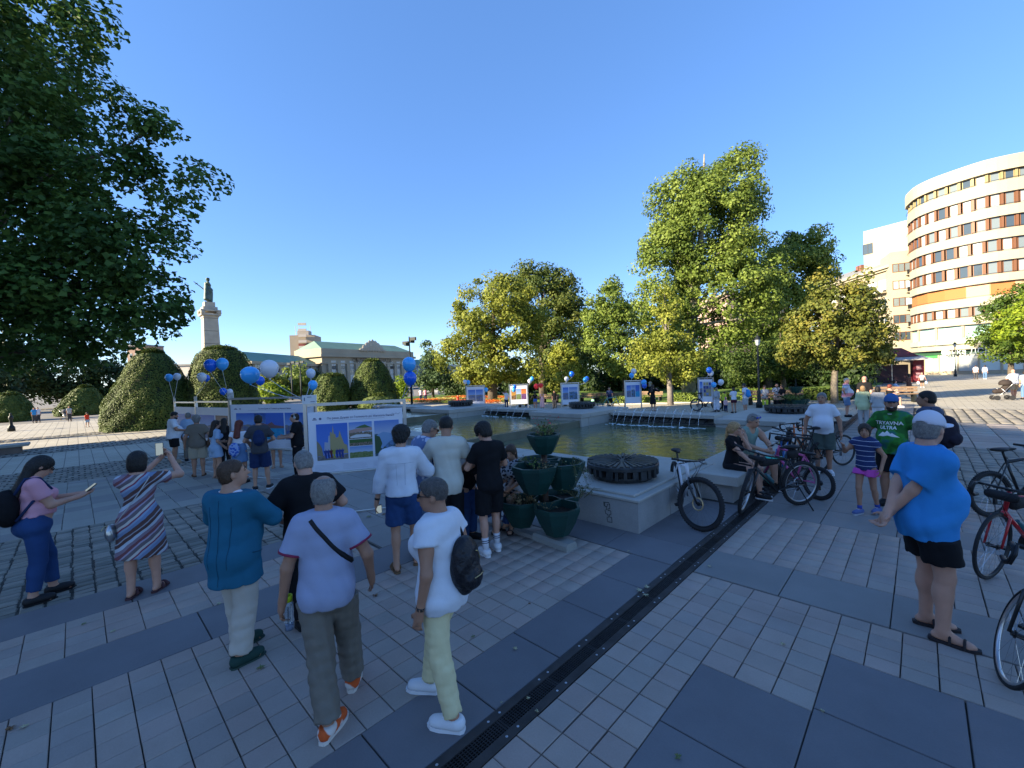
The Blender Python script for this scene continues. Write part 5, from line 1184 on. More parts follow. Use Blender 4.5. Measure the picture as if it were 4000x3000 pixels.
gp_ = at(20, 1672, -.45); mb = MB(); mb.box(-54, -16, -.5, -47.5, -4.6, -.38); tag(mb.build('lawn', mat('lawn_lit', (.16, .24, .03), .9, var=.2, vscale=1)), kind='structure')  # brighter copy of the lawn green, sunlight put into the colour
# fallen leaves on the pavement
LM_DRY = [leaf_mat('dry_pale', (.30, .30, .18), (.42, .40, .26), (.5, .45, .3), transl=.1), leaf_mat('dry_brown', (.10, .05, .03), (.16, .08, .04), (.25, .14, .06), transl=.1), leaf_mat('dry_green', (.10, .13, .05), (.16, .2, .08), (.28, .27, .1), transl=.1)]
def dry_leaf(px, py, s, mi, label):
    g_ = gnd(px, py); n_ = 9; V = [(0, 0, .016)]
    for i in range(n_*2):
        a = math.pi*2*i/(n_*2)+.2; r = s*(1.0 if i % 2 == 0 else .5)*rnd.uniform(.75, 1.1)*(.6+.4*abs(math.cos(a/2))); V.append((r*math.cos(a), r*math.sin(a)*.9, .004+rnd.uniform(0, .018)))
    o = mesh_obj('fallen_leaf', V, [(0, i+1, (i+1) % (2*n_)+1) for i in range(2*n_)], LM_DRY[mi]); o.location = tuple(g_); o.rotation_euler = (0, 0, rnd.uniform(0, 6)); tag(o, label, 'leaf', 'dry leaves on the pavement')
    a = o.data.attributes.new('tint', 'FLOAT', 'FACE'); a.data.foreach_set('value', RN.uniform(0, 1, 2*n_).astype(np.float32))
for px, py, s, mi, lb in ((2525, 2295, .045, 0, 'upper pale dry leaf of the cluster on the drain edge'), (2500, 2310, .05, 0, 'middle pale dry leaf of the cluster on the drain edge'), (2522, 2328, .045, 0, 'yellowish dry leaf lowest in the cluster on the drain edge'), (2011, 2537, .03, 0, 'single pale leaf on the blue slab right of the woman with the backpack'),
    (2067, 2362, .018, 1, 'small red-brown leaf on the tiles behind the backpack'), (1465, 2330, .05, 1, 'big brown leaf on the tiles behind the man with the bottle'), (1015, 2612, .05, 2, 'greenish leaf on the tiles below the green shoes'), (2062, 2735, .018, 0, 'pale scrap leaf on the near end of the grating'), (1960, 2752, .014, 0, 'tiny pale leaf on the left drain frame'),
    (2095, 2784, .018, 0, 'pale scrap on the right drain frame'), (2650, 2960, .03, 2, 'curled yellow leaf on the slab at the bottom edge'), (440, 2470, .03, 0, 'pale leaf between the dark bands at the left'), (855, 2360, .035, 0, 'curled pale leaf by the teal jacket man'), (330, 2440, .03, 2, 'dark curled leaf near the striped-dress woman'), (90, 2845, .03, 0, 'pale leaf near the lower left corner'), (40, 2850, .04, 1, 'dark curled leaf at the lower left edge'),
    (1755, 2580, .02, 1, 'small brown leaf beside the pale yellow trousers'), (1850, 2490, .03, 2, 'green leaf tuft behind the pale yellow trousers'), (3060, 2520, .03, 0, 'small pale leaf on the tiles above the big slab'), (2770, 2215, .03, 0, 'pale leaf on the grey band right of the drain'), (2455, 2155, .02, 0, 'small white leaf by the dark seam'), (3215, 2785, .02, 0, 'thin pale leaf on the large slab'), (2905, 1990, .03, 1, 'brown leaf by the bench foot'),
    (1380, 2035, .06, 1, 'brown leaf under the big board'), (1440, 2020, .06, 2, 'second leaf under the big board, greener'), (1500, 2010, .05, 1, 'brown leaf by the foot of the big board right post')):
    dry_leaf(px, py, s, mi, lb)
# ---------------------------------------------------------------- photo boards
m_alu = mat('board_aluminium', (.48, .47, .46), .35, .8); m_pan = mat('board_white', (.66, .67, .74), .5, var=.02, vscale=2); m_ink = mat('print_ink', (.12, .13, .22), .6); m_line = mat('print_grey', (.42, .43, .5), .6)
def photo_mat(name, sky1, sky2, low1, low2, hz, sc=6., water=None):
    if name in MATS: return MATS[name]
    m = mat(name, low1, .45); n, b = nodes_of(m); L = n.links.new; tc = n.nodes.new('ShaderNodeTexCoord'); sp = n.nodes.new('ShaderNodeSeparateXYZ'); L(tc.outputs['Generated'], sp.inputs[0])
    nz = n.nodes.new('ShaderNodeTexNoise'); nz.inputs['Scale'].default_value = sc; nz.inputs['Detail'].default_value = 8; L(tc.outputs['Generated'], nz.inputs[0])
    ad = n.nodes.new('ShaderNodeMath'); ad.operation = 'MULTIPLY_ADD'; ad.inputs[1].default_value = .28; L(nz.outputs[0], ad.inputs[0]); L(sp.outputs[2], ad.inputs[2])
    st = n.nodes.new('ShaderNodeMath'); st.operation = 'GREATER_THAN'; st.inputs[1].default_value = hz+.14; L(ad.outputs[0], st.inputs[0])
    c1 = n.nodes.new('ShaderNodeValToRGB'); c1.color_ramp.elements[0].color = sky2+(1,); c1.color_ramp.elements[1].color = sky1+(1,); c1.color_ramp.elements[0].position = hz; c1.color_ramp.elements[1].position = 1; L(sp.outputs[2], c1.inputs[0])
    n2 = n.nodes.new('ShaderNodeTexNoise'); n2.inputs['Scale'].default_value = sc*2.2; n2.inputs['Detail'].default_value = 9; L(tc.outputs['Generated'], n2.inputs[0])
    c2_ = n.nodes.new('ShaderNodeValToRGB'); c2_.color_ramp.elements[0].color = low1+(1,); c2_.color_ramp.elements[1].color = low2+(1,); c2_.color_ramp.elements[0].position = .38; c2_.color_ramp.elements[1].position = .62; L(n2.outputs[0], c2_.inputs[0])
    mx = n.nodes.new('ShaderNodeMix'); mx.data_type = 'RGBA'; L(st.outputs[0], mx.inputs[0]); L(c2_.outputs[0], mx.inputs[6]); L(c1.outputs[0], mx.inputs[7]); L(mx.outputs[2], b.inputs['Base Color']); return m
SKB, SKL = (.05, .14, .50), (.22, .36, .66)
PH = {'church': photo_mat('ph_church', SKB, (.10, .22, .58), (.22, .20, .17), (.12, .11, .11), .12, 5), 'town': photo_mat('ph_town', (.10, .22, .55), (.45, .5, .6), (.03, .07, .02), (.35, .22, .18), .58, 9), 'river': photo_mat('ph_river', (.10, .2, .5), (.40, .45, .58), (.05, .08, .05), (.12, .22, .42), .62, 3),
      'pool': photo_mat('ph_pool', SKB, (.08, .16, .5), (.02, .25, .5), (.04, .35, .55), .45, 3), 'arch': photo_mat('ph_arch', (.20, .10, .08), (.30, .18, .12), (.12, .06, .05), (.35, .25, .2), .6, 4), 'coast': photo_mat('ph_coast', SKB, SKL, (.25, .23, .2), (.04, .10, .3), .55, 4),
      'sunset': photo_mat('ph_sunset', (.45, .12, .03), (.6, .22, .05), (.10, .04, .12), (.2, .08, .2), .5, 3), 'field': photo_mat('ph_field', (.15, .28, .55), (.4, .48, .6), (.10, .16, .04), (.22, .24, .1), .5, 4), 'dusk': photo_mat('ph_dusk', (.25, .13, .04), (.5, .25, .05), (.06, .04, .03), (.3, .16, .05), .4, 3), 'people': photo_mat('ph_people', (.5, .5, .52), (.4, .4, .4), (.08, .09, .11), (.4, .38, .36), .7, 16)}
def board(pa, pb, z0, z1, htop, label, photos, title=True, group=None, near=True, seed=0, feet=True, sign=None, thick=.03):
    """pa: picture-left post, pb: picture-right post (ground points)"""
    pa = Vector(pa); pb = Vector(pb); zb = (pa.z+pb.z)/2; a = Vector((pa.x, pa.y, zb)); d = Vector((pb.x-pa.x, pb.y-pa.y, 0)); L = d.length; rot = math.atan2(d.y, d.x)
    root = empty('photo_board', tuple(a), rot, label, 'display board', group)       # local x along, -y towards the reader
    r = .028 if near else .03
    for x in (0, L):
        mb = MB(); mb.box(x-r, -r, -.02, x+r, r, htop); mb.build('post', m_alu, root)
        if feet: mb = MB(); mb.box(x-.03, -.42, 0, x+.03, .42, .04); mb.build('foot', m_alu, root)
    mb = MB(); mb.box(r+.001, -.02, htop-.05, L-r-.001, .02, htop); mb.build('top_rail', m_alu, root)
    if near: mb = MB(); mb.box(r+.001, -.018, z0-.045, L-r-.001, .018, z0-.02); mb.box(r, -.40, .005, L-r, -.37, .03); mb.build('lower_rail', m_alu, root)
    mb = MB(); mb.box(r+.012, -.018, z0, L-r-.012, .004, z1); mb.build('panel', m_pan, root)
    W_ = L-2*r-.024; x0 = r+.012; H_ = z1-z0
    for (fx0, fx1, fz0, fz1, kind) in photos:
        mb = MB(); mb.box(x0+W_*fx0, -.0235, z0+H_*fz0, x0+W_*fx1, -.019, z0+H_*fz1); p = mb.build('photo', PH[kind], root)
        A = lambda u, v: (x0+W_*(fx0+(fx1-fx0)*u), z0+H_*(fz0+(fz1-fz0)*v))
        def poly(pts, m, k=0, nm='print'):
            q = [A(*t) for t in pts]; mesh_obj(nm, [(x, -.0245-.0006*k, z) for x, z in q], [tuple(range(len(q)))], m, p)
        if near and kind == 'church':
            st_ = mat('pr_stone', (.38, .30, .14), .6); poly([(.22, .15), (.25, .5), (.36, .48), (.38, .66), (.42, .68), (.44, .15)], mat('pr_net', (.36, .38, .46), .6)); poly([(.42, .15), (.43, .75), (.47, .78), (.50, .70), (.53, .96), (.56, .70), (.60, .72), (.62, .60), (.70, .62), (.74, .80), (.80, .62), (.88, .42), (.97, .38), (1, .15)], st_, 1)
            poly([(0, .12), (0, .55), (.08, .48), (.16, .34), (.2, .12)], mat('pr_stone2', (.24, .2, .12), .6), 2)
            for q in range(7): c = (.10, .02, .025) if q == 2 else ((.35, .32, .05) if q == 3 else (.03, .05, .22)); u = .26+.09*q; poly([(u, .05), (u-.035, .20), (u-.06, .27), (u, .26), (u+.015, .31), (u+.03, .26), (u+.08, .27), (u+.045, .20), (u+.05, .04)], mat('pr_man%d' % (2 if q == 2 else 3 if q == 3 else 0), c, .6), 3)
        if near and kind == 'town':
            poly([(.25, .74), (.5, .84), (.7, .88), (.85, .80), (1, .74)], mat('pr_hill', (.08, .14, .05), .6)); poly([(0, .66), (.3, .72), (.6, .74), (1, .75), (1, .62), (0, .55)], mat('pr_roofs', (.42, .26, .22), .6), 1); poly([(.05, .40), (.3, .48), (.8, .47), (.95, .42), (.95, .35), (.05, .34)], mat('pr_boat', (.6, .58, .58), .5), 2)
            poly([(0, .3), (1, .3), (1, .28), (0, .28)], m_pan, 3); poly([(0, .27), (1, .27), (1, .15), (0, .13)], mat('pr_grass', (.06, .12, .03), .6), 2)
        if near and kind == 'river':
            poly([(.1, .6), (.35, .68), (.7, .62), (1, .68), (1, .5), (.6, .4), (.3, .2), (.1, .3)], mat('pr_water', (.20, .32, .5), .5), 1); poly([(0, .6), (.2, .55), (.3, .35), (.15, .1), (0, .05)], mat('pr_wood', (.05, .09, .04), .6), 2)
        if near and kind == 'pool':
            poly([(0, .5), (.15, .62), (.2, .74), (.25, .62), (.45, .56), (.6, .66), (.7, .54), (1, .5), (1, .42), (0, .42)], mat('pr_town', (.22, .12, .12), .6), 1)
        if kind == 'people':
            for q in range(3):
                for t in range(4): poly([(.06+.32*q, .04+.24*t), (.30+.32*q, .04+.24*t), (.30+.32*q, .22+.24*t), (.06+.32*q, .22+.24*t)], rnd.choice([PH['coast'], mat('pr_man0', (.03, .05, .22), .6), mat('pr_stone', (.38, .30, .14), .6)]), 1)
    if title and near:
        W = Matrix(((1, 0, 0, x0+W_*.55), (0, 0, -1, -.0205), (0, 1, 0, z1-.135), (0, 0, 0, 1)))
        text_mesh('title', 'По река Дунав от Големата до Малката Виена', .050, m_ink, root, W, .0008, bold=.0006)
        mb = MB(); mb.box(x0+W_*.22, -.0205, z1-.165, x0+W_*.80, -.0185, z1-.158); mb.build('underline', m_line, root)
        mb = MB(); mb.lathe([(.022, 0), (.022, .001)], 16, M=Matrix.Translation((x0+W_*.125, -.0195, z1-.12))@Matrix.Rotation(math.pi/2, 4, 'X')); mb.box(x0+W_*.045, -.0205, z1-.14, x0+W_*.09, -.0185, z1-.125); mb.box(x0+W_*.055, -.0205, z1-.12, x0+W_*.08, -.0185, z1-.10); mb.build('logo', m_ink, root)
        mb = MB(); mb.tube([Vector((x0+W_*(.88+.012*q), -.0205, z1-.10+.012*math.sin(q*1.9))) for q in range(9)], .0025, 4); mb.build('logo', m_ink, root)
    if near:
        k = 0; mb = MB()
        for (fx0, fx1) in ((.05, .30), (.34, .62), (.66, .93)):
            for j in range(5): w2 = rnd.uniform(.7, 1); mb.box(x0+W_*fx0, -.0205, z0+.035+j*.022, x0+W_*(fx0+(fx1-fx0)*w2), -.0185, z0+.035+j*.022+.006)
        mb.build('print_lines', mat('print_pale', (.50, .51, .58), .6), root)
    if sign:
        mb = MB(); x = 0 if sign < 0 else L; mb.box(x-.03, -.04, htop+.005, x+.20, -.03, htop+.15); s = mb.build('number_plate', mat('plate_white', (.62, .62, .62), .5), root)
        mb = MB(); mb.box(x+.05, -.043, htop+.11, x+.12, -.0405, htop+.12); mb.box(x+.10, -.043, htop+.03, x+.17, -.0405, htop+.04); mb.box(x+.0, -.043, htop+.05, x+.015, -.0405, htop+.11); mb.build('print_marks', m_ink, s)['kind'] = 'stuff'
    return root
def dp(px, d): p = depth_pt(px, d); p[2] = zg(p[0]); return p
G_N = 'photo boards in the near row'
B1 = board(dp(1187, 7.3), dp(1576, 7.75), .66, 1.72, 1.875, 'nearest and largest photo board showing a cathedral, a town and a river', [(.08, .40, .20, .80, 'church'), (.415, .66, .40, .80, 'town'), (.415, .66, .20, .39, 'field'), (.685, .955, .20, .80, 'river')], group=G_N, sign=-1)
board(dp(895, 11.6), dp(1228, 10.6), .72, 1.88, 2.06, 'photo board with a blue pool picture seen past the backpack boy', [(.07, .44, .20, .80, 'coast'), (.30, .655, .20, .80, 'pool'), (.67, .95, .20, .80, 'coast')], group=G_N, sign=-1)
board(dp(762, 13.9), dp(893, 12.6), .68, 1.90, 2.10, 'photo board with an arch picture behind the brown-shirt man', [(.12, .58, .2, .8, 'coast'), (.62, .97, .2, .8, 'arch')], group=G_N, sign=-1, title=False)
board(dp(680, 16.6), dp(765, 15.4), .62, 1.95, 2.15, 'leftmost photo board behind the man in a white shirt', [(.12, .94, .15, .8, 'coast')], group=G_N, sign=-1, title=False)
G_F = 'photo boards across the fountain'
def fboard(px0, px1, d0, d1, yb, yt, label, photos):
    a, b = dp(px0, d0), dp(px1, d1); zb = (a[2]+b[2])/2; t = top_z(a, yt)-a[2]; b0_ = top_z(a, yb)-a[2]; board(a, b, max(b0_, .5), t, t+.1, label, photos, group=G_F, near=False, title=False)
fboard(1820, 1892, 31, 31, 1588, 1512, 'far photo board behind the woman with a bag, two coast pictures', [(.08, .5, .25, .85, 'coast'), (.53, .93, .25, .85, 'coast')])
fboard(1989, 2060, 29, 29, 1580, 1508, 'far photo board with three pictures, the right one orange', [(.06, .34, .25, .82, 'dusk'), (.36, .64, .25, .82, 'field'), (.66, .94, .25, .82, 'sunset')])
fboard(2191, 2260, 26.5, 26.5, 1582, 1503, 'far photo board behind the second iron disc', [(.06, .40, .25, .85, 'coast'), (.44, .94, .25, .85, 'river')])
fboard(2440, 2503, 25, 25, 1582, 1494, 'far photo board between the cyclist and the woman in black', [(.06, .36, .3, .85, 'coast'), (.38, .64, .3, .85, 'river'), (.66, .94, .3, .85, 'pool')])
fboard(2727, 2785, 22.5, 22.0, 1590, 1483, 'rightmost far photo board covered with many small pictures', [(.06, .28, .25, .9, 'coast'), (.32, .95, .25, .9, 'people')])
# ---------------------------------------------------------------- balloons
MBW = mat('balloon_white', (.62, .64, .70), .25, spec=.6); MBL = mat('balloon_light', (.06, .38, .80), .22, spec=.6); MBD = mat('balloon_blue', (.01, .12, .62), .22, spec=.6); M_STR = mat('ribbon', (.55, .55, .58), .6); MBR = mat('balloon_red', (.62, .03, .04), .3)
for m_ in (MBW, MBL, MBD):
    n_, b_ = nodes_of(m_); b_.inputs['Subsurface Weight'].default_value = .25; b_.inputs['Subsurface Radius'].default_value = (.1, .1, .1)
def balloon(px, py, rpx, d, m, label, tie, g, squash=1.15, tilt=(0, 0)):
    c = CP+ray(px, py)*d/(ray(px, py)@CF); r = rpx*d/math.hypot(FPX, px-2000); root = empty('balloon', tuple(c), rnd.uniform(0, 6), label, 'balloon', g)
    prof = []
    for i in range(15): a = math.pi*i/14; z = -math.cos(a); prof.append((r*math.sin(a)*(1 if z > 0 else 1-.12*z*z), r*z*(1.0 if z > 0 else 1.22)*squash/1.12))
    mb = MB(); mb.lathe([(max(p[0], .001), p[1]) for p in prof], 22); o = mb.build('skin', m, root, True); zb = prof[0][1]
    mb = MB(); mb.lathe([(.002, zb+.004), (r*.10, zb-r*.06), (r*.13, zb-r*.16), (.003, zb-r*.13)], 8); mb.build('knot', m, root, True)
    if tie is not None:
        q = Vector(tie)-Vector(c); q.rotate(Matrix.Rotation(-root.rotation_euler.z, 3, 'Z')); mb = MB(); pts = [Vector((0, 0, zb-r*.12)).lerp(q, t)+Vector((0, 0, -.10*math.sin(math.pi*t)*q.length*.3)) for t in np.linspace(0, 1, 7)]; mb.tube(pts, .004 if d < 16 else .007, 4); mb.build('ribbon', M_STR, root)
def tp(px, py, d): return CP+ray(px, py)*d/(ray(px, py)@CF)
gb = 'balloons tied to the near boards'
t4, t3, t2, t1, t1r = tp(680, 1560, 16.5), tp(762, 1552, 13.8), tp(897, 1558, 11.5), tp(1190, 1562, 7.3), tp(1572, 1552, 7.7)
balloon(660, 1474, 17, 16.2, MBL, 'small light blue balloon of the leftmost pair', t4, gb); balloon(692, 1470, 16, 16.4, MBW, 'small white balloon of the leftmost pair', t4, gb)
balloon(788, 1472, 20, 13.4, MBW, 'white balloon half hiding a blue one above the arch board', t3, gb); balloon(806, 1476, 15, 13.8, MBD, 'blue balloon half hidden behind a white one', t3, gb)
balloon(822, 1425, 27, 11.2, MBD, 'dark blue balloon of the high pair before the second yew', t2, gb); balloon(868, 1420, 26, 11.3, MBL, 'lighter blue balloon of the high pair before the second yew', t2, gb)
balloon(872, 1528, 15, 11.9, MBD, 'small blue balloon low above the second board', t2, gb); balloon(898, 1530, 13, 12.0, MBW, 'small white balloon low above the second board', t2, gb)
balloon(977, 1462, 40, 7.6, MBL, 'large light blue balloon left of the big white balloon', t1, gb, 1.0); balloon(1052, 1438, 38, 7.4, MBW, 'biggest white balloon over the nearest board', t1, gb, 1.1); balloon(1016, 1486, 19, 8.6, MBD, 'deep blue balloon tucked behind the big pair', t1, gb)
balloon(1214, 1457, 19, 8.2, MBW, 'white balloon above a blue one at the big board', t1, gb); balloon(1222, 1503, 19, 8.1, MBL, 'blue balloon under a white one at the big board', t1, gb)
balloon(1598, 1421, 27, 7.6, MBL, 'upper light blue balloon at the right post of the big board', t1r, gb); balloon(1602, 1476, 26, 7.6, MBD, 'lower dark blue balloon at the right post of the big board', t1r, gb)
gf_ = 'balloons tied to the far boards'
for (px, py, r, d, m_, tx, ty, lb) in ((1817, 1491, 8, 31, MBW, 1822, 1512, 'far white balloon at the first far board'), (1829, 1493, 8, 31, MBL, 1822, 1512, 'far blue balloon beside a white one at the first far board'), (1899, 1522, 8, 31, MBL, 1892, 1512, 'lone light blue far balloon right of the first far board'),
    (2010, 1511, 8, 28.5, MBD, 1992, 1508, 'upper blue far balloon at the three-picture board'), (2007, 1522, 8, 28.5, MBL, 1992, 1508, 'lower light blue far balloon at the three-picture board'), (2069, 1488, 8, 29, MBW, 2060, 1508, 'far white balloon above the woman in blue shorts'), (2078, 1479, 8, 29, MBL, 2060, 1508, 'far light blue balloon above the woman in blue shorts'),
    (2213, 1480, 9, 26.5, MBW, 2195, 1503, 'far white balloon left over the disc board'), (2233, 1460, 10, 26.5, MBD, 2195, 1503, 'far blue balloon high over the disc board'), (2286, 1483, 9, 26.5, MBL, 2260, 1503, 'far light blue balloon right of the disc board'), (2292, 1479, 9, 26.7, MBD, 2260, 1503, 'far darker balloon behind the light one right of the disc board'),
    (2475, 1450, 11, 25, MBW, 2460, 1494, 'far white balloon above the board beside the cyclist'), (2467, 1466, 10, 25, MBL, 2460, 1494, 'far blue balloon above the board beside the cyclist'), (2515, 1493, 11, 24.8, MBL, 2503, 1494, 'upper blue balloon beside the woman in black'), (2517, 1506, 10, 24.8, MBD, 2503, 1494, 'lower blue balloon beside the woman in black'),
    (2770, 1445, 12, 22.4, MBD, 2750, 1483, 'blue balloon above the rightmost far board'), (2776, 1457, 12, 22.5, MBW, 2750, 1483, 'white balloon just behind the blue one above the rightmost far board'), (2788, 1502, 11, 21.8, MBL, 2785, 1490, 'light blue balloon at the edge of the rightmost far board'), (2816, 1492, 12, 21.8, MBW, 2785, 1490, 'white egg-shaped balloon right of the rightmost far board')):
    balloon(px, py, r, d, m_, lb, tp(tx, ty, d), gf_)
balloon(2095, 1508, 11, 33, MBR, 'red balloon in the red cluster, left', None, 'red balloons in the park', 1.0); balloon(2112, 1505, 10, 33.4, MBR, 'red balloon in the red cluster, right', None, 'red balloons in the park', 1.0)
# ---------------------------------------------------------------- tiered planters
m_pg = mat('planter_green', (.007, .042, .036), .45, var=.18, vscale=4, bump=.2, bscale=12, spec=.4); m_soil = mat('soil', (.045, .030, .022), .95, var=.5, vscale=20, bump=1, bscale=40); m_rpole = mat('rusty_pole', (.075, .05, .038), .7, .3, var=.4, vscale=10, bump=.4)
def tub(parent, cx, cy, z0, h, r, ang, front=1.2):
    """faceted tub: seven-sided, deeper towards its outer corner"""
    shp = [(-.62, -.30), (-.30, -.52), (.25, -.55), (1.0, 0), (.25, .55), (-.30, .52), (-.62, .30)]
    shp = [(-.60, -.62), (.10, -.92), (.80, -.62), (1.04, 0), (.80, .62), (.10, .92), (-.60, .62), (-.38, .0)]
    rt = Matrix.Translation((cx, cy, z0))@Matrix.Rotation(ang, 4, 'Z'); n = len(shp); L_ = [(0, .50), (h*.45, .80), (h*.88, 1.0), (h, 1.02)]; V = []
    for z, k in L_: V += [tuple(rt@Vector((x*r*k+(.12*r*(1-k)), y*r*k, z))) for x, y in shp]
    m1 = len(V); V += [tuple(rt@Vector((x*r*.90, y*r*.90, h))) for x, y in shp]; m2 = len(V); V += [tuple(rt@Vector((x*r*.86, y*r*.86, h*.72))) for x, y in shp]
    F = [tuple(range(n-1, -1, -1))]
    for q in range(3):
        for k in range(n): F.append((q*n+k, q*n+(k+1) % n, (q+1)*n+(k+1) % n, (q+1)*n+k))
    for k in range(n): F.append((3*n+k, 3*n+(k+1) % n, m1+(k+1) % n, m1+k)); F.append((m1+k, m1+(k+1) % n, m2+(k+1) % n, m2+k))
    o = mesh_obj('tub', V, F, m_pg, parent); mesh_obj('soil', [V[m2+k] for k in range(n)], [tuple(range(n))], m_soil, o); return o
def spray(parent, c, r, h, n, m, ls=.035, name='plant', stems=8, droop=0.):
    mb = MB(); P = []; N = []
    for k in range(stems):
        a = rnd.uniform(0, 6.28); rr = r*rnd.uniform(.3, 1); e = Vector((c[0]+rr*math.cos(a), c[1]+rr*math.sin(a), c[2]+h*rnd.uniform(.4, 1)-droop*rr)); s_ = Vector(c)+Vector((rr*.2*math.cos(a), rr*.2*math.sin(a), 0)); mid = s_.lerp(e, .5)+Vector((0, 0, abs(droop)*.12+.03)); mb.tube([s_, mid, e], [.004, .003, .0015], 4)
        for q in range(max(2, n//stems)): t = rnd.uniform(.25, 1.05); p = s_.lerp(mid, t*2) if t < .5 else mid.lerp(e, t*2-1); P.append([p.x+rnd.gauss(0, ls*.8), p.y+rnd.gauss(0, ls*.8), p.z+rnd.gauss(0, ls*.7)]); N.append([math.cos(a), math.sin(a), .5])
    o = mb.build(name, mat('stem', (.10, .09, .04), .8), parent); leaves('leaves', np.array(P), np.array(N), ls, m, o)
LMG = leaf_mat('geranium', (.03, .07, .015), (.08, .14, .03), (.17, .22, .06)); LMD2 = leaf_mat('withered', (.12, .08, .04), (.26, .19, .10), (.36, .30, .17)); LMR = leaf_mat('red_petals', (.45, .01, .02), (.6, .02, .05), (.7, .08, .12)); LMV = leaf_mat('ivy_spray', (.03, .055, .02), (.07, .11, .035), (.35, .38, .28), pos=(0, .8, 1))
pl = empty('flower_planter', (-3.72, 4.42, 0), 0, 'three-tier green flower planter on a rusty pole beside the granite pedestal', 'planter')
mb = MB(); mb.bar((0, 0, .02), (0, 0, 1.2), .042, 12); mb.build('pole', m_rpole, pl, True)
toC = math.atan2(-4.42, 3.72)                       # direction of the viewer
for k, a in enumerate((toC+.42, toC+2.5, toC-1.62)): tub(pl, .30*math.cos(a), .30*math.sin(a), .15, .36, .34, a)
for k, a in enumerate((toC-.55, toC+1.5, toC+3.4)): tub(pl, .20*math.cos(a), .20*math.sin(a), .66, .36, .34, a)
tub(pl, .0, .0, 1.14, .26, .25, toC+.2); tub(pl, -.0, .0, 1.14, .26, .24, toC+3.3)
spray(pl, (.0, .0, 1.36), .27, .22, 160, LMG, .034, stems=14); spray(pl, (.05, -.05, 1.36), .26, .16, 60, LMD2, .03, stems=9); spray(pl, (.02, .0, 1.40), .28, .24, 20, LMR, .028, stems=5, name='geranium_flower')
spray(pl, (.34, .12, .98), .42, .12, 260, LMV, .022, stems=18, droop=.9); spray(pl, (.18, -.26, .93), .22, .16, 60, LMD2, .035, stems=8); spray(pl, (-.1, -.2, .98), .3, .18, 60, LMG, .035, stems=8, droop=.4); spray(pl, (.42, .20, .55), .32, .26, 150, LMV, .022, stems=14, droop=.2)
a = toC-1.62; spray(pl, (.30*math.cos(a), .30*math.sin(a), .42), .26, .20, 120, LMD2, .045, stems=12); spray(pl, (.2, -.2, .45), .2, .18, 26, LMD2, .02, stems=5)
gb_ = at(2165, 2125, 0); kb2 = empty('stone_kerb_piece', (gb_[0], gb_[1], 0), math.radians(-4), 'loose rounded concrete block lying at the foot of the planter', 'block')
mb = MB(); prof = [(-.10, 0), (-.10, .06), (-.07, .095), (.07, .095), (.10, .06), (.10, 0)]; V = [(-.30, y, z) for y, z in prof]+[(.30, y, z) for y, z in prof]; mb.add(V, [(5, 4, 3, 2, 1, 0), (6, 7, 8, 9, 10, 11)]+[(i, i+1, i+7, i+6) for i in range(5)]+[(5, 0, 6, 11)]); mb.build('stone', stone_mat('concrete_block', (.28, .28, .26)), kb2)
mb = MB(); mb.box(-5.2, 4.20, 0, -3.4, 4.32, .05); tag(mb.build('stone_edging', stone_mat('edging', (.22, .21, .2))), 'low stone edging strip on the pavement behind the white sneakers', 'edging')
pl2b = at(3110, 1590, .0); pl2 = empty('flower_planter', (pl2b[0], pl2b[1], 0), 0, 'green planter with leafy plants behind the rightmost iron disc', 'planter')
mb = MB(); mb.bar((0, 0, 0), (0, 0, .75), .04, 8); mb.build('pole', m_rpole, pl2); t2c = math.atan2(-pl2b[1], -pl2b[0])
for k in range(3): tub(pl2, .35*math.cos(t2c+k*2.1+.3), .35*math.sin(t2c+k*2.1+.3), .05, .36, .38, t2c+k*2.1+.3)
tub(pl2, 0, 0, .75, .34, .36, t2c); spray(pl2, (0, 0, .35), .9, .30, 500, LMG, .07, stems=24); spray(pl2, (-.3, -.3, .4), .7, .25, 300, LMG, .07, stems=12)
# ---------------------------------------------------------------- park furniture
m_iron2 = mat('lamp_iron', (.02, .024, .024), .5, .4); m_lg = mat('lamp_glass', (.5, .52, .5), .3, spec=.6)
def lamp(px, pyb, pyt, label, d=None, r=.06):
    b = gnd(px, pyb) if d is None else dp(px, d); H_ = top_z(b, pyt)-b[2]; t = empty('street_lamp', tuple(b), 0, label, 'lamp')
    k = H_/5.5; mb = MB(); mb.lathe([(.16, 0), (.16, .25), (.10, .35), (.09, .9), (.055, 1.0), (.045, H_-.95*k)], 12); mb.build('post', m_iron2, t, True)
    mb = MB(); z = H_-.95*k; mb.lathe([(.05*k, z), (.12*k, z+.05*k), (.19*k, z+.42*k), (.18*k, z+.44*k)], 6); mb.build('lamp_glass', m_lg, t); mb = MB(); mb.lathe([(.25*k, z+.45*k), (.22*k, z+.50*k), (.09*k, z+.72*k), (.03*k, z+.75*k), (.02*k, z+.93*k)], 6); mb.build('lamp_roof', m_iron2, t)
    return t
lamp(2966, 1592, 1300, 'black park lamp with lantern beside the autumn maple'); lamp(3733, 1474, 1332, 'street lamp standing before the bank windows', 56); lamp(3108, 1500, 1400, 'small park lamp deep between the trees', 44)
def polelamp(px, d, pyt, label, n=3):
    b = dp(px, d); H_ = top_z(b, pyt)-b[2]; t = empty('floodlight_mast', tuple(b), 0, label, 'lamp post'); mb = MB(); mb.lathe([(.14, 0), (.12, 2), (.06, H_)], 10); mb.build('pole', m_iron2, t, True)
    for k in range(n):
        a = 6.28*k/n+.4; mb = MB(); mb.box(-.35, -.12, -.15, .35, .12, .2, M=Matrix.Translation((.5*math.cos(a), .5*math.sin(a), H_-.3-.2*k))@Matrix.Rotation(a, 4, 'Z')); mb.build('floodlight', m_iron2, t)
    return t
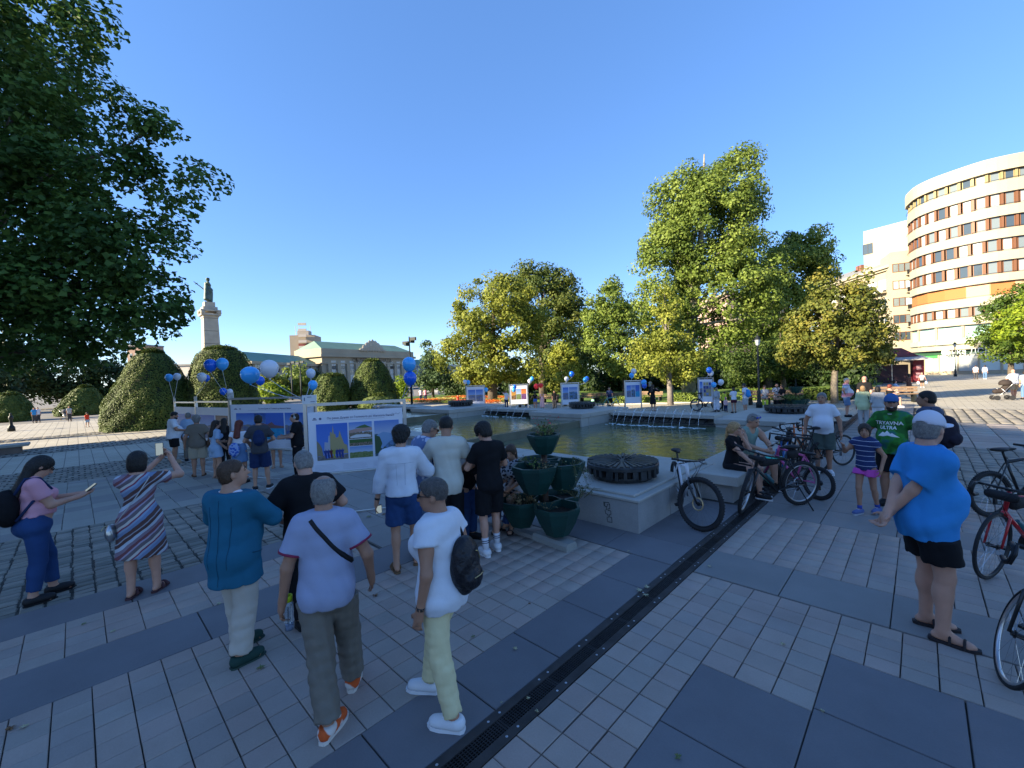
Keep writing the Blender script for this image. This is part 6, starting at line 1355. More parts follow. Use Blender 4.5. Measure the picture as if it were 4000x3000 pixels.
polelamp(1606, 47, 1315, 'tall thin floodlight mast behind the two blue balloons', 4); polelamp(1176, 70, 1408, 'thin lamp mast before the court building wing, right one', 2); polelamp(1141, 74, 1410, 'thin lamp mast before the court building wing, left one', 2)
m_ben = mat('bench_wood', (.20, .13, .08), .7, var=.2, vscale=6)
def bench(px, py, label, rot=0.):
    b = gnd(px, py); t = empty('park_bench', tuple(b), rot, label, 'bench', 'park benches along the kerb')
    for x in (-.75, .75): mb = MB(); mb.box(x-.05, -.25, 0, x+.05, .25, .42); mb.box(x-.05, .18, .42, x+.05, .26, .85); mb.build('leg', m_iron2, t)
    for y in (-.22, -.07, .08): mb = MB(); mb.box(-.95, y, .43, .95, y+.12, .47); mb.build('seat_plank', m_ben, t)
    for z in (.56, .72): mb = MB(); mb.box(-.95, .14, z, .95, .175, z+.12); mb.build('back_plank', m_ben, t)
for px, py, lb in ((2300, 1572, 'empty bench behind the toddler'), (2365, 1570, 'empty bench behind the cyclist'), (2150, 1575, 'bench behind the woman with the small backpack'), (2420, 1570, 'bench just left of the fourth far board'), (2545, 1568, 'bench behind the woman in black'), (3060, 1580, 'bench of the couple near the lamp'), (2988, 1582, 'bench of the person in yellow trousers')): bench(px, py, lb)
# kiosk
kd = 46; kc = dp(3475, kd); kk = empty('kiosk', tuple(kc), -math.atan2(kc[0], kc[1])*0+math.radians(20), 'dark red kiosk with a wide awning under the autumn maple', 'kiosk'); m_kr = mat('kiosk_red', (.14, .015, .025), .6); m_kp = mat('kiosk_print', (.38, .20, .22), .6)
mb = MB(); mb.box(-2.0, 0, 0, 1.6, 2.2, 1.9); mb.build('cabin', mat('kiosk_dark', (.04, .02, .03), .6), kk); mb = MB(); mb.add([(-1.5, -.4, 2.75), (2.4, -.4, 2.75), (1.6, 1.6, 3.75), (-.9, 1.6, 3.75), (-1.5, 2.3, 2.75), (2.4, 2.3, 2.75)], [(0, 1, 2, 3), (3, 2, 5, 4), (0, 3, 4), (1, 5, 2)]); mb.build('roof', m_kr, kk)
mb = MB(); mb.add([(-2.6, -1.6, 2.35), (3.0, -1.6, 2.45), (2.6, .2, 2.85), (-1.8, .2, 2.85), (-2.6, -1.6, 2.28), (3.0, -1.6, 2.38), (2.6, .2, 2.80), (-1.8, .2, 2.80)], [(0, 1, 2, 3), (7, 6, 5, 4), (0, 4, 5, 1), (1, 5, 6, 2), (2, 6, 7, 3), (3, 7, 4, 0)]); mb.build('awning', mat('awning_grey', (.34, .34, .34), .7), kk)
mb = MB(); mb.box(1.9, -.3, 0, 2.8, .4, 2.35); pp = mb.build('panel', m_kr, kk); mb = MB(); mb.box(2.1, -.33, .4, 2.6, -.305, 1.0); mb.box(2.15, -.33, 1.3, 2.55, -.305, 1.8); mb.build('panel_print', m_kp, pp)
for x in (-2.4, -.2): mb = MB(); mb.bar((x, -1.3, 0), (x, -1.3, 2.3), .04, 6); mb.build('awning_post', m_alu, kk)
# bollard, white kerb stone, small lawn wall
bb_ = gnd(45, 1684); bo = empty('iron_bollard', tuple(bb_), 0, 'ornate iron hydrant post standing on a pale stone at the left edge', 'bollard'); mb = MB(); mb.lathe([(.22, 0), (.2, .3), (.10, .45), (.09, .8), (.14, .95), (.12, 1.1), (.05, 1.2), (.07, 1.3), (.01, 1.38)], 10); mb.build('post', m_iron2, bo, True); mb = MB(); mb.box(-.25, -.06, .95, .25, .06, 1.05); mb.build('arm', m_iron2, bo)
bs = gnd(60, 1768); st_ = empty('stone_bench', tuple(bs), math.radians(90), 'pale low stone slab bench at the left edge', 'bench'); mb = MB(); mb.box(-1.6, -.5, .0, .2, .5, .30); mb.build('base', stone_mat('bench_stone_dark', (.16, .12, .1)), st_); mb = MB(); mb.box(-1.75, -.62, .305, .45, .62, .40); mb.build('slab', M_SLABL, st_)
# frames of the glass fountain far left of the plane tree
gs = dp(1660, 70); gg = empty('arched_sculpture', tuple(gs), 0, 'white arched metal frames far behind the person in red', 'sculpture')
for k in range(7):
    mb = MB(); x = (k-3)*1.1*CR[0]; y = (k-3)*1.1*CR[1]; mb.tube([(x+q*.35*CR[0]*(1 if k < 3 else -1), y+q*.35*CR[1], 3.0*math.sin(math.pi*q/4)) for q in np.linspace(0, 4, 9)], .05, 5); mb.build('arch', mat('white_steel', (.6, .62, .62), .4), gg)
# cars parked far behind the park trees
def car(px, d, col, label, rz=0.):
    c = dp(px, d); t = empty('parked_car', tuple(c), YAW+rz, label, 'car', 'cars parked beyond the park'); P = [(-2.1, .35), (-2.1, .75), (-1.95, .9), (-1.2, 1.0), (-.7, 1.42), (.7, 1.45), (1.35, 1.0), (2.0, .9), (2.15, .6), (2.1, .3)]
    mb = MB(); V = [(x, -.8, z) for x, z in P]+[(x, .8, z) for x, z in P]; n = len(P); mb.add(V, [tuple(range(n)), tuple(range(2*n-1, n-1, -1))]+[(i, i+n, (i+1) % n+n, (i+1) % n) for i in range(n)]); mb.build('body', mat('paint_'+col[0], col[1], .3, .3, coat=.5), t)
    mb = MB(); mb.add([(x, s_*.805, z) for s_ in (-1, 1) for x, z in ((-1.1, 1.0), (-.66, 1.36), (.62, 1.38), (1.15, 1.0))], [(0, 1, 2, 3), (7, 6, 5, 4)]); mb.build('side_window', M_GL[0], t)
    for x in (-1.3, 1.35):
        for s_ in (-1, 1): mb = MB(); mb.bar((x, s_*.62, .33), (x, s_*.83, .33), .33, 14); w_ = mb.build('wheel', mat('tyre', (.02, .02, .02), .8), t, False); mb = MB(); mb.bar((x, s_*.83, .33), (x, s_*.84, .33), .18, 12); mb.build('rim', m_alu, w_)
for px, d, c, lb in ((1690, 78, ('white', (.6, .6, .6)), 'white car parked behind the arched frames'), (2290, 75, ('silver', (.4, .42, .45)), 'silver car glimpsed behind the bench'), (2400, 78, ('red', (.4, .03, .03)), 'red car glimpsed between the park trunks')): car(px, d, c, lb)
# ---------------------------------------------------------------- bicycles
m_tyre = mat('tyre_rubber', (.022, .022, .024), .8, bump=.3, bscale=80); m_rim = mat('rim_black', (.03, .03, .032), .4, .5); m_rims = mat('rim_silver', (.55, .55, .56), .3, .9); m_sad = mat('saddle_black', (.012, .012, .013), .6); m_chr = mat('steel_bright', (.55, .55, .57), .25, .95); m_brass = mat('rotor_gold', (.62, .45, .25), .35, .8)
def torus(mb, c, R, r, n=40, k=8, ax='y'):
    pts = [(c[0]+R*math.cos(2*math.pi*i/n), c[1], c[2]+R*math.sin(2*math.pi*i/n)) for i in range(n)]; mb.tube(pts, r, k, closed=True)
def wheel(parent, R=.34, rt=.027, rim=None, rotor=None, M=None, spokes=24):
    o = empty('wheel', (0, 0, 0)); o.parent = parent; o.matrix_local = M or Matrix()
    mb = MB(); torus(mb, (0, 0, 0), R-rt, rt, 44, 10)
    if rt > .022:
        for i in range(60): a = 2*math.pi*i/60; mb.box(-.006, -rt*.6, R-.006, .006, rt*.6, R+.003, M=Matrix.Rotation(a, 4, 'Y'))
    mb.build('tyre', m_tyre, o, True)
    mb = MB(); torus(mb, (0, 0, 0), R-rt*2-.004, .0125, 44, 8); mb.build('rim', rim or m_rim, o, True)
    mb = MB(); mb.bar((0, -.05, 0), (0, .05, 0), .018, 10); mb.bar((0, -.035, 0), (0, -.03, 0), .028, 10); mb.bar((0, .03, 0), (0, .035, 0), .028, 10); mb.build('hub', m_rim, o)
    mb = MB()
    for i in range(spokes): a = 2*math.pi*i/spokes; s_ = .03 if i % 2 else -.03; a2 = a+(.5 if i % 4 < 2 else -.5); mb.bar((.025*math.cos(a2), s_, .025*math.sin(a2)), ((R-rt*2-.01)*math.cos(a), 0, (R-rt*2-.01)*math.sin(a)), .0013, 3)
    mb.build('spokes', m_chr, o)
    if rotor:
        mb = MB()
        for i in range(12): a = 2*math.pi*i/12; b = 2*math.pi*(i+1)/12; mb.box(.072, -.048, -.012, .09, -.045, .027, M=Matrix.Rotation(a, 4, 'Y'))
        torus(mb, (0, -.046, 0), .078, .006, 24, 6); mb.build('brake_disc', rotor, o)
    return o
def bike(label, P, ang, frame, kind='mtb', steer=0., lean=0., acc=None, R=.34, bags=False, rim=None, rotor=None, stand=False, fork=None, tri=True, group=None, seat_h=.92, k=1.0, cat='bicycle'):
    """P rear contact, ang heading (world), lean>0 to its left"""
    root = empty('bicycle', tuple(P), 0, label, cat, group); root.rotation_euler = (-lean, 0, ang) if False else (0, 0, 0)
    root.matrix_world = Matrix.Translation(Vector(P))@Matrix.Rotation(ang, 4, 'Z')@Matrix.Rotation(-lean, 4, 'X')@Matrix.Scale(k, 4)
    rt = .028 if kind == 'mtb' else .0145; WB = 1.07 if kind == 'mtb' else .99
    rear = Vector((0, 0, R)); bb = Vector((.43, 0, .29)); st = Vector((.26, 0, .78)); ht = Vector((.80, 0, .82)); hb = Vector((.85, 0, .68)); fa = Vector((WB, 0, R)); sd = Vector((.215, 0, seat_h))
    wheel(root, R, rt, rim, rotor, Matrix.Translation(rear))
    t = .021 if kind == 'mtb' else .016
    mb = MB(); mb.bar(bb, st, t*.85, 10); mb.bar(st+Vector((.01, 0, -.03)), ht, t, 10); mb.bar(bb, hb, t*1.25, 10); mb.bar(hb-Vector((.012, 0, -.0)), ht+Vector((-.01, 0, .05)), t*1.2, 10)
    for y in (-.055, .055): mb.bar(rear+Vector((0, y, 0)), bb+Vector((0, y*.4, 0)), .011, 8); mb.bar(rear+Vector((0, y, 0)), st+Vector((0, y*.3, -.04)), .009, 8)
    mb.build('frame', frame, root, True)
    if acc:
        mb = MB(); d = (hb-bb); p = bb+d*.3; q = bb+d*.78; mb.bar(p+Vector((0, -.004, 0)), q+Vector((0, -.004, 0)), t*1.29, 10); mb.bar(st.lerp(ht, .2), st.lerp(ht, .75), t*1.03, 10); mb.build('frame_decal', acc, root, True)
    mb = MB(); mb.bar(st-Vector((.0, 0, .02)), sd, .014, 8); mb.build('seat_post', m_rim, root, True)
    V, Q = surface([EL(sd+Vector((-.05, 0, .03)), (.11, .075, .028), None, k=.03), EL(sd+Vector((.10, 0, .03)), (.11, .022, .022), None, k=.04)], .012); mesh_obj('saddle', V, Q, m_sad, root, True)
    # crank set
    mb = MB(); mb.bar(bb+Vector((0, -.05, 0)), bb+Vector((0, -.055, 0)), .085, 20); mb.build('chainring', m_rim, root); mb = MB(); a = .5
    for y, s_ in ((-.075, 1), (.075, -1)): e = bb+Vector((s_*.165*math.cos(a), y, -s_*.165*math.sin(a))); mb.bar(bb+Vector((0, y*.8, 0)), e, .011, 8)
    mb.build('crank', m_rim, root, True)
    for y, s_ in ((-.075, 1), (.075, -1)): e = bb+Vector((s_*.165*math.cos(a), y, -s_*.165*math.sin(a))); mb = MB(); mb.box(e.x-.04, min(y, y*2.2), e.z-.01, e.x+.04, max(y, y*2.2), e.z+.01); mb.build('pedal', m_sad, root)
    mb = MB(); mb.bar(rear+Vector((0, -.05, 0)), rear+Vector((0, -.03, 0)), .05, 16, .028)
    mb.tube([bb+Vector((0, -.052, .085)), rear+Vector((.0, -.045, .045))], .004, 4); mb.tube([bb+Vector((0, -.052, -.085)), rear+Vector((.02, -.045, -.10)), rear+Vector((-.0, -.045, -.05))], .004, 4); mb.box(rear.x-.01, -.06, rear.z-.13, rear.x+.03, -.035, rear.z-.03); mb.build('drivetrain', m_rim, root)
    # steered group
    ax = (ht-fa); ax = Vector((-.30, 0, 1)).normalized(); S_ = Matrix.Translation(hb)@Matrix.Rotation(steer, 4, ax)@Matrix.Translation(-hb)
    fk = empty('fork', (0, 0, 0)); fk.parent = root; fk.matrix_local = S_
    w_ = wheel(root, R, rt, rim, rotor, S_@Matrix.Translation(fa)); mb = MB(); fm = fork or frame
    cr = hb+Vector((.03, 0, -.03)); r_ = .018 if kind == 'mtb' else .012
    for y in (-.062, .062): mb.tube([cr+Vector((0, y*.3, 0)), cr+Vector((.012, y, -.02)), fa+Vector((0, y, 0))], [r_*.8, r_, r_*.8], 8)
    mb.bar(hb, cr, .018, 8); mb.build('fork_legs', fm, fk, True)
    hp_ = ht+Vector((-.02, 0, .07)); mb = MB(); mb.bar(ht, hp_, .016, 8); stem = hp_+Vector((.08, 0, .02)); mb.bar(hp_, stem, .016, 8)
    if kind == 'mtb':
        mb.tube([stem+Vector((-.03, -.33, .02)), stem+Vector((0, -.12, .0)), stem, stem+Vector((0, .12, 0)), stem+Vector((-.03, .33, .02))], .0125, 8); mb.build('handlebar', m_rim, fk, True)
        for s_ in (-1, 1):
            mb = MB(); mb.bar(stem+Vector((-.03, s_*.22, .013)), stem+Vector((-.035, s_*.345, .021)), .017, 10); mb.build('grip', m_sad, fk, True); mb = MB(); mb.tube([stem+Vector((.0, s_*.18, .0)), stem+Vector((.05, s_*.2, -.02)), stem+Vector((.05, s_*.30, -.03))], .006, 6); mb.build('brake_lever', m_rim, fk, True)
    else:
        for s_ in (-1, 1):
            pass
        mb.tube([stem+Vector((0, -.2, 0)), stem, stem+Vector((0, .2, 0))], .013, 8); mb.build('handlebar', m_rim, fk, True)
        for s_ in (-1, 1):
            mb = MB(); pts = [stem+Vector((x, s_*.205, z)) for x, z in ((0, 0), (.07, 0), (.105, -.03), (.10, -.09), (.05, -.125), (-.02, -.125))]; mb.tube(pts, .016, 8); mb.build('drop_grip', m_sad, fk, True); mb = MB(); mb.tube([stem+Vector((.08, s_*.205, .03)), stem+Vector((.125, s_*.205, -.02)), stem+Vector((.12, s_*.205, -.10))], .009, 6); mb.build('brake_lever', m_rim, fk, True)
    mb = MB()
    for s_ in (-1, 1): mb.tube([stem+Vector((.0, s_*.15, 0)), stem+Vector((.12, s_*.10, .02)), stem+Vector((.13, s_*.02, -.10)), cr+Vector((.02, s_*.04, .0))], .003, 4)
    mb.build('cable', m_sad, fk)
    if stand: mb = MB(); mb.bar(rear+Vector((.10, .05, -.02)), Vector((.06, .30, .01)), .009, 6); mb.bar((.06, .30, .01), (.10, .31, .005), .013, 6); mb.build('kickstand', m_sad, root, True)
    if bags:
        mbg = mat('bag_black', (.016, .016, .018), .75, bump=.5, bscale=15)
        V, Q = surface([RC(st.lerp(ht, .38)+Vector((0, 0, -.06)), ht+Vector((-.09, 0, -.07)), .045, .075, sy=.6, k=.03)], .014); mesh_obj('frame_bag', V, Q, mbg, root, True)
        V, Q = surface([EL(sd+Vector((-.04, 0, -.08)), (.10, .06, .08), None, k=.03)], .014); mesh_obj('saddle_bag', V, Q, mbg, root, True)
        V, Q = surface([RC(stem+Vector((.07, -.08, -.06)), stem+Vector((.07, .08, -.06)), .045 if kind == 'road' else .03, .045, k=.03)], .012); b_ = mesh_obj('bar_bag', V, Q, mbg, fk, True)
        mb = MB(); mb.box(st.lerp(ht, .62).x, -.062, st.lerp(ht, .62).z-.10, st.lerp(ht, .62).x+.08, -.05, st.lerp(ht, .62).z-.01); mb.build('reflective_patch', mat('hi_vis', (.45, .75, .02), .5), root)
        mb = MB(); mb.lathe([(.001, 0), (.035, .005), (.036, .15), (.02, .18), (.02, .20), (.001, .2)], 12, M=Matrix.Translation(bb+Vector((.09, 0, .12)))@Matrix.Rotation(.75, 4, 'Y')); mb.build('bottle', mat('bottle_teal', (.03, .10, .12), .4), root, True)
    return root
def heading(a, b): return math.atan2(b[1]-a[1], b[0]-a[0])
MBK = mat('frame_black', (.014, .014, .016), .35, coat=.4); MTE = mat('decal_teal', (.06, .55, .45), .4); MWH = mat('frame_white', (.62, .62, .66), .3, coat=.4); MRD = mat('frame_red', (.42, .012, .02), .3, coat=.5); MPK = mat('frame_pink', (.55, .10, .28), .35, coat=.3); MOR = mat('frame_orange', (.62, .14, .02), .35, coat=.3); MBL_ = mat('frame_blue', (.03, .16, .5), .35, coat=.3)
fc = at(2722, 2072, 0); hd_ = math.atan2(-fc[1], -fc[0])+math.radians(14)
bike('white and black mountain bike turned towards the viewer by the pedestal', (fc[0]-1.07*math.cos(hd_), fc[1]-1.07*math.sin(hd_), 0), hd_, MWH, 'mtb', math.radians(40), math.radians(-3), R=.362, rotor=m_brass, fork=MBK, rim=m_rim)
fb_, rb_ = at(2905, 1998, 0), at(3125, 1972, 0); rb_ = np.array(rb_); h2 = heading(rb_, fb_); bike('black mountain bike with teal letters, frame bags and kickstand', tuple(rb_), h2, MBK, 'mtb', math.radians(38), math.radians(4), acc=MTE, R=.352, bags=True, stand=True, rotor=m_chr, rim=m_rims)
b2 = at(3195, 1952, 0); f2 = at(3000, 1900, 0); bike('pink bike standing behind the black and teal one', tuple(b2), heading(b2, f2), MPK, 'mtb', math.radians(25), math.radians(-4), R=.30, rim=m_rim, seat_h=.78, k=.9)
b3 = at(3085, 1850, 0); f3 = at(3015, 1905, 0); bike('blue road bike with drop bars and bar bag beside the tank top man', tuple(b3), heading(b3, f3), MBL_, 'road', .3, .06, R=.335, bags=True)
b4 = at(3165, 1790, 0); f4 = at(3075, 1830, 0); bike('orange road bike, rearmost of the group on the granite edge', tuple(b4), heading(b4, f4), MOR, 'road', -.35, -.08, R=.335)
b4 = at(3200, 1850, 0); f4 = at(3060, 1870, 0); bike('dark bike squeezed between the orange and the pink bike', tuple(b4), heading(b4, f4), MBK, 'mtb', .35, .08, R=.335)
b5 = at(3295, 1818, 0); f5 = at(3140, 1835, 0); bike('dark bike behind the man in white, one wheel showing', tuple(b5), heading(b5, f5), MBK, 'road', .2, 0, R=.335)
b6 = at(3872, 2020, 0); f6 = at(4060, 2010, 0); bike('black bike with bare saddle on the cobbles at the right edge', tuple(b6), heading(b6, f6), MBK, 'mtb', 0, .03, R=.32, rim=m_rim, seat_h=.9)
f7 = at(3868, 2262, 0); b7 = np.array(at(4230, 2190, 0)); h7 = heading(b7, f7); b7 = (f7[0]-.99*math.cos(h7), f7[1]-.99*math.sin(h7), 0); bike('red road bike with bag and drop bars at the right edge', b7, h7, MRD, 'road', math.radians(8), math.radians(3), R=.345, bags=True, rim=m_rim)
f8 = at(3935, 2655, 0); h8 = math.radians(200); b8 = at(4260, 2560, 0); h8 = heading(b8, f8); bike('bike cut off by the lower right edge, only its wheel showing', (f8[0]-.99*math.cos(h8), f8[1]-.99*math.sin(h8), 0), h8, MBK, 'road', math.radians(40), math.radians(8), R=.345, rim=m_rims)
b9 = at(2410, 1602, -.1); f9 = at(2350, 1602, -.1); h9 = heading(f9, b9); bike('pale green racing bike held by the cyclist across the fountain', tuple(at(2356, 1603, -.1)), h9, mat('frame_mint', (.2, .5, .42), .4), 'road', 0, 0, R=.36, k=1.0)
b10 = at(2722, 1606, 0); bike('bike parked behind the rightmost far board', tuple(b10), heading(b10, at(2785, 1604, 0)), MBK, 'mtb', .2, 0, R=.34)
def stroller(px, py, rz_, label, col, z=None):
    p = gnd(px, py); t = empty('pushchair', tuple(p), rz_, label, 'stroller'); m_ = mat('pram_'+col[0], col[1], .8)
    for x in (-.25, .3):
        for y in (-.24, .24): mb = MB(); mb.bar((x, y-.02, .12), (x, y+.02, .12), .12, 14); mb.build('wheel', m_tyre, t)
    mb = MB()
    for y in (-.23, .23): mb.bar((-.25, y, .12), (.15, y, .62), .015, 6); mb.bar((.3, y, .12), (-.1, y, .62), .015, 6); mb.bar((-.1, y, .62), (-.42, y, 1.02), .015, 6)
    mb.bar((-.42, -.23, 1.02), (-.42, .23, 1.02), .018, 6); mb.build('frame', m_alu, t, True)
    V, Q = surface([RC((-.18, 0, .78), (-.02, 0, .50), .14, .16, k=.05), RC((-.02, 0, .48), (.28, 0, .45), .13, .12, k=.05)], .03); mesh_obj('seat', V, Q, m_, t, True)
    V, Q = surface([EL((-.10, 0, .86), (.26, .22, .22), None)], .03, None, [((.06, 0, 0), (1, 0, -.4)), ((0, 0, .78), (0, 0, -1))]); mesh_obj('hood', V, Q, m_, t, True)
stroller(2045, 1590, YAW+math.pi, 'dark folding pushchair held by the woman in blue shorts', ('black', (.02, .02, .022))); stroller(3918, 1562, YAW+math.pi*.85, 'black pushchair pushed by the man in a striped top', ('dark', (.03, .022, .02))); stroller(258, 1640, YAW, 'distant pushchair among the benches under the maple', ('grey', (.1, .1, .11)))
# ---------------------------------------------------------------- people
def stripes_mat(name, cols, freq, axis=(0, 0, 1), wob=0., rough=.85, gen=False):
    if name in MATS: return MATS[name]
    m = mat(name, cols[0][1], rough); n, b = nodes_of(m); L = n.links.new; tc = n.nodes.new('ShaderNodeTexCoord'); d = n.nodes.new('ShaderNodeVectorMath'); d.operation = 'DOT_PRODUCT'; d.inputs[1].default_value = axis; L(tc.outputs['Object'], d.inputs[0])
    mu = n.nodes.new('ShaderNodeMath'); mu.operation = 'MULTIPLY'; mu.inputs[1].default_value = freq; L(d.outputs['Value'], mu.inputs[0]); v = mu.outputs[0]
    if wob: nz = n.nodes.new('ShaderNodeTexNoise'); nz.inputs['Scale'].default_value = 4; L(tc.outputs['Object'], nz.inputs[0]); ad = n.nodes.new('ShaderNodeMath'); ad.operation = 'MULTIPLY_ADD'; ad.inputs[1].default_value = wob; L(nz.outputs[0], ad.inputs[0]); L(v, ad.inputs[2]); v = ad.outputs[0]
    fr = n.nodes.new('ShaderNodeMath'); fr.operation = 'FRACT'; L(v, fr.inputs[0]); cr = n.nodes.new('ShaderNodeValToRGB'); cr.color_ramp.interpolation = 'CONSTANT'; e = cr.color_ramp.elements
    e[0].position = 0; e[0].color = cols[0][1]+(1,); e[1].position = cols[1][0]; e[1].color = cols[1][1]+(1,)
    for p, c in cols[2:]: x = e.new(p); x.color = c+(1,)
    L(fr.outputs[0], cr.inputs[0]); L(cr.outputs[0], b.inputs['Base Color']); return m
def blot_mat(name, c1, c2, sc, th=.5, c3=None, rough=.85):
    if name in MATS: return MATS[name]
    m = mat(name, c1, rough); n, b = nodes_of(m); L = n.links.new; tc = n.nodes.new('ShaderNodeTexCoord'); nz = n.nodes.new('ShaderNodeTexVoronoi' if not c3 else 'ShaderNodeTexNoise'); nz.inputs['Scale'].default_value = sc; L(tc.outputs['Object'], nz.inputs['Vector'])
    cr = n.nodes.new('ShaderNodeValToRGB'); e = cr.color_ramp.elements; e[0].position = th-.03; e[1].position = th+.03; e[0].color = c1+(1,); e[1].color = c2+(1,)
    if c3: x = e.new(min(.99, th+.12)); x.color = c3+(1,)
    L(nz.outputs[0], cr.inputs[0]); L(cr.outputs[0], b.inputs['Base Color']); return m
W_ = cloth('white', (.62, .64, .70)); W2 = cloth('offwhite', (.52, .50, .43)); BLK = cloth('black', (.010, .010, .012)); NAV = cloth('navy', (.016, .03, .085)); DEN = cloth('denim', (.022, .055, .15), bump=.6, var=.25); PNK = cloth('pink', (.62, .30, .36)); TEA = cloth('teal', (.018, .12, .20), bump=.5); CRM = cloth('cream', (.46, .41, .35)); LAV = cloth('lavender', (.30, .33, .46), bump=.3); KHA = cloth('khaki', (.17, .15, .125), bump=.6); PYE = cloth('paleyellow', (.62, .55, .33)); BLU = cloth('azure', (.035, .235, .56)); GRN = cloth('olive', (.07, .095, .085)); GRY = cloth('charcoal', (.055, .055, .062)); LBL = cloth('lightblue', (.30, .42, .58)); BRN = cloth('taupe', (.17, .14, .11)); BEI = cloth('beige', (.36, .30, .22)); PGR = cloth('palegreen', (.48, .55, .33)); SAG = cloth('sage', (.20, .29, .25)); MAR = cloth('maroon', (.06, .015, .03)); HOT = cloth('hotpink', (.58, .09, .42)); YEL = cloth('yellow', (.62, .66, .06)); LGY = cloth('lightgrey', (.36, .37, .38)); RED = cloth('red', (.60, .05, .025)); PIN2 = cloth('softpink', (.66, .42, .42)); STW = cloth('straw', (.45, .33, .18)); DEN2 = cloth('denim_light', (.10, .18, .32))
FLO = blot_mat('cloth_floral', (.52, .55, .66), (.13, .19, .36), 13, .42); LEO = blot_mat('cloth_bw', (.03, .03, .04), (.5, .5, .52), 22, .45); GRT = blot_mat('cloth_jungle', (.015, .10, .018), (.03, .20, .03), 5, .5, (.02, .12, .13)); BWD = blot_mat('cloth_browndots', (.06, .03, .025), (.14, .06, .045), 14, .4)
DRS = stripes_mat('cloth_stripes', [(0, (.09, .045, .042)), (.10, (.30, .30, .34)), (.14, (.10, .05, .045)), (.26, (.16, .22, .34)), (.36, (.24, .32, .44)), (.42, (.22, .05, .085)), (.47, (.50, .46, .42)), (.55, (.14, .11, .12)), (.66, (.34, .28, .36)), (.71, (.17, .06, .07)), (.80, (.22, .16, .20)), (.90, (.42, .46, .52))], 3.1, (-.62, -.1, .78), .18)
GST = stripes_mat('cloth_navystripe', [(0, (.018, .035, .12)), (.84, (.42, .46, .58)), (.94, (.018, .035, .12))], 10.5, (0, 0, 1), .25)
PSH = stripes_mat('cloth_pinkwhite', [(0, (.56, .58, .64)), (.62, (.04, .06, .2)), (.66, (.56, .58, .64)), (.70, (.58, .24, .30))], 1.9, (0, 0, 1)); GYS = stripes_mat('cloth_greywhite', [(0, (.40, .44, .52)), (.35, (.56, .58, .62)), (.72, (.30, .33, .42))], 2.0, (0, 0, 1))
S_blk = ('shoe', mat('shoe_black', (.012, .012, .014), .6)); S_wht = ('sneaker', mat('shoe_white', (.62, .62, .64), .55), mat('sole_white', (.66, .66, .68), .6), mat('lace_white', (.7, .7, .7), .7)); S_grn = ('shoe', mat('shoe_green', (.012, .045, .038), .75), mat('sole_green', (.03, .06, .05), .7), mat('lace_white', (.7, .7, .7), .7))
S_org = ('sneaker', blot_mat('shoe_orange', (.62, .55, .5), (.55, .09, .02), 11, .5), mat('sole_cream', (.6, .55, .5), .6), mat('lace_white', (.7, .7, .7), .7)); S_brn = ('sandal', mat('sandal_brown', (.11, .055, .03), .8)); S_dk = ('sandal', mat('sandal_dark', (.025, .02, .022), .7)); S_blu = ('sneaker', mat('shoe_blue', (.08, .12, .28), .7), mat('sole_grey', (.35, .36, .4), .6), mat('lace_white', (.7, .7, .7), .7)); S_clog = ('clog', mat('clog_tan', (.16, .09, .045), .8))
S_bw = ('sneaker', mat('shoe_black', (.012, .012, .014), .6), mat('sole_white', (.66, .66, .68), .6), mat('lace_white', (.7, .7, .7), .7))
SG = mat('lens_dark', (.012, .01, .012), .12, spec=.8); SGB = mat('lens_blue', (.02, .06, .45), .12, spec=.9)
def backpack(m, w_=.15, h=.22, d_=.085, z=.22, x=0, zip_=None, off=.0, strapm=None):
    def f(c):
        T = c['T']; g_ = .105*c['tg']+.03+off; res_ = max(.012, c['res'])
        bp = empty('backpack', (0, 0, 0)); bp.parent = c['root']; bp.name = 'backpack_bag'
        V, Q = surface([EL(T(x, -g_-d_*.6, z), (w_, d_, h), c['R'], k=.03), EL(T(x, -g_-d_*1.45, z-h*.38), (w_*.7, d_*.5, h*.36), c['R'], k=.02), EL(T(x, -g_-d_*.3, z), (w_*.85, d_*.7, h*.95), c['R'], k=.03)], res_, (.004, 30, 2.) if res_ < .02 else None)
        mesh_obj('bag', V, Q, m, bp, True); mb = MB()
        for k in (1, -1):
            pts = [T(x+k*w_*.7, -g_, z-h*.7), T(k*.15, -.02, z+.05), T(k*.115, .125*c['tg'], .36), T(k*.10, .05, .50), T(k*.095, -.06, .515), T(x+k*w_*.5, -g_, z+h*.7)]
            if k*x < -.01: continue
            mb.tube([Vector(p) for p in pts], [.016]*6, 6)
        mb.build('strap', strapm or m, bp, True)
        if zip_:
            mb = MB(); mb.tube([Vector(T(x+w_*.62*math.cos(t), -g_-d_*1.35-.02*math.sin(t), z+h*.55*math.sin(t))) for t in np.linspace(.2, 1.4, 6)], .004, 5); mb.tube([Vector(T(x+q, -g_-d_*2.02+abs(q)*.15, z-h*.25)) for q in np.linspace(-w_*.4, w_*.5, 5)], .0035, 5); mb.build('zip', zip_, bp, True)
    return f
def thing_at(c, name, p, label, cat, build, rot=None, group=None):
    """something held in a hand: a thing of its own, set where the hand is"""
    wp = world_pt(c, p); o = empty(name, tuple(wp), c['rot'], label, cat, group, c['s']); 
    build(o); return o
